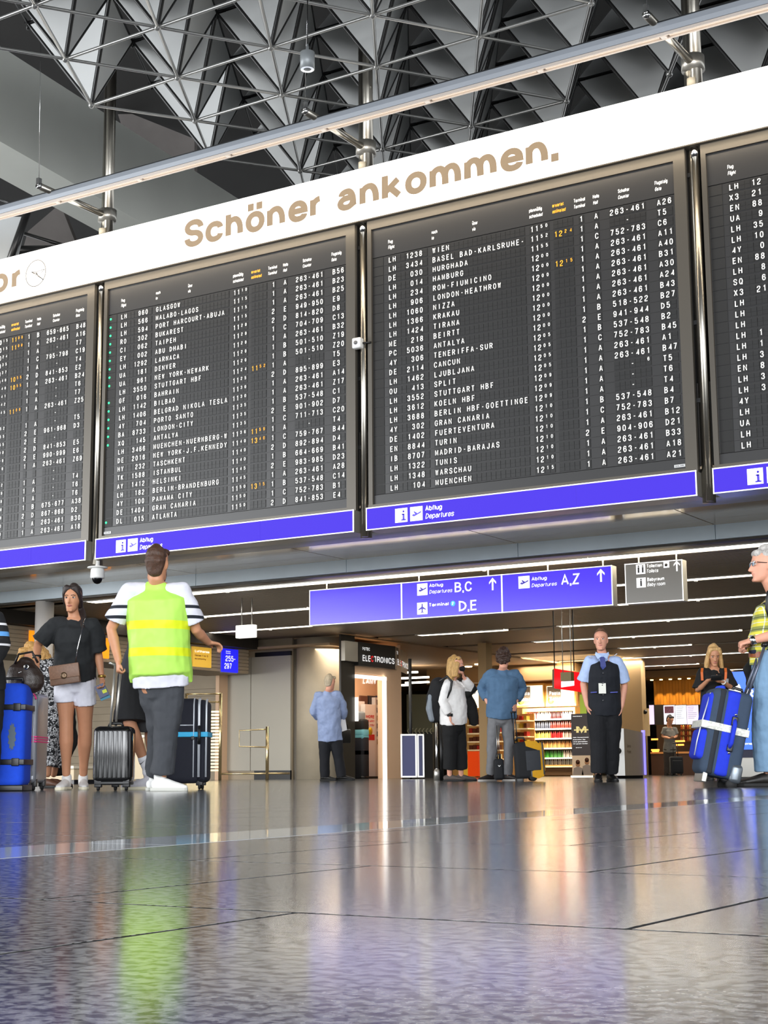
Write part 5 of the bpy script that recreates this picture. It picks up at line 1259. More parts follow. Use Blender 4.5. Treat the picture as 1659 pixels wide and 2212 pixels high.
# ================================================================== figure tools
RTv = V(math.cos(YAW), math.sin(YAW), 0); FWv = V(-math.sin(YAW), math.cos(YAW), 0)
_tex = bpy.data.textures.new('folds', 'CLOUDS'); _tex.noise_scale = .14; _tex.noise_depth = 2
_tex2 = bpy.data.textures.new('curls', 'CLOUDS'); _tex2.noise_scale = .035; _tex2.noise_depth = 2
def loft(mb, pts, rad, side=(1, 0, 0), n=16, caps=True):
    pts = [V(p) for p in pts]; rad = [(r, r) if not hasattr(r, '__len__') else r for r in rad]; m = len(pts)
    rings = []; C_ = []
    T = [unit(pts[min(i + 1, m - 1)] - pts[max(i - 1, 0)]) for i in range(m)]
    seq = []
    c0, c1 = caps if hasattr(caps, '__len__') else (caps, caps)
    if c0:
        for a in (80, 55, 28): seq.append((pts[0] - T[0] * min(rad[0]) * math.sin(math.radians(a)), [q * math.cos(math.radians(a)) for q in rad[0]], T[0]))
    for p, r, t in zip(pts, rad, T): seq.append((p, r, t))
    if c1:
        for a in (28, 55, 80): seq.append((pts[-1] + T[-1] * min(rad[-1]) * math.sin(math.radians(a)), [q * math.cos(math.radians(a)) for q in rad[-1]], T[-1]))
    sd = V(side)
    for p, r, t in seq:
        s_ = sd - t * (sd @ t)
        s_ = unit(s_) if np.linalg.norm(s_) > .05 else unit(np.cross(t, [0, 1, 0.1]))
        q = np.cross(t, s_)
        for k in range(n):
            a = 2 * PI * k / n; rings.append(p + s_ * r[0] * math.cos(a) + q * r[1] * math.sin(a))
    F = []; M_ = len(seq)
    for i in range(M_ - 1):
        for k in range(n): F.append((i * n + k, i * n + (k + 1) % n, (i + 1) * n + (k + 1) % n, (i + 1) * n + k))
    F += [tuple(range(n))[::-1], tuple((M_ - 1) * n + k for k in range(n))]
    mb.smooth = True; mb.add(rings, F)
def lerp(a, b_, t): return V(a) * (1 - t) + V(b_) * t
def skin(mb, name, m_, parent, voxel=.008, sm=4, disp=0.0, tex=None, label=None, cut=None):
    """fuse the overlapping volumes into one continuous smooth surface"""
    o = mb.build('tmp', m_, None, local=True)
    md = o.modifiers.new('r', 'REMESH'); md.mode = 'VOXEL'; md.voxel_size = voxel; md.use_smooth_shade = True
    if disp:
        d = o.modifiers.new('d', 'DISPLACE'); d.texture = tex or _tex; d.strength = disp * (1.5 if tex is None else 1); d.mid_level = .5; d.texture_coords = 'LOCAL'
    if sm: s_ = o.modifiers.new('s', 'SMOOTH'); s_.factor = .5; s_.iterations = sm
    dg = bpy.context.evaluated_depsgraph_get()
    me = bpy.data.meshes.new_from_object(o.evaluated_get(dg)); me.name = name
    bpy.data.objects.remove(o)
    if cut:
        bm = bmesh.new(); bm.from_mesh(me)
        for co, no in cut:
            r = bmesh.ops.bisect_plane(bm, geom=bm.verts[:] + bm.edges[:] + bm.faces[:], plane_co=Vector(co), plane_no=Vector(no), clear_outer=True)
            e = [g for g in r['geom_cut'] if isinstance(g, bmesh.types.BMEdge)]
            if e: bmesh.ops.edgeloop_fill(bm, edges=e)
        bm.to_mesh(me); bm.free()
    me.polygons.foreach_set('use_smooth', [True] * len(me.polygons))
    n = bpy.data.objects.new(name, me); COL.objects.link(n); n.parent = parent
    if label: n['label'] = label
    return n
def cloth(name, col, rough=.85, noise=.05, **k): return mat(name, col, rough, noise=noise, nscale=25, bump=.15, bscale=160, **k)
def skinmat(name, col): return mat(name, col, .5, noise=.05, nscale=14, spec=.4)
class Fig:
    def __init__(s, D, rx, label, cat='person', ry=1687, group=None):
        p = at(rx, ry, D); s.D = D; s.root = V(p[0], p[1], 0)
        s.t = thing('person', s.root, label, cat, group, YAW); s.J = {}
    def p(s, px, py, dy=0.0):
        w_ = at(px, py, s.D + dy) - s.root
        return V(w_ @ RTv, w_ @ FWv, w_[2])
    def set(s, **k):
        for n, v in k.items():
            s.J[n] = s.p(*v)
            if n[:2] == 'sh': s.J[n][2] -= .022
    def head(s, mb, c, face=0, pitch=0, tilt=0, k=1.0, fem=False):
        f = math.radians(face); F = V(math.sin(f), -math.cos(f), 0); R_ = V(math.cos(f), math.sin(f), 0) ; U = V(0, 0, 1)
        a = math.radians(pitch); F, U = F * math.cos(a) - U * math.sin(a), U * math.cos(a) + F * math.sin(a)
        a = math.radians(tilt); R_, U = R_ * math.cos(a) + U * math.sin(a), U * math.cos(a) - R_ * math.sin(a)
        s.hf = (V(c), R_, F, U, k)
        rings = [(-.118, .018, .022, .062), (-.108, .036, .040, .046), (-.085, .050, .062, .026), (-.055, .058, .076, .012), (-.02, .066, .086, .004), (.01, .070, .092, -.002), (.045, .074, .097, -.006), (.075, .070, .090, -.008), (.098, .054, .070, -.010), (.112, .030, .040, -.010)]
        s.fem = fem; rings = [(h, w_ * 1.05 * ((.86 if h < -.05 else .97) if fem else 1), d_, o_) for h, w_, d_, o_ in rings]; g = .80 if fem else 1
        n = 20; VV = []; FF = []
        for h, w_, d_, o_ in rings:
            for q in range(n): a = 2 * PI * q / n; VV.append(s.H(w_ * math.cos(a), o_ + d_ * math.sin(a), h))
        for i in range(len(rings) - 1):
            for q in range(n): FF.append((i * n + q, i * n + (q + 1) % n, (i + 1) * n + (q + 1) % n, (i + 1) * n + q))
        FF += [tuple(range(n))[::-1], tuple((len(rings) - 1) * n + q for q in range(n))]
        mb.add(VV, FF)
        loft(mb, [s.H(0, .088, .012), s.H(0, .100, -.012), s.H(0, .110, -.034)], [.0065 * k * g, .009 * k * g, .0125 * k * g])          # nose
        for q in (-1, 1): loft(mb, [s.H(0, .096, -.038), s.H(.012 * q, .093, -.038)], [.008 * k, .007 * k])
        loft(mb, [s.H(-.045, .080, .030), s.H(0, .090, .028), s.H(.045, .080, .030)], [.006 * k * g, .008 * k * g, .006 * k * g])          # brow
        loft(mb, [s.H(-.018, .084, -.064), s.H(0, .091, -.063), s.H(.018, .084, -.064)], [.006 * k, .009 * k, .006 * k])       # lips
        loft(mb, [s.H(-.014, .080, -.103), s.H(.014, .080, -.103)], [.015 * k] * 2)                                           # chin
        for q in (-1, 1): loft(mb, [s.H(.073 * q, -.004, -.028), s.H(.078 * q, -.010, .0), s.H(.075 * q, -.008, .024)], [(.006 * k, .011 * k), (.007 * k, .017 * k), (.006 * k, .012 * k)], side=R_)
    def H(s, r, f, u):
        c, R_, F, U, k = s.hf
        return c + (R_ * r + F * f + U * u) * k
    def face(s, iris=(.2, .14, .1), brow=(.2, .15, .1), lip=(.62, .33, .30)):
        c, R_, F, U, k = s.hf; A = (R_, F, U); e = 1.25 if s.fem else 1.05
        for q in (-1, 1):
            b = MB(); b.ball(s.H(.031 * q, .0765, .008), V(.0135, .009, .0062 * e) * k, 12, A); b.build('eye', mat('eye_white', (.90, .88, .86), .25), s.t, local=True)
            b = MB(); b.ball(s.H(.031 * q, .0838, .008), V(.0056, .0028, .0056) * k * e, 10, A); b.build('iris', mat('iris_%d' % int(iris[0] * 100), iris, .2), s.t, local=True)
            b = MB(); loft(b, [s.H(.048 * q, .077, .026), s.H(.032 * q, .089, .031), s.H(.014 * q, .092, .027)], [(.003 * k, .0016 * k), (.004 * k, .0023 * k), (.0035 * k, .0022 * k)]); b.build('eyebrow', mat('brow_%d' % int(brow[0] * 100), brow, .8), s.t, local=True)
            b = MB(); loft(b, [s.H(.045 * q, .078, .012), s.H(.031 * q, .086, .0155), s.H(.017 * q, .081, .010)], [.0018 * k * e] * 3, n=6); b.build('eyelid', mat('lash_dark', (.15, .1, .09), .8), s.t, local=True)
        b = MB(); loft(b, [s.H(-.023, .085, -.062), s.H(-.008, .0935, -.059), s.H(0, .0945, -.060), s.H(.008, .0935, -.059), s.H(.023, .085, -.062)], [(.002 * k, .002 * k), (.0035 * k, .004 * k), (.003 * k, .004 * k), (.0035 * k, .004 * k), (.002 * k, .002 * k)], side=U)
        loft(b, [s.H(-.019, .085, -.067), s.H(0, .0935, -.069), s.H(.019, .085, -.067)], [(.002 * k, .002 * k), (.0045 * k, .004 * k), (.002 * k, .002 * k)], side=U)
        b.build('lips', mat('lip_%d' % int(lip[0] * 100), lip, .45), s.t, local=True)
    def hand(s, mb, wr, d, nrm, curl=25, thumb=1, k=1.0, curls=None):
        d = unit(d); nrm = unit(V(nrm) - d * (V(nrm) @ d)); ac = np.cross(d, nrm)
        loft(mb, [wr - d * .01, wr + d * .03 * k, wr + d * .075 * k], [(.027 * k, .02 * k), (.038 * k, .017 * k), (.040 * k, .014 * k)], side=ac)
        for q, (o_, L_) in enumerate(((-.033, .062), (-.0112, .078), (.0112, .082), (.033, .072))):
            b_ = wr + d * .078 * k + ac * o_ * k * thumb; dd = unit(d + ac * o_ * 2.6 * thumb); P_ = [b_ - dd * .01, b_]; c_ = math.radians(curls[q] if curls else curl)
            ang = 0
            for seg, fr in enumerate((.45, .3, .25)):
                ang += c_; v = dd * math.cos(ang) + nrm * math.sin(ang); P_.append(P_[-1] + v * L_ * fr * k)
            loft(mb, P_, [.0092 * k, .0092 * k, .0086 * k, .008 * k, .0068 * k], n=8)
        b_ = wr + d * .022 * k + ac * .028 * k * thumb
        v = unit(d * .75 + ac * .75 * thumb + nrm * .35); v2 = unit(d + ac * .2 * thumb + nrm * .5)
        loft(mb, [b_ - ac * .01 * thumb, b_ + v * .035 * k, b_ + v * .035 * k + v2 * .03 * k], [.014 * k, .0115 * k, .009 * k], n=8)
    def torso_pts(s, g=0.0, k=1.0, belly=0.0, hem=None, depth=1.0):
        J = s.J; hc = (J['hipL'] + J['hipR']) / 2; scn = (J['shL'] + J['shR']) / 2
        sd = unit((J['shR'] - J['shL']) + (J['hipR'] - J['hipL']) * .8); wS = np.linalg.norm(J['shR'] - J['shL']) / 2
        up = unit(scn - hc); fr = np.cross(up, sd) * 1.0
        if fr[1] * s.bf < 0: fr = -fr
        P_ = [hc - up * .03, hc + up * .06, lerp(hc, scn, .38) + fr * belly * .5, lerp(hc, scn, .70) + fr * .012, lerp(hc, scn, .92), scn + up * .022]
        wS = max(wS, .11)
        R_ = [(.160 * k + g, .110 * depth + g), (.160 * k + g, .112 * depth + g + belly * .4), (.138 * k + g, .100 * depth + g + belly), (wS * .97 + g, .114 * depth + g), (wS * .94 + g, .092 * depth + g * .7), (wS * .56, .060)]
        return P_, R_, sd
    def body(s, m_, face=0, pitch=0, tilt=0, k=1.0, bf=-1, headpx=None, hk=1.0, voxel=.008, fem=False, belly=0.0, depth=1.0, bare_feet=False, wk=1.0):
        """bf -1: chest towards the viewer, +1: away; profile figures take the sign of the far side"""
        s.bf = bf; s.k = k; s.wk = wk; s.dep = depth; s.belly = belly; J = s.J; mb = MB(); mb.smooth = True; s.bm = mb
        a = .86 if fem else 1.0
        s.head(mb, s.p(*headpx), face, pitch, tilt, hk, fem)
        P_, R_, sd = s.torso_pts(0, k * (.98 if fem else 1), belly, depth=depth); loft(mb, P_, R_, side=sd, n=20)
        scn = (J['shL'] + J['shR']) / 2
        loft(mb, [scn - V(0, 0, .03), scn + V(0, 0, .04), s.H(0, -.018, -.10), s.H(0, -.012, -.05)], [.075 * a, .060 * a, .053 * a, .054 * a])
        for q in 'LR':
            sh, el, wr, hp, kn, an = (J[n_ + q] for n_ in ('sh', 'el', 'wr', 'hip', 'kn', 'an'))
            loft(mb, [lerp(sh, scn, .35) - V(0, 0, .0), sh, lerp(sh, el, .45), el, lerp(el, wr, .3), wr], [.056 * a, .050 * a * wk, .044 * a * wk, .038 * a * wk, .039 * a * wk, .027 * a])
            loft(mb, [hp + V(0, 0, .03), lerp(hp, kn, .35), lerp(hp, kn, .8), kn, lerp(kn, an, .3), lerp(kn, an, .7), an], [(.090 * k * wk, .098 * wk), (.083 * k * wk, .088 * wk), (.060 * k * wk, .064 * wk), (.055 * wk, .058 * wk), (.056 * wk, .060 * wk), .041, .035], side=sd)
            hd = s.J.get('hd' + q)
        return mb
    def done(s, m_, voxel=.008): s.b = skin(s.bm, 'body', m_, s.t, voxel, 3)
    def shirt(s, m_, sleeve=.75, hem=.10, g=.018, name='shirt', loose=.0, voxel=.009, neck=True, disp=.018, sg=.018, cut=None, coll=0, label=None, flare=0.0):
        P_, R_, sd = s.torso_pts(g, s.k, s.belly, depth=s.dep); J = s.J
        up = unit(P_[-1] - P_[0]); mb = MB(); mb.smooth = True; scn0 = (J['shL'] + J['shR']) / 2
        base = P_[0] - up * hem
        P_ = [base] + P_[:-1] + [scn0 + up * .012]; R_ = [(R_[0][0] + loose + flare, R_[0][1] + loose + flare)] + [(r[0] + loose, r[1] + loose) for r in R_]
        R_[-1] = (R_[-1][0] * .9, R_[-1][1] * .95); R_[3] = (R_[3][0] + loose, R_[3][1] + loose)
        loft(mb, P_, R_, side=sd, n=20, caps=(False, True))
        scn = (J['shL'] + J['shR']) / 2
        loft(mb, [scn - V(0, 0, .03), scn + V(0, 0, .012) + (s.H(0, -.015, -.12) - scn) * .12], [.085, .070], caps=(True, False))
        if coll: loft(mb, [scn + V(0, 0, .0), scn + V(0, 0, .045) + (s.H(0, -.015, -.12) - scn) * .25], [.080, .064], caps=(True, False))
        if sleeve > 0:
            for q in 'LR':
                sh, el, wr = J['sh' + q], J['el' + q], J['wr' + q]
                loft(mb, [lerp(sh, scn, .35), sh], [.060 + sg * .3, .050 * s.wk + sg * .5])
                if sleeve <= 1: pts = [sh, lerp(sh, el, sleeve * .5), lerp(sh, el, sleeve)]; rr = [.050 * s.wk + sg * .5, .048 * s.wk + sg, .050 * s.wk + sg * 1.15]
                else: pts = [sh, lerp(sh, el, .5), el, lerp(el, wr, (sleeve - 1) * .5), lerp(el, wr, sleeve - 1)]; rr = [.050 * s.wk + sg * .5, .046 * s.wk + sg * .9, .042 * s.wk + sg * .9, .041 * s.wk + sg * .8, .034 * s.wk + sg * .6]
                loft(mb, pts, rr, caps=(True, False))
        return skin(mb, name, m_, s.t, voxel, 2, disp, cut=cut, label=label)
    def pants(s, m_, length=1.95, kk=1.0, g=.016, name='trousers', voxel=.009, disp=.014, hem=.0, waist=.10, legg=.012, flare=0.0, label=None):
        J = s.J; mb = MB(); mb.smooth = True; P_, R_, sd = s.torso_pts(g, s.k * kk, 0, depth=s.dep); up = unit(P_[-1] - P_[0])
        loft(mb, [P_[0] - up * .03, P_[0] + up * .02, P_[0] + up * waist], [(R_[0][0] - .01, R_[0][1] - .006), (R_[0][0] + .004, R_[0][1] + .004), (R_[1][0] * .96, R_[1][1] * .96)], side=sd, n=20)
        for q in 'LR':
            hp, kn, an = J['hip' + q], J['kn' + q], J['an' + q]; l = legg; w_ = s.wk
            if length <= 1: pts = [hp + V(0, 0, .02), lerp(hp, kn, length * .5), lerp(hp, kn, length)]; rr = [(.092 * s.k * w_ + l, .098 * w_ + l), (.086 * s.k * w_ + l * 1.3, .090 * w_ + l * 1.3), (.075 * s.k * w_ + l * 1.8 + flare, .078 * w_ + l * 1.8 + flare)]
            else: e = lerp(kn, an, length - 1); pts = [hp + V(0, 0, .02), lerp(hp, kn, .4), kn, lerp(kn, e, .5), e]; rr = [(.092 * s.k * w_ + l, .098 * w_ + l), (.082 * s.k * w_ + l * 1.2, .086 * w_ + l * 1.2), (.062 * w_ + l * 1.3, .064 * w_ + l * 1.3), (.056 * w_ + l * 1.5, .060 * w_ + l * 1.5), (.050 + l * 1.6 + flare, .056 + l * 1.6 + flare)]
            loft(mb, pts, rr, side=sd, caps=(True, False))
        return skin(mb, name, m_, s.t, voxel, 2, disp, label=label)
    def shoe(s, q, ang, m_, sole=None, name='shoe', k=1.0, low=False):
        an = s.J['an' + q].copy(); a = math.radians(ang); F = V(math.sin(a), -math.cos(a), 0); R_ = V(math.cos(a), math.sin(a), 0)
        B_ = V(an[0], an[1], 0); mb = MB(); mb.smooth = True
        def Z(f, z): return B_ + F * f * k + V(0, 0, z * k)
        loft(mb, [Z(-.055, .045), Z(-.02, .052), Z(.04, .050), Z(.10, .040), Z(.155, .032), Z(.195, .026)], [(.030 * k, .036 * k), (.034 * k, .042 * k), (.038 * k, .038 * k), (.043 * k, .028 * k), (.040 * k, .022 * k), (.026 * k, .016 * k)], side=R_)
        if not low: loft(mb, [Z(-.02, .05), Z(-.018, .105)], [.040 * k, .043 * k], side=R_)
        o = skin(mb, name, m_, s.t, .006, 3)
        if sole:
            b = MB(); poly = [(-.09, .0), (-.08, .028), (-.03, .036), (.05, .038), (.11, .046), (.17, .042), (.205, .022), (.215, 0)]
            P_ = [Z(f, 0) + R_ * w_ * k for f, w_ in poly] + [Z(f, 0) - R_ * w_ * k for f, w_ in poly[::-1]]
            b.prism(P_, (0, 0, .024 * k)); ob = b.build('sole', sole, None, local=True, bevel=.004); ob.parent = o
        return o
    def hair(s, m_, parts, voxel=.007, disp=.012, tex=None, name='hair', sm=2):
        """parts: list of chains of (right, forward, up, radius-side, radius-other)"""
        mb = MB(); mb.smooth = True; c, R_, F, U, k = s.hf
        for ch in parts: loft(mb, [s.H(*q[:3]) for q in ch], [(q[3] * k, q[4] * k) for q in ch], side=R_, n=14)
        return skin(mb, name, m_, s.t, voxel, sm, disp, tex or _tex2)
def hairmat(name, col):
    m_ = mat(name, col, .55, noise=.30, nscale=30, stretch=(3, 3, .5), bump=.4, bscale=90); return m_
CAPH = [[(0, -.028, .062, .078, .082), (0, -.034, .095, .066, .070), (0, -.03, .114, .040, .045)], [(0, -.055, -.03, .062, .048), (0, -.050, .02, .074, .060), (0, -.04, .07, .074, .070)], [(-.05, .035, .092, .030, .036), (.05, .035, .092, .030, .036)]]
M_SK1 = skinmat('skin_light', (.86, .64, .53)); M_SK2 = skinmat('skin_tan', (.76, .54, .41)); M_SK3 = skinmat('skin_pink', (.86, .62, .52))

# ------------------------------------------------------------------ 1 woman in black t-shirt and white shorts
f = Fig(13.0, 158, 'woman in black t-shirt and frayed white shorts standing at the left with crossbody bag', ry=1700)
f.set(shL=(124, 1342), shR=(199, 1344), elL=(82, 1392, -.05), elR=(212, 1412, .03), wrL=(79, 1424, -.28), wrR=(220, 1464, -.05), hipL=(141, 1462), hipR=(182, 1462), knL=(143, 1572, -.03), knR=(184, 1580, .05), anL=(143, 1671, -.02), anR=(180, 1671, .12))
f.body(M_SK2, face=-6, headpx=(157, 1295), hk=.97, fem=True, k=.96, wk=1.08)
f.hand(f.bm, f.J['wrL'], V(-.05, -.35, -1), V(.3, -1, .1), curl=50, k=.9); f.hand(f.bm, f.J['wrR'], V(.15, -.2, -1), V(-.6, -.6, 0), curl=42, thumb=-1, k=.9)
f.done(M_SK2, .0065); f.face(iris=(.16, .09, .06), brow=(.13, .09, .08))
f.hair(hairmat('hair_dark_brown', (.15, .10, .085)), CAPH + [[(-.03, .055, .092, .038, .030), (-.064, .04, .055, .018, .032), (-.074, .005, .0, .014, .03), (-.06, -.04, -.05, .02, .03)], [(.03, .055, .092, .038, .030), (.064, .04, .055, .018, .032), (.074, .005, .0, .014, .03), (.06, -.04, -.05, .02, .03)], [(0, -.09, -.02, .05, .03), (.05, -.085, -.10, .04, .03), (.085, -.03, -.17, .035, .028), (.10, .02, -.26, .032, .026), (.10, .035, -.36, .022, .02), (.085, .04, -.44, .010, .010)]], disp=.006)
f.shirt(cloth('tee_black', (.11, .12, .13)), sleeve=.92, hem=-.05, g=.022, loose=.012, sg=.030, name='t_shirt', disp=.028)
f.pants(cloth('denim_white', (.88, .88, .92)), length=.50, g=.014, name='shorts', flare=.012, legg=.006, waist=.13)
for q, d_ in (('L', -6), ('R', 14)):
    o = f.shoe(q, d_, cloth('sneaker_white', (.90, .89, .88)), mat('sole_cream', (.93, .90, .80), .6), name='sneaker')
b = MB()
for i in range(22):
    x = random.choice((random.uniform(.0, .17), random.uniform(-.16, .16))); z = f.J['hipL'][2] - .20 + random.uniform(-.01, .01)
    b.tube([(x, -.125 + abs(x) * .3, z), (x + random.uniform(-.01, .01), -.13 + abs(x) * .3, z - random.uniform(.03, .07))], .0018, 4)
b.build('frayed_hem', mat('fray_white', (.92, .92, .95), .8), f.t, local=True, kind='stuff')
b = MB(); wq = f.J['wrR']; b.lathe(tuple(wq + V(0, 0, .0)), [(.033, 0), (.035, .012), (.033, .024)], 14); b.build('bracelet', mat('gold_bracelet', (.75, .6, .3), .3, .9), f.t, local=True)
b = MB(); wq = lerp(f.J['elL'], f.J['wrL'], .85); b.lathe(tuple(wq), [(.036, -.012), (.038, 0), (.036, .016)], 14); b.build('wristwatch', M_BLACK, f.t, local=True)
WOMAN = f
# crossbody bag with chain, passport
t = tag(empty('crossbody_bag', f.root, YAW), 'brown crossbody bag hanging over the white shorts of the woman in black', 'bag')
c1 = f.p(140, 1457, -.20)
def loc_build(mb, name, m_, t, **k): return mb.build(name, m_, t, local=True, **k)
tl = math.radians(8); U_ = V(math.cos(tl), 0, math.sin(tl)); W_ = V(-math.sin(tl), 0, math.cos(tl))
b = MB(); b.obox(c1, U_ * .25, V(0, .06, 0), W_ * .165); loc_build(b, 'body', mat('bag_brown', (.44, .33, .26), .5, noise=.15, nscale=60), t, bevel=.008)
b = MB(); b.obox(c1 + V(0, -.034, .025), U_ * .252, V(0, .008, 0), W_ * .115); loc_build(b, 'flap', mat('bag_brown_flap', (.50, .37, .29), .5, noise=.15, nscale=60), t, bevel=.004)
b = MB(); b.lathe(tuple(c1 + V(0, -.04, -.01)), [(.012, 0), (.028, -.002), (.028, .004), (.012, .006)], 14, axis=1); loc_build(b, 'clasp', mat('bag_clasp', (.40, .32, .24), .35, .6), t)
b = MB(); pts = [c1 + U_ * .10 + W_ * .085, f.p(168, 1400, -.20), f.p(180, 1345, -.16), f.p(184, 1336, -.06), f.p(184, 1336, .06)]; b.tube(pts, .0045, 6); loc_build(b, 'chain', M_CHROME, t)
t = tag(empty('passport', f.root, YAW), 'dark blue passport with yellow print held by the woman in black', 'passport')
c1 = f.p(220, 1492, -.10); b = MB(); b.obox(c1, V(.075, 0, .035), V(0, .012, 0), V(-.05, 0, .10)); loc_build(b, 'cover', mat('passport_blue', (.08, .16, .36), .4), t)
b = MB(); b.obox(c1 + V(.025, -.008, -.005), V(.035, 0, .014), V(0, .003, 0), V(-.012, 0, .026)); loc_build(b, 'yellow_print', mat('passport_yellow', (.8, .85, .1), .5), t)
b = MB(); b.obox(c1 + V(.01, .012, -.02), V(.08, 0, .03), V(0, .008, 0), V(-.05, 0, .10)); loc_build(b, 'boarding_pass', mat('pass_teal', (.12, .5, .6), .5), t)

# ------------------------------------------------------------------ 2 man in the yellow vest, seen from behind
f = Fig(11.45, 335, 'person in neon yellow high visibility vest and dark trousers walking away', ry=1702)
f.set(shL=(283, 1270), shR=(392, 1270), elL=(240, 1358, .0), elR=(424, 1362, .05), wrL=(256, 1428, -.05), wrR=(450, 1388, .22), hipL=(332, 1468), hipR=(364, 1468), knL=(346, 1575, .12), knR=(360, 1575, -.02), anL=(340, 1668, .30), anR=(350, 1674, -.03))
f.body(M_SK2, face=172, headpx=(340, 1220), hk=1.04, bf=1, k=1.12, wk=1.06, depth=1.12)
f.hand(f.bm, f.J['wrL'], V(.0, -.1, -1), V(.9, .3, 0), curl=65, k=1.0); f.hand(f.bm, f.J['wrR'], V(.8, .6, -.1), V(0, 0, -1), curl=35, k=1.0)
f.done(M_SK2, .008)
f.hair(hairmat('hair_brown', (.27, .17, .11)), CAPH + [[(0, -.06, -.06, .055, .036), (0, -.06, .02, .078, .062)]], disp=.010)
shm = cloth('tee_white_striped', (.90, .90, .94))
nt = shm.node_tree; bs = nt.nodes['Principled BSDF']
def band_material(m_, bands, base, axis=2):
    """horizontal printed bands between heights, in object space"""
    nt = m_.node_tree; bs = nt.nodes['Principled BSDF']; tc = nt.nodes.new('ShaderNodeTexCoord'); sp = nt.nodes.new('ShaderNodeSeparateXYZ'); nt.links.new(tc.outputs['Object'], sp.inputs[0])
    prev = None
    for lo, hi, col in bands:
        a = nt.nodes.new('ShaderNodeMath'); a.operation = 'GREATER_THAN'; nt.links.new(sp.outputs[axis], a.inputs[0]); a.inputs[1].default_value = lo
        c = nt.nodes.new('ShaderNodeMath'); c.operation = 'LESS_THAN'; nt.links.new(sp.outputs[axis], c.inputs[0]); c.inputs[1].default_value = hi
        d = nt.nodes.new('ShaderNodeMath'); d.operation = 'MULTIPLY'; nt.links.new(a.outputs[0], d.inputs[0]); nt.links.new(c.outputs[0], d.inputs[1])
        mx = nt.nodes.new('ShaderNodeMixRGB'); nt.links.new(d.outputs[0], mx.inputs[0])
        if prev is None: mx.inputs[1].default_value = (*lin(base), 1)
        else: nt.links.new(prev, mx.inputs[1])
        mx.inputs[2].default_value = (*lin(col), 1); prev = mx.outputs[0]
    nt.links.new(prev, bs.inputs['Base Color'])
zz = lambda py: f.p(335, py)[2]
band_material(shm, [(zz(1316), zz(1309), (.10, .12, .16)), (zz(1338), zz(1331), (.10, .12, .16))], (.84, .84, .88))
f.shirt(shm, sleeve=.80, hem=.02, g=.022, loose=.012, sg=.034, name='t_shirt', disp=.022, flare=.0)
M_VEST = mat('vest_neon', (.72, .90, .34), .6, noise=.05, nscale=8)
vm = M_VEST; band_material(vm, [(zz(1362), zz(1344), (.86, .92, .08)), (zz(1420), zz(1402), (.86, .92, .08))], (.70, .90, .36))
o = f.shirt(vm, sleeve=0, hem=-.09, g=.046, loose=.016, name='safety_vest', disp=.014, neck=False, flare=.0)
b = MB(); zb = zz(1353)
for py in (1353, 1411):
    P_, R_, sd = f.torso_pts(.052, f.k, 0, depth=f.dep); z = f.p(335, py)[2]; u = (z - P_[0][2]) / (P_[-2][2] - P_[0][2]); c_ = lerp(P_[0], P_[-2], u)
    ring = [(c_[0] + (.232 + .0 * q) * math.cos(2 * PI * q / 40), c_[1] + .185 * math.sin(2 * PI * q / 40), z) for q in range(41)]
f.pants(cloth('trousers_charcoal', (.24, .25, .27)), length=1.97, kk=.80, name='trousers', legg=.020, flare=.012, disp=.02)
f.shoe('R', 62, cloth('running_shoe_white', (.93, .93, .92)), mat('sole_grey', (.75, .75, .72), .6), k=1.08, name='running_shoe'); f.shoe('L', 120, cloth('running_shoe_white', (.93, .93, .92)), MATS['sole_grey'], k=1.05, name='running_shoe')
# ------------------------------------------------------------------ 3 person in black shorts behind
f = Fig(12.6, 305, 'person in black shorts and white socks standing behind the yellow vest', ry=1700)
f.set(shL=(302, 1290), shR=(368, 1290), elL=(300, 1370), elR=(372, 1370), wrL=(306, 1420, -.1), wrR=(366, 1420), hipL=(284, 1468), hipR=(316, 1468), knL=(280, 1562, -.10), knR=(326, 1575, .05), anL=(318, 1660, -.06), anR=(334, 1668, .12))
f.body(M_SK2, face=-10, headpx=(338, 1246), hk=.96, k=.95)
f.hand(f.bm, f.J['wrL'], V(0, -.1, -1), V(0, -1, 0), curl=30); f.hand(f.bm, f.J['wrR'], V(0, -.1, -1), V(0, -1, 0), curl=30, thumb=-1); f.done(M_SK2, .009)
f.hair(hairmat('hair_brown', (.27, .17, .11)), CAPH, disp=.008)
f.shirt(cloth('tee_grey_dark', (.2, .2, .22)), sleeve=.6, hem=.0, name='t_shirt'); f.pants(cloth('shorts_black', (.12, .12, .13)), length=.97, legg=.030, name='shorts', flare=.02)
b = MB()
for k in range(4):
    c_ = f.p(331, 1521 + k * 8.2, -.165); b.cbox(c_, (.024, .004, .024))
b.build('square_print', mat('print_white', (.9, .9, .9), .6), f.t, local=True, kind='stuff')
for q, a_ in (('L', -62), ('R', -40)):
    sck = MB(); sck.smooth = True; an, kn = f.J['an' + q], f.J['kn' + q]; loft(sck, [an - V(0, 0, .03), an, lerp(an, kn, .22)], [.041, .041, .046]); skin(sck, 'sock', cloth('sock_white', (.93, .93, .95)), f.t, .006, 2)
    f.shoe(q, a_, cloth('sneaker_offwhite', (.82, .81, .84)), mat('sole_cream', (.93, .9, .8), .6), name='sneaker', k=1.05)
c_ = lerp(f.J['anL'], f.J['knL'], .12) + V(-.02, -.052, .0); b = MB(); b.prism([c_ + V(*q) for q in ((-.022, 0, -.004), (-.010, 0, -.014), (.026, 0, .022), (-.008, 0, -.004))], (0, -.003, 0)); b.build('sock_emblem', M_BLACK, f.t, local=True)
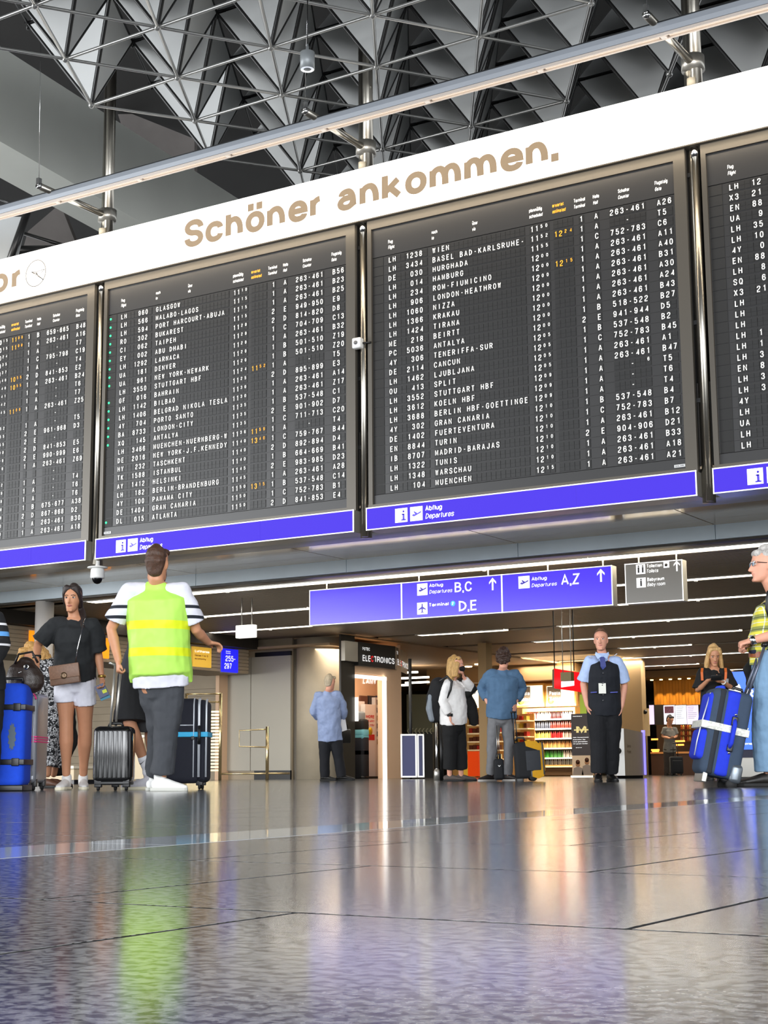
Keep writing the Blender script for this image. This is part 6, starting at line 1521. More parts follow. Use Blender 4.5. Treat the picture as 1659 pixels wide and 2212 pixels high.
# ------------------------------------------------------------------ 4 bending person with blond curls and patterned clothes
mp_ = mat('black_white_pattern', (.9, .9, .9), .8); nt = mp_.node_tree; bs = nt.nodes['Principled BSDF']
tc = nt.nodes.new('ShaderNodeTexCoord'); vo = nt.nodes.new('ShaderNodeTexNoise'); vo.inputs['Scale'].default_value = 17; vo.inputs['Detail'].default_value = 1.5; vo.inputs['Distortion'].default_value = 2.2; nt.links.new(tc.outputs['Object'], vo.inputs['Vector'])
cr = nt.nodes.new('ShaderNodeValToRGB'); cr.color_ramp.interpolation = 'CONSTANT'; nt.links.new(vo.outputs[0], cr.inputs[0]); cr.color_ramp.elements[0].color = (.015, .015, .018, 1); cr.color_ramp.elements[1].position = .5; cr.color_ramp.elements[1].color = (.80, .80, .82, 1)
e = cr.color_ramp.elements.new(.56); e.color = (.015, .015, .018, 1); e = cr.color_ramp.elements.new(.62); e.color = (.8, .8, .82, 1); nt.links.new(cr.outputs[0], bs.inputs['Base Color'])
f = Fig(15.2, 112, 'bending blond person in patterned clothes behind the silver suitcase', ry=1694)
f.set(shL=(78, 1432, -.1), shR=(100, 1428, .15), elL=(70, 1475, -.1), elR=(92, 1480, .15), wrL=(64, 1500, -.2), wrR=(78, 1515, .1), hipL=(108, 1470), hipR=(128, 1470), knL=(108, 1572, 0), knR=(134, 1572, .1), anL=(103, 1672, 0), anR=(116, 1672, .15))
f.body(M_SK2, face=-70, pitch=35, headpx=(70, 1418), hk=.98, fem=True, k=.85, bf=-1)
f.hand(f.bm, f.J['wrL'], V(0, -.1, -1), V(0, -1, 0)); f.hand(f.bm, f.J['wrR'], V(0, -.1, -1), V(0, -1, 0)); f.done(M_SK2, .009)
f.hair(hairmat('hair_blond', (.76, .58, .33)), CAPH + [[(0, -.06, .02, .095, .09), (0, -.09, -.06, .10, .075), (0, -.09, -.14, .09, .06), (0, -.05, -.20, .06, .04)], [(-.06, -.02, -.02, .04, .05), (-.07, -.02, -.15, .04, .05)], [(.06, -.02, -.02, .04, .05), (.07, -.02, -.15, .04, .05)], [(0, .06, .10, .06, .04), (0, .12, .04, .05, .03)]], disp=.035)
f.shirt(mp_, sleeve=1.8, hem=.05, name='patterned_blouse'); f.pants(mp_, length=1.80, legg=.02, flare=.012, name='patterned_trousers', voxel=.01)
mb = MB(); mb.smooth = True; loft(mb, [f.p(128, 1450, .25), f.p(134, 1540, .22), f.p(137, 1600, .22), f.p(126, 1668, .2)], [(.13, .07), (.14, .07), (.15, .06), (.07, .04)]); skin(mb, 'long_cardigan', cloth('cardigan_black', (.06, .06, .06)), f.t, .012, 3, .02)
for q, a_ in (('L', 60), ('R', 75)): f.shoe(q, a_, mat('sandal_brown', (.35, .22, .15), .6), mat('sole_black', (.08, .08, .08), .7), low=True, name='sandal')
# ------------------------------------------------------------------ 5 person cut by the left edge
f = Fig(12.0, -38, 'arm of a person in a black jacket with white and blue stripes, left edge', ry=1702)
f.set(shL=(-72, 1325), shR=(-8, 1330), elL=(-84, 1400), elR=(4, 1392, -.05), wrL=(-60, 1450, -.2), wrR=(-14, 1432, -.28), hipL=(-56, 1470), hipR=(-16, 1470), knL=(-56, 1580), knR=(-18, 1580), anL=(-56, 1678), anR=(-20, 1678))
f.body(M_SK1, face=20, headpx=(-36, 1275))
f.hand(f.bm, f.J['wrL'], V(0, -.4, -1), V(0, -1, 0)); f.hand(f.bm, f.J['wrR'], V(-.4, -.4, -.6), V(0, -1, 0), thumb=-1); f.done(M_SK1, .01)
f.hair(hairmat('hair_brown', (.27, .17, .11)), CAPH)
jm_ = cloth('jacket_black', (.07, .075, .09)); zz2 = lambda py: f.p(0, py)[2]
band_material(jm_, [(zz2(1352), zz2(1347), (.9, .9, .92)), (zz2(1376), zz2(1366), (.35, .6, .85)), (zz2(1398), zz2(1393), (.9, .9, .92))], (.07, .075, .09))
f.shirt(jm_, sleeve=1.9, hem=.05, name='jacket', sg=.03); f.pants(cloth('trousers_black', (.07, .07, .08)), name='trousers')
for q in 'LR': f.shoe(q, 10, M_BLACK, MATS['sole_black'])
# ------------------------------------------------------------------ 6 grey haired man at the column
f = Fig(26.0, 716, 'grey-haired man in a pale blue shirt standing with his back at the column', ry=1688)
f.set(shL=(686, 1500), shR=(731, 1496), elL=(677, 1540, .0), elR=(743, 1536, .08), wrL=(692, 1556, .26), wrR=(738, 1562, .28), hipL=(702, 1588), hipR=(724, 1588), knL=(701, 1634), knR=(731, 1634), anL=(702, 1680, 0), anR=(738, 1680, -.02))
f.body(M_SK3, face=145, pitch=8, headpx=(713, 1475), hk=1.02, bf=1, k=1.02)
f.hand(f.bm, f.J['wrL'], V(.5, .7, -.2), V(0, 0, -1)); f.hand(f.bm, f.J['wrR'], V(-.1, .5, -.8), V(-1, 0, 0), curl=50); f.done(M_SK3, .011)
f.hair(hairmat('hair_grey_blond', (.72, .66, .56)), CAPH + [[(0, -.065, -.045, .055, .034), (0, -.06, .02, .078, .064)], [(.03, .03, .10, .05, .05)]*2], disp=.010)
f.shirt(cloth('shirt_pale_blue', (.56, .62, .76)), sleeve=1.6, hem=.06, g=.035, loose=.014, name='shirt', disp=.03, coll=1, voxel=.012, sg=.03); f.pants(cloth('trousers_navy', (.08, .085, .11)), name='trousers', voxel=.012, legg=.022)
for q, a_ in (('L', 60), ('R', 80)): f.shoe(q, a_, mat('shoe_black', (.06, .055, .05), .5), MATS['sole_black'], k=1.1)
t = tag(empty('briefcase', f.root, YAW), 'black bag and white papers held by the grey-haired man', 'bag'); c1 = f.p(746, 1590, .2)
b = MB(); b.obox(c1, V(.16, .22, 0), V(-.04, .03, 0), V(0, 0, .24)); loc_build(b, 'body', M_BLACK, t, bevel=.02)
b = MB(); b.tube([c1 + V(-.04, -.05, .12), c1 + V(-.03, -.04, .20), c1 + V(.03, .04, .20), c1 + V(.04, .05, .12)], .008, 6); loc_build(b, 'handle', M_BLACK, t)
b = MB(); b.obox(f.p(742, 1566, .12), V(.09, .08, .03), V(0, .006, 0), V(.03, 0, -.20)); loc_build(b, 'papers', mat('paper', (.9, .9, .92), .7), t)
# ------------------------------------------------------------------ 7 masked blonde woman
f = Fig(21.5, 988, 'blonde woman in white blouse, black trousers and black face mask talking on a phone', ry=1689)
f.set(shL=(968, 1474, -.12), shR=(985, 1474, .16), elL=(957, 1516, -.16), elR=(1021, 1490, .10), wrL=(972, 1546, -.20), wrR=(1001, 1462, .02), hipL=(972, 1556, -.06), hipR=(986, 1556, .08), knL=(972, 1612, -.06), knR=(994, 1612, .08), anL=(971, 1675, -.06), anR=(996, 1675, .08))
f.body(M_SK3, face=80, headpx=(986, 1437), hk=1.0, fem=True, k=1.0, bf=1, belly=.02, wk=1.0, depth=1.35, bare_feet=True)
f.hand(f.bm, f.J['wrL'], V(.12, -.1, -1), V(.9, 0, 0), curl=22, thumb=-1); f.hand(f.bm, f.J['wrR'], V(-.12, 0, .8), V(-1, 0, 0), curl=45)
for q, a_ in (('L', 85), ('R', 85)):
    an = f.J['an' + q]; loft(f.bm, [an, V(an[0] + .02, an[1], .05), V(an[0] + .12, an[1], .028), V(an[0] + .17, an[1], .02)], [.036, (.034, .034), (.036, .02), (.028, .014)], side=(0, 1, 0))
f.done(M_SK3, .008)
c_, R_, F_, U_, k_ = f.hf
f.hair(hairmat('hair_golden', (.74, .58, .34)), CAPH + [[(0, -.055, .05, .085, .080), (0, -.075, -.03, .088, .070), (0, -.085, -.11, .090, .062), (0, -.08, -.19, .085, .05), (0, -.075, -.24, .06, .03)], [(-.066, .02, .03, .02, .04), (-.072, -.01, -.06, .022, .05), (-.07, -.02, -.15, .02, .045)], [(.066, .02, .03, .02, .04), (.072, -.01, -.06, .022, .05), (.07, -.02, -.15, .02, .045)], [(0, .055, .085, .05, .03)]*2], disp=.012)
mb = MB(); mb.smooth = True; loft(mb, [f.H(-.045, .062, -.055), f.H(0, .098, -.05), f.H(.045, .062, -.055)], [(.032, .02), (.042, .026), (.032, .02)], side=U_); loft(mb, [f.H(0, .08, -.09)] * 2, [.035, .03]); skin(mb, 'face_mask', cloth('mask_black', (.07, .07, .075)), f.t, .006, 3)
for q in (-1, 1):
    b = MB(); b.tube([f.H(.05 * q, .055, -.04), f.H(.078 * q, -.01, -.01)], .003, 5); b.build('mask_loop', M_BLACK, f.t, local=True)
    b = MB(); b.ball(f.H(.031 * q, .074, .008), V(.0135, .009, .0068), 10, (R_, F_, U_)); b.build('eye', mat('eye_white', (.9, .88, .86), .25), f.t, local=True)
    b = MB(); b.ball(f.H(.031 * q, .0815, .008), V(.0058, .003, .0058), 8, (R_, F_, U_)); b.build('iris', mat('iris_16', (.16, .1, .08), .2), f.t, local=True)
b = MB(); b.tube([f.H(-.075, .0, .075), f.H(-.06, .045, .105), f.H(0, .06, .12), f.H(.06, .045, .105), f.H(.075, .0, .075)], .006, 8); b.build('sunglasses', M_BLACK, f.t, local=True)
f.shirt(cloth('blouse_white', (.93, .92, .91)), sleeve=1.85, hem=.02, g=.03, loose=.015, name='blouse', disp=.024, sg=.034, voxel=.010); f.pants(cloth('trousers_black_wide', (.05, .05, .055)), length=1.78, name='trousers', legg=.024, flare=.0, voxel=.010)
for q in 'LR': f.shoe(q, 85, mat('slipper_grey', (.33, .29, .27), .7), MATS['sole_black'], low=True, name='slipper', k=1.05)
w_ = f.J['wrL']; b = MB(); b.lathe(tuple(w_), [(.040, -.01), (.042, .01), (.040, .03)], 14); b.build('cuff', M_BLACK, f.t, local=True)
mb = MB(); mb.smooth = True; J = f.J
loft(mb, [f.p(992, 1470, .14), f.p(1004, 1500, .13), f.p(1016, 1530, .12), f.p(1026, 1562, .12)], [(.06, .04), (.09, .05), (.10, .05), (.06, .04)]); loft(mb, [f.p(1001, 1462, .1), f.p(1022, 1490, .10), f.p(1008, 1500, .12)], [.045, .07, .07])
skin(mb, 'draped_jacket', cloth('jacket_black2', (.09, .085, .08)), f.t, .010, 3, .03, label='black jacket draped over the raised arm')
b = MB(); c1 = f.p(1001, 1452, .04); b.obox(c1, V(.01, 0, 0), V(0, .07, .0), V(-.01, 0, .14)); b.build('phone', M_BLACK, f.t, local=True, bevel=.003)
t = tag(empty('backpack', f.root, YAW), 'grey and black backpack worn by the blonde woman with the face mask', 'backpack')
mb = MB(); mb.smooth = True; loft(mb, [f.p(946, 1478, .02), f.p(940, 1510, .02), f.p(938, 1545, .02)], [(.10, .11), (.13, .13), (.11, .11)], side=(0, 1, 0)); skin(mb, 'body', cloth('pack_black', (.07, .07, .08)), t, .012, 3, .015)
mb = MB(); mb.smooth = True; loft(mb, [f.p(930, 1503, .0), f.p(928, 1530, .0), f.p(933, 1552, .0)], [(.10, .04), (.12, .055), (.10, .05)], side=(0, 1, 0)); skin(mb, 'front_pocket', cloth('pack_grey', (.52, .55, .58)), t, .012, 3, .01)
for yy in (-.19, .22):
    b = MB(); b.tube([f.p(950, 1472, yy), f.p(966, 1461, yy), f.p(976, 1472, yy), f.p(973, 1490, yy), f.p(955, 1530, yy)], .018, 8); loc_build(b, 'shoulder_strap', M_BLACK, t)
# ------------------------------------------------------------------ 8 curly man in denim
f = Fig(20.75, 1078, 'curly-haired man in a blue denim shirt and grey jeans with hands on his hips', ry=1690)
f.set(shL=(1059, 1452), shR=(1114, 1452), elL=(1040, 1487, .10), elR=(1129, 1486, .10), wrL=(1053, 1517, .0), wrR=(1113, 1518, -.02), hipL=(1070, 1542), hipR=(1096, 1542), knL=(1063, 1604), knR=(1099, 1604), anL=(1060, 1677), anR=(1098, 1677))
f.body(M_SK3, face=168, pitch=25, headpx=(1088, 1425), hk=1.0, bf=1, k=1.0)
f.hand(f.bm, f.J['wrL'], V(.75, -.55, -.3), V(0, .6, -.4), curl=10, thumb=-1); f.hand(f.bm, f.J['wrR'], V(-.1, -.75, -.75), V(-.6, .4, -.1), curl=14); f.done(M_SK3, .008)
f.hair(hairmat('hair_curly', (.22, .14, .10)), CAPH + [[(0, -.04, .02, .10, .10), (0, -.045, .07, .10, .10), (0, -.03, .11, .07, .07)], [(0, -.07, -.05, .085, .05), (0, -.05, .02, .10, .08)], [(-.07, .02, .0, .03, .05)] * 2, [(.07, .02, .0, .03, .05)] * 2], disp=.05, name='curly_hair')
dm = cloth('denim_blue', (.30, .42, .54)); f.shirt(dm, sleeve=1.8, hem=.02, g=.034, loose=.016, name='denim_shirt', coll=1, disp=.03, voxel=.010, sg=.03)
f.pants(cloth('jeans_grey', (.46, .46, .47)), name='jeans', kk=.92, legg=.008, voxel=.010, disp=.02)
for q, a_ in (('L', -150 + 360 - 10 - 180 - 60), ('R', 50)): f.shoe(q, a_ if q == 'R' else -50, mat('shoe_dark_brown', (.13, .10, .09), .6), mat('sole_pale', (.7, .68, .66), .6), k=1.1)
# ------------------------------------------------------------------ 9 employee with waistcoat
f = Fig(18.1, 1308, 'man in pale blue shirt, dark waistcoat and blue tie with hands in pockets', ry=1691)
f.set(shL=(1274, 1424), shR=(1333, 1424), elL=(1260, 1478, .05), elR=(1349, 1480, .05), wrL=(1268, 1524, -.03), wrR=(1343, 1526, -.03), hipL=(1290, 1532), hipR=(1321, 1532), knL=(1293, 1600, -.02), knR=(1321, 1600, .02), anL=(1292, 1673, -.05), anR=(1319, 1672, .08))
f.body(M_SK3, face=-14, pitch=-3, headpx=(1298, 1384), hk=1.04, k=1.08, wk=1.04)
f.hand(f.bm, f.J['wrL'], V(.25, .0, -1), V(1, 0, 0), curl=20); f.hand(f.bm, f.J['wrR'], V(-.25, 0, -1), V(-1, 0, 0), curl=20); f.done(M_SK3, .007); f.face(iris=(.3, .35, .4), brow=(.38, .27, .2), lip=(.72, .45, .42))
f.hair(hairmat('hair_light_brown', (.38, .27, .20)), [[(0, -.020, .068, .078, .088), (0, -.022, .098, .066, .080), (0, -.02, .116, .042, .055)], [(0, -.06, -.02, .064, .038), (0, -.052, .02, .077, .058), (0, -.035, .07, .078, .076)]], disp=.005)
f.shirt(cloth('shirt_sky', (.70, .78, .93)), sleeve=.85, hem=-.02, g=.014, name='shirt', disp=.02, voxel=.009, sg=.030, coll=1)
M_WC = cloth('waistcoat_navy', (.07, .085, .12))
f.shirt(M_WC, sleeve=0, hem=.03, g=.030, loose=.008, name='waistcoat', neck=False, disp=.014)
f.pants(cloth('trousers_dark_navy', (.06, .065, .085)), name='trousers', legg=.026, waist=.05)
sc0 = (f.J['shL'] + f.J['shR']) / 2
fy = lambda z, g=0: -.148 - g
b = MB(); b.prism([f.p(1288, 1411, -.125), f.p(1312, 1411, -.125), f.p(1303, 1446, -.178)], (0, -.006, 0)); b.build('shirt_front', cloth('shirt_sky', (.7, .78, .93)), f.t, local=True)
b = MB(); b.prism([f.p(1296, 1419, -.16), f.p(1306, 1419, -.16), f.p(1307, 1425, -.17), f.p(1309, 1440, -.19), f.p(1302, 1447, -.192), f.p(1297, 1440, -.19), f.p(1296, 1425, -.17)], (0, -.01, 0)); b.build('necktie', mat('tie_blue', (.04, .14, .48), .5), f.t, local=True)
for s_, pts in ((-1, ((1287, 1408), (1299, 1418), (1291, 1424), (1285, 1414))), (1, ((1314, 1408), (1303, 1418), (1310, 1424), (1316, 1414)))):
    b = MB(); b.prism([f.p(x_, y_, -.135 - .03 * (i in (1, 2))) for i, (x_, y_) in enumerate(pts)], (0, -.008, 0)); b.build('collar', MATS['shirt_sky'], f.t, local=True)
b = MB(); b.cbox(f.p(1301, 1487, -.185), (.085, .006, .12)); b.build('id_badge', mat('badge_white', (.88, .88, .84), .4), f.t, local=True)
b = MB(); b.cbox(f.p(1301, 1492, -.19), (.05, .003, .025)); b.build('badge_print', mat('badge_print', (.75, .72, .4), .5), f.t, local=True)
b = MB(); b.tube([f.p(1301, 1475, -.182), f.p(1301, 1481, -.186)], .006, 6); b.build('badge_clip', M_CHROME, f.t, local=True)
for py in (1454, 1475, 1501, 1513): b = MB(); b.lathe(tuple(f.p(1303, py, -.182)), [(.0, -.006), (.009, -.004), (.009, .004)], 8, axis=1); b.build('button', mat('button_grey', (.4, .4, .42), .3, .5), f.t, local=True)
for xa, xb in ((1276, 1289), (1318, 1334)): b = MB(); b.obox((f.p(xa, 1496, -.165) + f.p(xb, 1495, -.165)) / 2, f.p(xb, 1495, -.165) - f.p(xa, 1496, -.165), V(0, .02, 0), V(0, 0, .012)); b.build('pocket_piping', mat('piping_blue', (.15, .2, .6), .5), f.t, local=True)
for xa, ya, xb, yb in ((1272, 1416, 1279, 1421), (1325, 1418, 1333, 1412)): b = MB(); b.tube([f.p(xa, ya, -.10), f.p(xb, yb, -.12)], .006, 6); b.build('shoulder_piping', mat('piping_silver', (.75, .75, .78), .4), f.t, local=True)
for q, a_ in (('L', -8), ('R', 8)): f.shoe(q, a_, mat('shoe_black_matt', (.05, .05, .055), .45), MATS['sole_black'], k=1.1)
# ------------------------------------------------------------------ 10 woman looking at phone
f = Fig(19.2, 1542, 'blonde woman in black top with orange straps typing on her phone', ry=1689)
f.set(shL=(1517, 1449), shR=(1568, 1449), elL=(1507, 1492, -.05), elR=(1583, 1488, -.05), wrL=(1529, 1470, -.27), wrR=(1563, 1474, -.27), hipL=(1530, 1537), hipR=(1556, 1537), knL=(1530, 1606), knR=(1556, 1606), anL=(1530, 1675), anR=(1556, 1675))
f.body(M_SK2, face=0, pitch=22, headpx=(1542, 1416), hk=1.0, fem=True, k=.98)
f.hand(f.bm, f.J['wrL'], V(.8, -.3, .15), V(0, .2, 1), curl=25, thumb=-1, k=.95); f.hand(f.bm, f.J['wrR'], V(-.8, -.3, .15), V(0, .2, 1), curl=25, k=.95); f.done(M_SK2, .007); f.face(iris=(.25, .18, .12), brow=(.42, .3, .18), lip=(.72, .4, .38))
f.hair(hairmat('hair_golden2', (.78, .62, .40)), CAPH + [[(-.06, .03, .07, .03, .045), (-.078, .01, .0, .026, .045), (-.09, .02, -.09, .03, .045), (-.10, .03, -.16, .024, .035), (-.10, .04, -.20, .010, .02)], [(.06, .03, .07, .03, .045), (.078, .01, .0, .026, .045), (.09, .02, -.09, .03, .045), (.10, .03, -.16, .024, .035), (.10, .04, -.20, .010, .02)], [(0, -.06, .02, .08, .06), (0, -.08, -.10, .09, .04), (0, -.075, -.18, .08, .03)], [(0, -.02, .105, .05, .05)] * 2], disp=.010)
f.shirt(cloth('top_black', (.06, .058, .06)), sleeve=.92, hem=.06, g=.018, name='black_top', sg=.026, loose=.008); f.pants(cloth('trousers_black', (.07, .07, .08)), name='trousers')
for s_ in (-1, 1):
    cx0 = 1542 + s_ * 25; b = MB(); pp = [f.p(cx0 + s_ * 0, 1443, -.06), f.p(cx0 + s_ * 1, 1452, -.125), f.p(cx0, 1470, -.145)]
    for p_, q_ in zip(pp[:-1], pp[1:]): b.obox((p_ + q_) / 2, V(.030, 0, 0), V(0, .008, 0), q_ - p_)
    b.build('orange_strap', mat('strap_orange', (.86, .42, .16), .6), f.t, local=True)
t = tag(empty('smartphone', f.root, YAW), 'dark smartphone held in both hands by the woman in the black top', 'phone')
c1 = f.p(1547, 1464, -.40); b = MB(); b.obox(c1, V(.13, 0, 0), V(0, .009, .004), V(0, -.03, .065)); loc_build(b, 'body', M_BLACK, t, bevel=.004)
b = MB(); b.obox(c1 + V(.045, .006, .02), V(.02, 0, 0), V(0, .004, .0), V(0, -.008, .02)); loc_build(b, 'lens', M_CHROME, t)
b = MB(); w_ = f.J['wrR']; d = unit(f.J['wrR'] - f.J['elR']); b.tube([w_ - d * .012, w_ + d * .012], .031, 12); b.build('wristwatch', mat('watch_white', (.9, .9, .88), .3), f.t, local=True)
b = MB(); b.tube([f.p(1571, 1466, -.14), f.p(1570, 1482, -.15)], .02, 8); b.build('lanyard_bottle', mat('bottle_grey', (.6, .6, .6), .3), f.t, local=True)
for q in 'LR': f.shoe(q, 0, M_BLACK, MATS['sole_black'])
# ------------------------------------------------------------------ 11 man in plaid shirt at the right edge
mpl = mat('plaid_yellow', (.9, .85, .25), .8); nt = mpl.node_tree; bs = nt.nodes['Principled BSDF']
tc = nt.nodes.new('ShaderNodeTexCoord'); sp = nt.nodes.new('ShaderNodeSeparateXYZ'); nt.links.new(tc.outputs['Object'], sp.inputs[0])
def mth(op, a, b_=None):
    n = nt.nodes.new('ShaderNodeMath'); n.operation = op
    for i, v in enumerate((a, b_)):
        if v is None: continue
        if isinstance(v, (int, float)): n.inputs[i].default_value = v
        else: nt.links.new(v, n.inputs[i])
    return n.outputs[0]
def stripe(src, per, off, wdt): return mth('LESS_THAN', mth('FRACT', mth('ADD', mth('DIVIDE', src, per), off)), wdt)
xa = mth('ADD', sp.outputs[0], mth('MULTIPLY', sp.outputs[1], .35))
cur = None
def mixc(prev, fac, col, strength=1.0):
    mx = nt.nodes.new('ShaderNodeMixRGB'); nt.links.new(mth('MULTIPLY', fac, strength), mx.inputs[0])
    if prev is None: mx.inputs[1].default_value = (*lin((.90, .86, .30)), 1)
    else: nt.links.new(prev, mx.inputs[1])
    mx.inputs[2].default_value = (*lin(col), 1); return mx.outputs[0]
cur = mixc(None, stripe(xa, .088, 0, .42), (.32, .44, .32), .8); cur = mixc(cur, stripe(sp.outputs[2], .088, 0, .42), (.32, .44, .32), .7)
cur = mixc(cur, mth('MULTIPLY', stripe(xa, .088, 0, .46), stripe(sp.outputs[2], .088, 0, .46)), (.06, .10, .20)); cur = mixc(cur, stripe(xa, .088, .30, .06), (.9, .92, .9), .8); cur = mixc(cur, stripe(sp.outputs[2], .088, .30, .06), (.9, .92, .9), .8); cur = mixc(cur, stripe(sp.outputs[2], .088, .86, .06), (.08, .12, .2), .8)
nt.links.new(cur, bs.inputs['Base Color'])
f = Fig(11.5, 1665, 'grey-haired man with glasses, yellow plaid shirt and jeans pulling the blue suitcase', ry=1697)
f.set(shL=(1672, 1292, .20), shR=(1682, 1292, -.18), elL=(1672, 1362, .22), elR=(1696, 1366, -.24), wrL=(1622, 1392, .02), wrR=(1622, 1384, -.14), hipL=(1668, 1432, .10), hipR=(1672, 1432, -.10), knL=(1690, 1545, .10), knR=(1652, 1560, -.12), anL=(1712, 1664, .1), anR=(1660, 1671, -.12))
f.body(M_SK3, face=-88, headpx=(1652, 1222), hk=1.06, bf=-1, k=1.0, belly=.03, wk=1.08, depth=1.35)
f.hand(f.bm, f.J['wrR'], V(-1, .15, -.25), V(0, .3, -1), curl=70, thumb=-1, k=1.05); f.hand(f.bm, f.J['wrL'], V(-1, -.3, -.2), V(0, -.3, -1), curl=65, k=1.05); f.done(M_SK3, .007); f.face(iris=(.3, .35, .4), brow=(.6, .58, .55), lip=(.80, .52, .45))
f.hair(hairmat('hair_silver', (.72, .70, .68)), [[(0, -.016, .066, .080, .090), (0, -.018, .095, .068, .080), (0, -.015, .116, .044, .06)], [(-.03, .055, .085, .03, .03), (.03, .055, .085, .03, .03)], [(0, -.06, -.03, .064, .040), (0, -.052, .02, .076, .060), (0, -.04, .07, .076, .070)]], disp=.006)
f.shirt(mpl, sleeve=.95, hem=-.10, g=.020, loose=.010, name='plaid_shirt', coll=1, disp=.022, sg=.034, voxel=.009)
f.pants(cloth('jeans_light_blue', (.47, .60, .72)), name='jeans', legg=.026, disp=.022, waist=.03)
mb = MB(); mb.smooth = True; P_, R_, sd = f.torso_pts(.026, f.k, 0, depth=f.dep); z0 = f.p(1650, 1412)[2]; u = (z0 - P_[0][2]); c_ = P_[0] + unit(P_[-1] - P_[0]) * u
bl = []; n = 36
for r_ in (0, 1):
    for zz_ in (-.022, .022):
        for q in range(n): a = 2 * PI * q / n; bl.append(c_ + unit(sd) * (R_[0][0] + .004 + .006 * r_) * math.cos(a) + np.cross([0, 0, 1], unit(sd)) * (R_[0][1] + .004 + .006 * r_) * math.sin(a) + V(0, 0, zz_))
b = MB(); F = []
for q in range(n):
    k2 = (q + 1) % n; F += [(2 * n + q, 2 * n + k2, 3 * n + k2, 3 * n + q), (q, n + q, n + k2, k2), (q, k2, 2 * n + k2, 2 * n + q), (n + q, 3 * n + q, 3 * n + k2, n + k2)]
b.add(bl, F); b.build('belt', mat('belt_leather', (.55, .28, .10), .4), f.t, local=True)
c_, R_, F_, U_, k_ = f.hf
b = MB(); b.tube([f.H(-.078, -.005, .010), f.H(-.072, .075, .018)], .0028, 6); b.tube([f.H(.078, -.005, .010), f.H(.072, .075, .018)], .0028, 6); b.build('glasses_arms', M_BLACK, f.t, local=True)
for q in (-1, 1): b = MB(); b.obox(f.H(.034 * q, .094, .006), R_ * .046, F_ * .002, U_ * .026); b.build('glasses_lens', mat('lens_glass', (.55, .62, .68), .05, .3), f.t, local=True)
b = MB(); b.tube([f.H(-.064, .088, .020), f.H(0, .100, .020), f.H(.064, .088, .020)], .0035, 6); b.build('glasses_frame', mat('frame_white', (.85, .85, .85), .3), f.t, local=True)
w_ = lerp(f.J['wrR'], f.J['elR'], .08); b = MB(); d = unit(f.J['wrR'] - f.J['elR']); b.tube([w_ - d * .02, w_ + d * .02], .037, 14); b.build('wristwatch', M_CHROME, f.t, local=True)
b = MB(); b.tube([f.p(1676, 1262, -.22), f.p(1660, 1280, -.26), f.p(1657, 1315, -.26), f.p(1672, 1360, -.26)], .016, 8); b.build('backpack_strap', M_BLACK, f.t, local=True)
f.shoe('R', -90, mat('shoe_dark', (.10, .09, .08), .5), MATS['sole_black'], k=1.15); f.shoe('L', -90, mat('shoe_dark', (.10, .09, .08), .5), MATS['sole_black'], k=1.15)
t = tag(empty('jacket', f.root, YAW), 'black jacket carried under the arm of the man in the plaid shirt', 'jacket')
mb = MB(); mb.smooth = True; loft(mb, [f.p(1632, 1425, .28), f.p(1626, 1450, .28), f.p(1622, 1475, .28)], [(.05, .05), (.075, .06), (.04, .04)]); skin(mb, 'cloth', MATS['cardigan_black'], t, .012, 3, .03)
# ------------------------------------------------------------------ 12 customer in the cafe
f = Fig(41.4, 1446, 'dark-haired man in a grey t-shirt standing in front of the cafe counter', ry=1683)
f.set(shL=(1435, 1573), shR=(1458, 1573), elL=(1431, 1591), elR=(1462, 1590), wrL=(1447, 1595, -.22), wrR=(1456, 1594, -.22), hipL=(1441, 1618), hipR=(1452, 1618), knL=(1440, 1648), knR=(1453, 1648), anL=(1440, 1677), anR=(1454, 1677))
f.body(M_SK2, face=35, pitch=22, headpx=(1447, 1556), hk=1.05, k=1.0); f.hand(f.bm, f.J['wrL'], V(.5, -.5, 0), V(0, 0, 1)); f.hand(f.bm, f.J['wrR'], V(-.3, -.5, 0), V(0, 0, 1)); f.done(M_SK2, .013)
f.hair(hairmat('hair_black', (.06, .05, .05)), CAPH, voxel=.012); f.shirt(cloth('tee_grey', (.46, .45, .42)), sleeve=.7, hem=.05, name='t_shirt', voxel=.014); f.pants(cloth('trousers_taupe', (.24, .21, .19)), name='trousers', voxel=.014)
for q in 'LR': f.shoe(q, 20, M_BLACK, MATS['sole_black'])
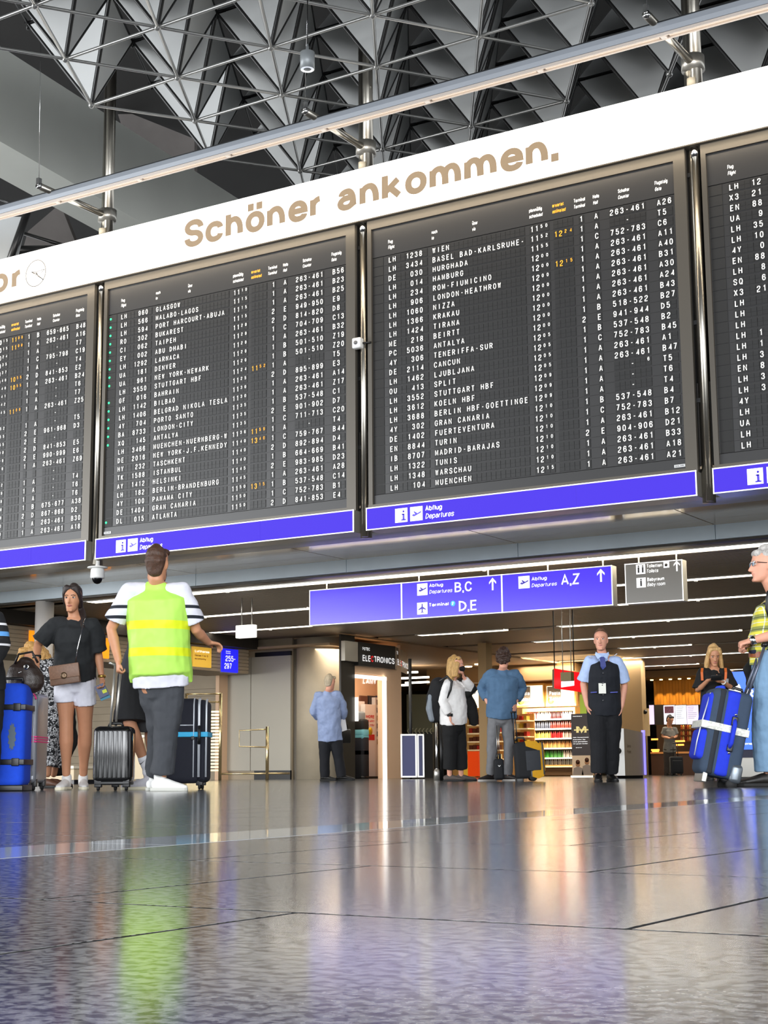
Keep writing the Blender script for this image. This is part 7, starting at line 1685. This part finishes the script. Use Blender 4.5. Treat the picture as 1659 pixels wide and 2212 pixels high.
# ================================================================== luggage
class Bag:
    """luggage in its own upright frame: x to the right in the picture, z up; tilt leans it to the right"""
    def __init__(s, name, D, px, label, cat='suitcase', ry=1700, rz=0.0, tilt=0.0, z0=0.0):
        p = at(px, ry, D); s.root = V(p[0], p[1], z0); s.t = thing(name, s.root, label, cat, None, YAW + math.radians(rz)); s.a = math.radians(tilt)
    def T(s, v): v = np.asarray(v, float); c, n = math.cos(s.a), math.sin(s.a); return np.stack([v[..., 0] * c + v[..., 2] * n, v[..., 1], -v[..., 0] * n + v[..., 2] * c], -1)
    def put(s, mb, name, m_, parent=None, **k):
        if mb.v: mb.v = [tuple(q) for q in s.T(np.array(mb.v))]
        o = mb.build(name, m_, parent or s.t, local=True, **k)
        return o
    def box(s, name, lo, hi, m_, bevel=.0, parent=None, seg=3, **k):
        b = MB(); b.box(lo, hi); return s.put(b, name, m_, parent, bevel=bevel, seg=seg, **k)
    def tube(s, name, pts, r, m_, n=8, parent=None): b = MB(); b.tube(pts, r, n); return s.put(b, name, m_, parent)
    def wheel(s, x, y, r=.025, w_=.02, axis=0):
        b = MB(); b.lathe((x - w_ / 2 if axis == 0 else x, y - (w_ / 2 if axis == 1 else 0), r), [(r * .9, 0), (r, w_ * .2), (r, w_ * .8), (r * .9, w_)], 14, axis=axis); o = s.put(b, 'wheel', M_RUBBER)
        s.box('wheel_housing', (x - .028, y - .028, r + .002), (x + .028, y + .028, r * 2 + .04), M_BLACK, .006)
        return o
# blue and black wheeled duffel
B = Bag('duffel_bag', 12.3, 18, 'tall bright blue and black wheeled duffel bag at the left edge', 'bag', ry=1703)
M_BD = cloth('duffel_blue', (.05, .28, .82)); M_BK = cloth('duffel_black', (.08, .085, .10))
B.box('body', (-.13, -.16, .03), (.15, .16, .86), M_BD, .06, seg=4); B.box('side_panel', (-.22, -.17, .03), (-.04, .15, .83), M_BK, .07, seg=4)
for z in (.23, .665):
    B.box('strap', (-.10, -.168, z - .022), (.158, .168, z + .022), M_BLACK, .004); B.box('buckle', (.06, -.182, z - .03), (.12, -.165, z + .03), M_BLACK, .004)
b = MB()
rr = random.Random(3)
for k in range(26):
    a = 2 * PI * k / 26; R0 = 1.0 if k % 2 else .72; b.v
pts = [(.055 + .035 * (1.0 if k % 2 else .7) * math.cos(2 * PI * k / 26), -.1625, .43 + .115 * (1.0 if k % 2 else .8) * math.sin(2 * PI * k / 26)) for k in range(26)]
b.prism(pts, (0, -.003, 0)); B.put(b, 'printed_emblem', mat('emblem_grey', (.30, .36, .42), .6))
B.box('base_plate', (-.20, -.165, .0), (.155, .165, .05), M_BLACK, .01)
for x in (-.15, .12): B.wheel(x, .12)
B.tube('handle', [(-.04, -.05, .86), (-.04, -.05, .90), (.10, -.05, .90), (.10, -.05, .86)], .012, M_BLACK)
# silver hard suitcase
B = Bag('hard_suitcase', 12.75, 70, 'upright silver grey hard suitcase with pink band under the brown handbag', ry=1700)
M_SV = mat('shell_silver', (.56, .57, .60), .32, .45)
B.box('shell', (-.072, -.22, .06), (.072, .22, .80), M_SV, .035, seg=4)
for x in (-.035, -.008, .022, .045): B.box('rib', (x - .006, -.228, .12), (x + .006, -.21, .76), M_SV, .004, seg=2)
B.box('side_handle', (-.055, -.24, .46), (-.03, -.222, .62), M_WHITE, .006)
for k, z in enumerate((.392, .412, .432)): B.box('pink_band', (-.071, -.226, z), (.073, .226, z + .012), mat('band_pink', (.90, .20, .52), .6), .002)
for y in (-.16, .16):
    for x in (-.035, .045): B.wheel(x, y, .028)
B.tube('luggage_tag', [(.03, -.225, .80), (.05, -.235, .78), (.065, -.24, .745)], .006, MATS['band_pink'])
# brown handbag on top
p_ = at(46, 1492, 12.4)
B = Bag('handbag', 12.4, 46, 'dark brown leather handbag resting on the silver suitcase and duffel bag', 'handbag', z0=.835)
mb = MB(); mb.smooth = True; loft(mb, [(0, 0, .03), (0, 0, .09), (0, 0, .16), (.01, 0, .205)], [(.165, .09), (.160, .085), (.125, .07), (.07, .045)], n=20); o = skin(mb, 'body', mat('leather_brown', (.17, .12, .10), .42, bump=.2, bscale=120), B.t, .007, 3, .012)
B.tube('handle', [(-.08, -.03, .19), (-.05, -.03, .27), (.06, -.03, .29), (.11, -.03, .20)], .010, mat('leather_dark', (.10, .07, .06), .4))
b = MB(); b.lathe((.03, -.085, .165), [(.011, 0), (.022, -.002), (.022, .005), (.011, .006)], 14, axis=1); B.put(b, 'ring', M_CHROME)
B.tube('zip_pull', [(-.03, -.088, .115), (-.005, -.09, .125)], .004, M_CHROME)
# black cabin suitcase with long handle
B = Bag('cabin_suitcase', 12.0, 246, 'glossy black four wheeled cabin suitcase with its handle pulled out', ry=1702)
M_GB = mat('shell_black_gloss', (.07, .07, .075), .16, .0, spec=.7)
B.box('shell', (-.155, -.11, .06), (.15, .11, .50), M_GB, .045, seg=4)
for k in range(7): B.box('rib', (-.115 + k * .036, -.118, .10), (-.10 + k * .036, -.10, .46), M_GB, .004, seg=2)
B.tube('carry_handle', [(-.05, 0, .50), (-.04, 0, .525), (.05, 0, .525), (.06, 0, .50)], .012, M_BLACK)
B.tube('telescopic_tube', [(-.005, .04, .48), (.030, .04, .97)], .010, M_ALU); B.tube('telescopic_tube', [(-.035, -.03, .48), (-.005, -.03, .99)], .009, M_ALU)
B.tube('grip', [(-.045, -.05, 1.0), (.035, .06, .965)], .012, M_ALU)
for x in (-.11, .0, .11): B.wheel(x, -.07 if x else .07, .025)
B.box('bottom_fitting', (-.14, -.10, .045), (.14, .10, .075), M_BLACK, .01)
# large navy suitcase with white piping
B = Bag('large_suitcase', 12.6, 408, 'large navy soft suitcase with silver piping and a turquoise strap', ry=1698)
M_NV = cloth('suitcase_navy', (.07, .08, .13)); M_PI = mat('piping_silver2', (.78, .80, .83), .35, .3)
B.box('body', (-.17, -.17, .05), (.10, .17, .74), M_NV, .05, seg=4); B.box('gusset', (.075, -.155, .055), (.165, .155, .73), M_NV, .045, seg=4)
def piping(x, y0, z0, z1, r=.006, w_=.14):
    B.tube('piping', [(x, y0, z0 + .04), (x, y0, z1 - .05), (x, y0 + .02, z1 - .01), (x, y0 + .06, z1)], r, M_PI, 6)
piping(.055, -.172, .06, .74); piping(.098, -.168, .06, .735, .012); piping(.155, -.150, .06, .73, .009)
B.tube('piping', [(-.16, -.172, .52), (.055, -.173, .52)], .005, M_PI, 6)
B.box('luggage_strap', (-.175, -.177, .425), (.17, .177, .465), mat('strap_turquoise', (.16, .66, .85), .6), .003)
B.tube('side_handle', [(.10, -.175, .37), (.105, -.20, .40), (.105, -.20, .48), (.10, -.175, .51)], .012, M_BLACK)
for x in (-.12, .10): B.wheel(x, -.10, .03); B.wheel(x, .10, .03)
B.box('zip_pull', (.035, -.185, .40), (.06, -.172, .43), M_BLACK, .003)
# yellow and black wheeled duffel
B = Bag('wheeled_duffel', 20.2, 1146, 'black and yellow wheeled duffel bag beside the curly-haired man', 'bag', ry=1689, tilt=-3)
M_YL = cloth('duffel_yellow', (.82, .60, .08)); 
B.box('body', (-.19, -.14, .04), (.16, .14, .52), M_BK, .05, seg=4); B.box('back_side', (.09, -.145, .10), (.20, .145, .50), M_YL, .04, seg=4)
b = MB(); b.prism([(-.05, -.15, .53), (.10, -.15, .52), (.17, -.15, .44), (.12, -.15, .40), (-.04, -.15, .46)], (0, .06, 0)); B.put(b, 'top_flap', M_YL)
b = MB(); b.prism([(.02, -.150, .13), (.18, -.150, .20), (.17, -.150, .06), (.10, -.150, .03), (.02, -.150, .06)], (0, .03, 0)); B.put(b, 'lower_patch', M_YL)
B.box('mesh_pocket', (-.05, -.158, .14), (.14, -.14, .40), cloth('duffel_graphite', (.20, .21, .23)), .015); B.box('strap', (.165, -.155, .08), (.185, .15, .50), M_BLACK, .004)
for y in (-.12, .12): B.wheel(.03, y, .05, .03, 1)
B.box('foot', (-.19, -.12, .0), (-.10, .12, .05), M_BLACK, .008)
for x in (-.175, -.135): B.tube('telescopic_tube', [(x, 0, .50), (x - .01, 0, .92)], .008, M_BLACK)
B.tube('grip', [(-.20, 0, .92), (-.125, 0, .92)], .012, M_BLACK); B.tube('carry_handle', [(-.17, -.1, .53), (-.15, -.1, .58), (-.06, -.1, .57), (-.04, -.1, .52)], .014, M_BLACK)
# small black bag between the legs
B = Bag('trolley_backpack', 20.3, 1078, 'small black trolley backpack standing between the feet of the curly-haired man', 'bag', ry=1690)
B.box('body', (-.065, -.08, .02), (.065, .08, .30), M_BK, .035, seg=4); B.box('front_pocket', (-.05, -.10, .04), (.05, -.07, .20), M_BK, .02); B.tube('carry_handle', [(-.02, 0, .29), (-.02, 0, .36), (.02, 0, .36), (.02, 0, .29)], .012, M_BLACK)
for x in (-.012, .012): B.tube('telescopic_tube', [(x, .05, .28), (x, .05, .74)], .006, M_STEEL)
b = MB(); b.prism([(-.018, -.102, .215), (-.006, -.102, .195), (.006, -.102, .195), (.018, -.102, .215), (.010, -.102, .213), (0, -.102, .203), (-.010, -.102, .213)], (0, -.003, 0)); B.put(b, 'emblem', M_WHITE)
# big blue and slate suitcase of the man in the plaid shirt, leaning
B = Bag('large_suitcase', 11.2, 1546, 'large royal blue and slate suitcase leaning on two wheels with patterned strap', ry=1697, tilt=13)
M_RB = cloth('suitcase_royal', (.10, .20, .78)); M_SL = cloth('suitcase_slate', (.20, .26, .34)); M_DK = cloth('suitcase_dark', (.13, .15, .18))
x0, x1, zb, zt_ = -.215, .125, .07, .71
B.box('body', (x0 + .04, -.17, zb), (x1, .17, zt_), M_SL, .05, seg=4)
B.box('centre_panel', (-.075, -.178, zb + .01), (.035, .178, zt_ - .006), M_RB, .03, seg=3)
B.box('seam_band', (-.125, -.176, zb + .01), (-.08, .176, zt_ - .005), M_DK, .015, seg=2)
B.box('front_pocket', (x0, -.15, zb + .10), (-.12, .15, .395), M_RB, .035, seg=4); B.box('front_pocket', (x0 + .02, -.15, .42), (-.12, .15, zt_ - .04), M_RB, .035, seg=4)
B.tube('piping', [(x0 - .002, -.11, zb + .12), (x0 - .006, -.13, .30), (x0 + .004, -.13, .45), (x0 + .03, -.12, zt_ - .05)], .005, mat('piping_silver2', (.78, .8, .83), .35, .3))
mst = mat('strap_patterned', (.84, .84, .80), .7, noise=.35, nscale=45)
B.box('luggage_strap', (x0 - .006, -.182, .398), (-.004, .182, .452), mst, .003); B.box('luggage_strap', (.028, -.182, .392), (x1 + .006, .182, .446), mst, .003)
B.tube('side_handle', [(.004, -.185, .29), (.008, -.215, .33), (.010, -.215, .46), (.008, -.185, .50)], .016, M_RB, 10); B.box('handle_mount', (-.012, -.20, .455), (.03, -.175, .52), M_BLACK, .006); B.box('handle_mount', (-.012, -.20, .265), (.03, -.175, .315), M_BLACK, .006)
for z in (.535, .255): b = MB(); b.lathe((.01, -.186, z), [(.0, -.006), (.009, -.004), (.010, .004)], 10, axis=1); B.put(b, 'rivet', M_CHROME)
B.box('corner_guard', (.045, -.18, .05), (x1 + .012, .18, .19), mat('guard_steel', (.42, .45, .48), .3, .6), .03, seg=3)
B.box('stand_foot', (x0 + .075, -.15, .015), (x0 + .11, .15, .10), M_ALU, .006)
for y in (-.14, .14): b = MB(); b.lathe((.075, y - .02, .040), [(.036, 0), (.042, .008), (.042, .032), (.036, .04)], 18, axis=1); B.put(b, 'wheel', M_RUBBER)
for y in (-.06, .06): B.tube('telescopic_tube', [(.095, y, zt_ - .02), (.155, y, 1.10)], .011, mat('tube_slate', (.36, .38, .44), .35, .5))
B.tube('grip', [(.155, -.09, 1.10), (.155, .09, 1.10)], .018, M_BLACK); B.tube('carry_handle', [(-.02, -.04, zt_), (-.015, -.04, zt_ + .03), (.05, -.04, zt_ + .025), (.06, -.04, zt_)], .012, M_BLACK)
B.box('luggage_tag', (-.045, -.06, zt_ + .002), (.0, -.02, zt_ + .012), M_WHITE, .002)
t = B.t
# neck pillow / scarf on top
B2 = Bag('bag_charm', 11.6, 1568, 'small blue and red cloth hanging behind the blue suitcase top', 'cloth', z0=.62)
mb = MB(); mb.smooth = True; loft(mb, [(0, 0, .10), (.03, 0, .07), (.05, 0, .02), (.05, 0, -.03)], [.025, .03, .025, .018]); skin(mb, 'red_cloth', cloth('cloth_red', (.9, .18, .1)), B2.t, .006, 2, .01)
mb = MB(); mb.smooth = True; loft(mb, [(-.03, .01, .12), (.01, .01, .125)], [.02, .02]); skin(mb, 'blue_cloth', cloth('cloth_blue', (.12, .25, .8)), B2.t, .006, 2, .01)
# dark suitcase in the cafe
B = Bag('cabin_suitcase', 40.6, 1462, 'small black suitcase beside the man in the cafe', ry=1683)
B.box('shell', (-.17, -.12, .05), (.17, .12, .50), M_BK, .04, seg=3); B.box('front_pocket', (-.13, -.15, .08), (.13, -.11, .40), M_BK, .02)
for x in (-.12, .12): B.wheel(x, 0)
for x in (-.06, .06): B.tube('telescopic_tube', [(x, .05, .48), (x, .05, .85)], .01, M_BLACK)
B.tube('grip', [(-.07, .05, .85), (.07, .05, .85)], .015, M_BLACK)
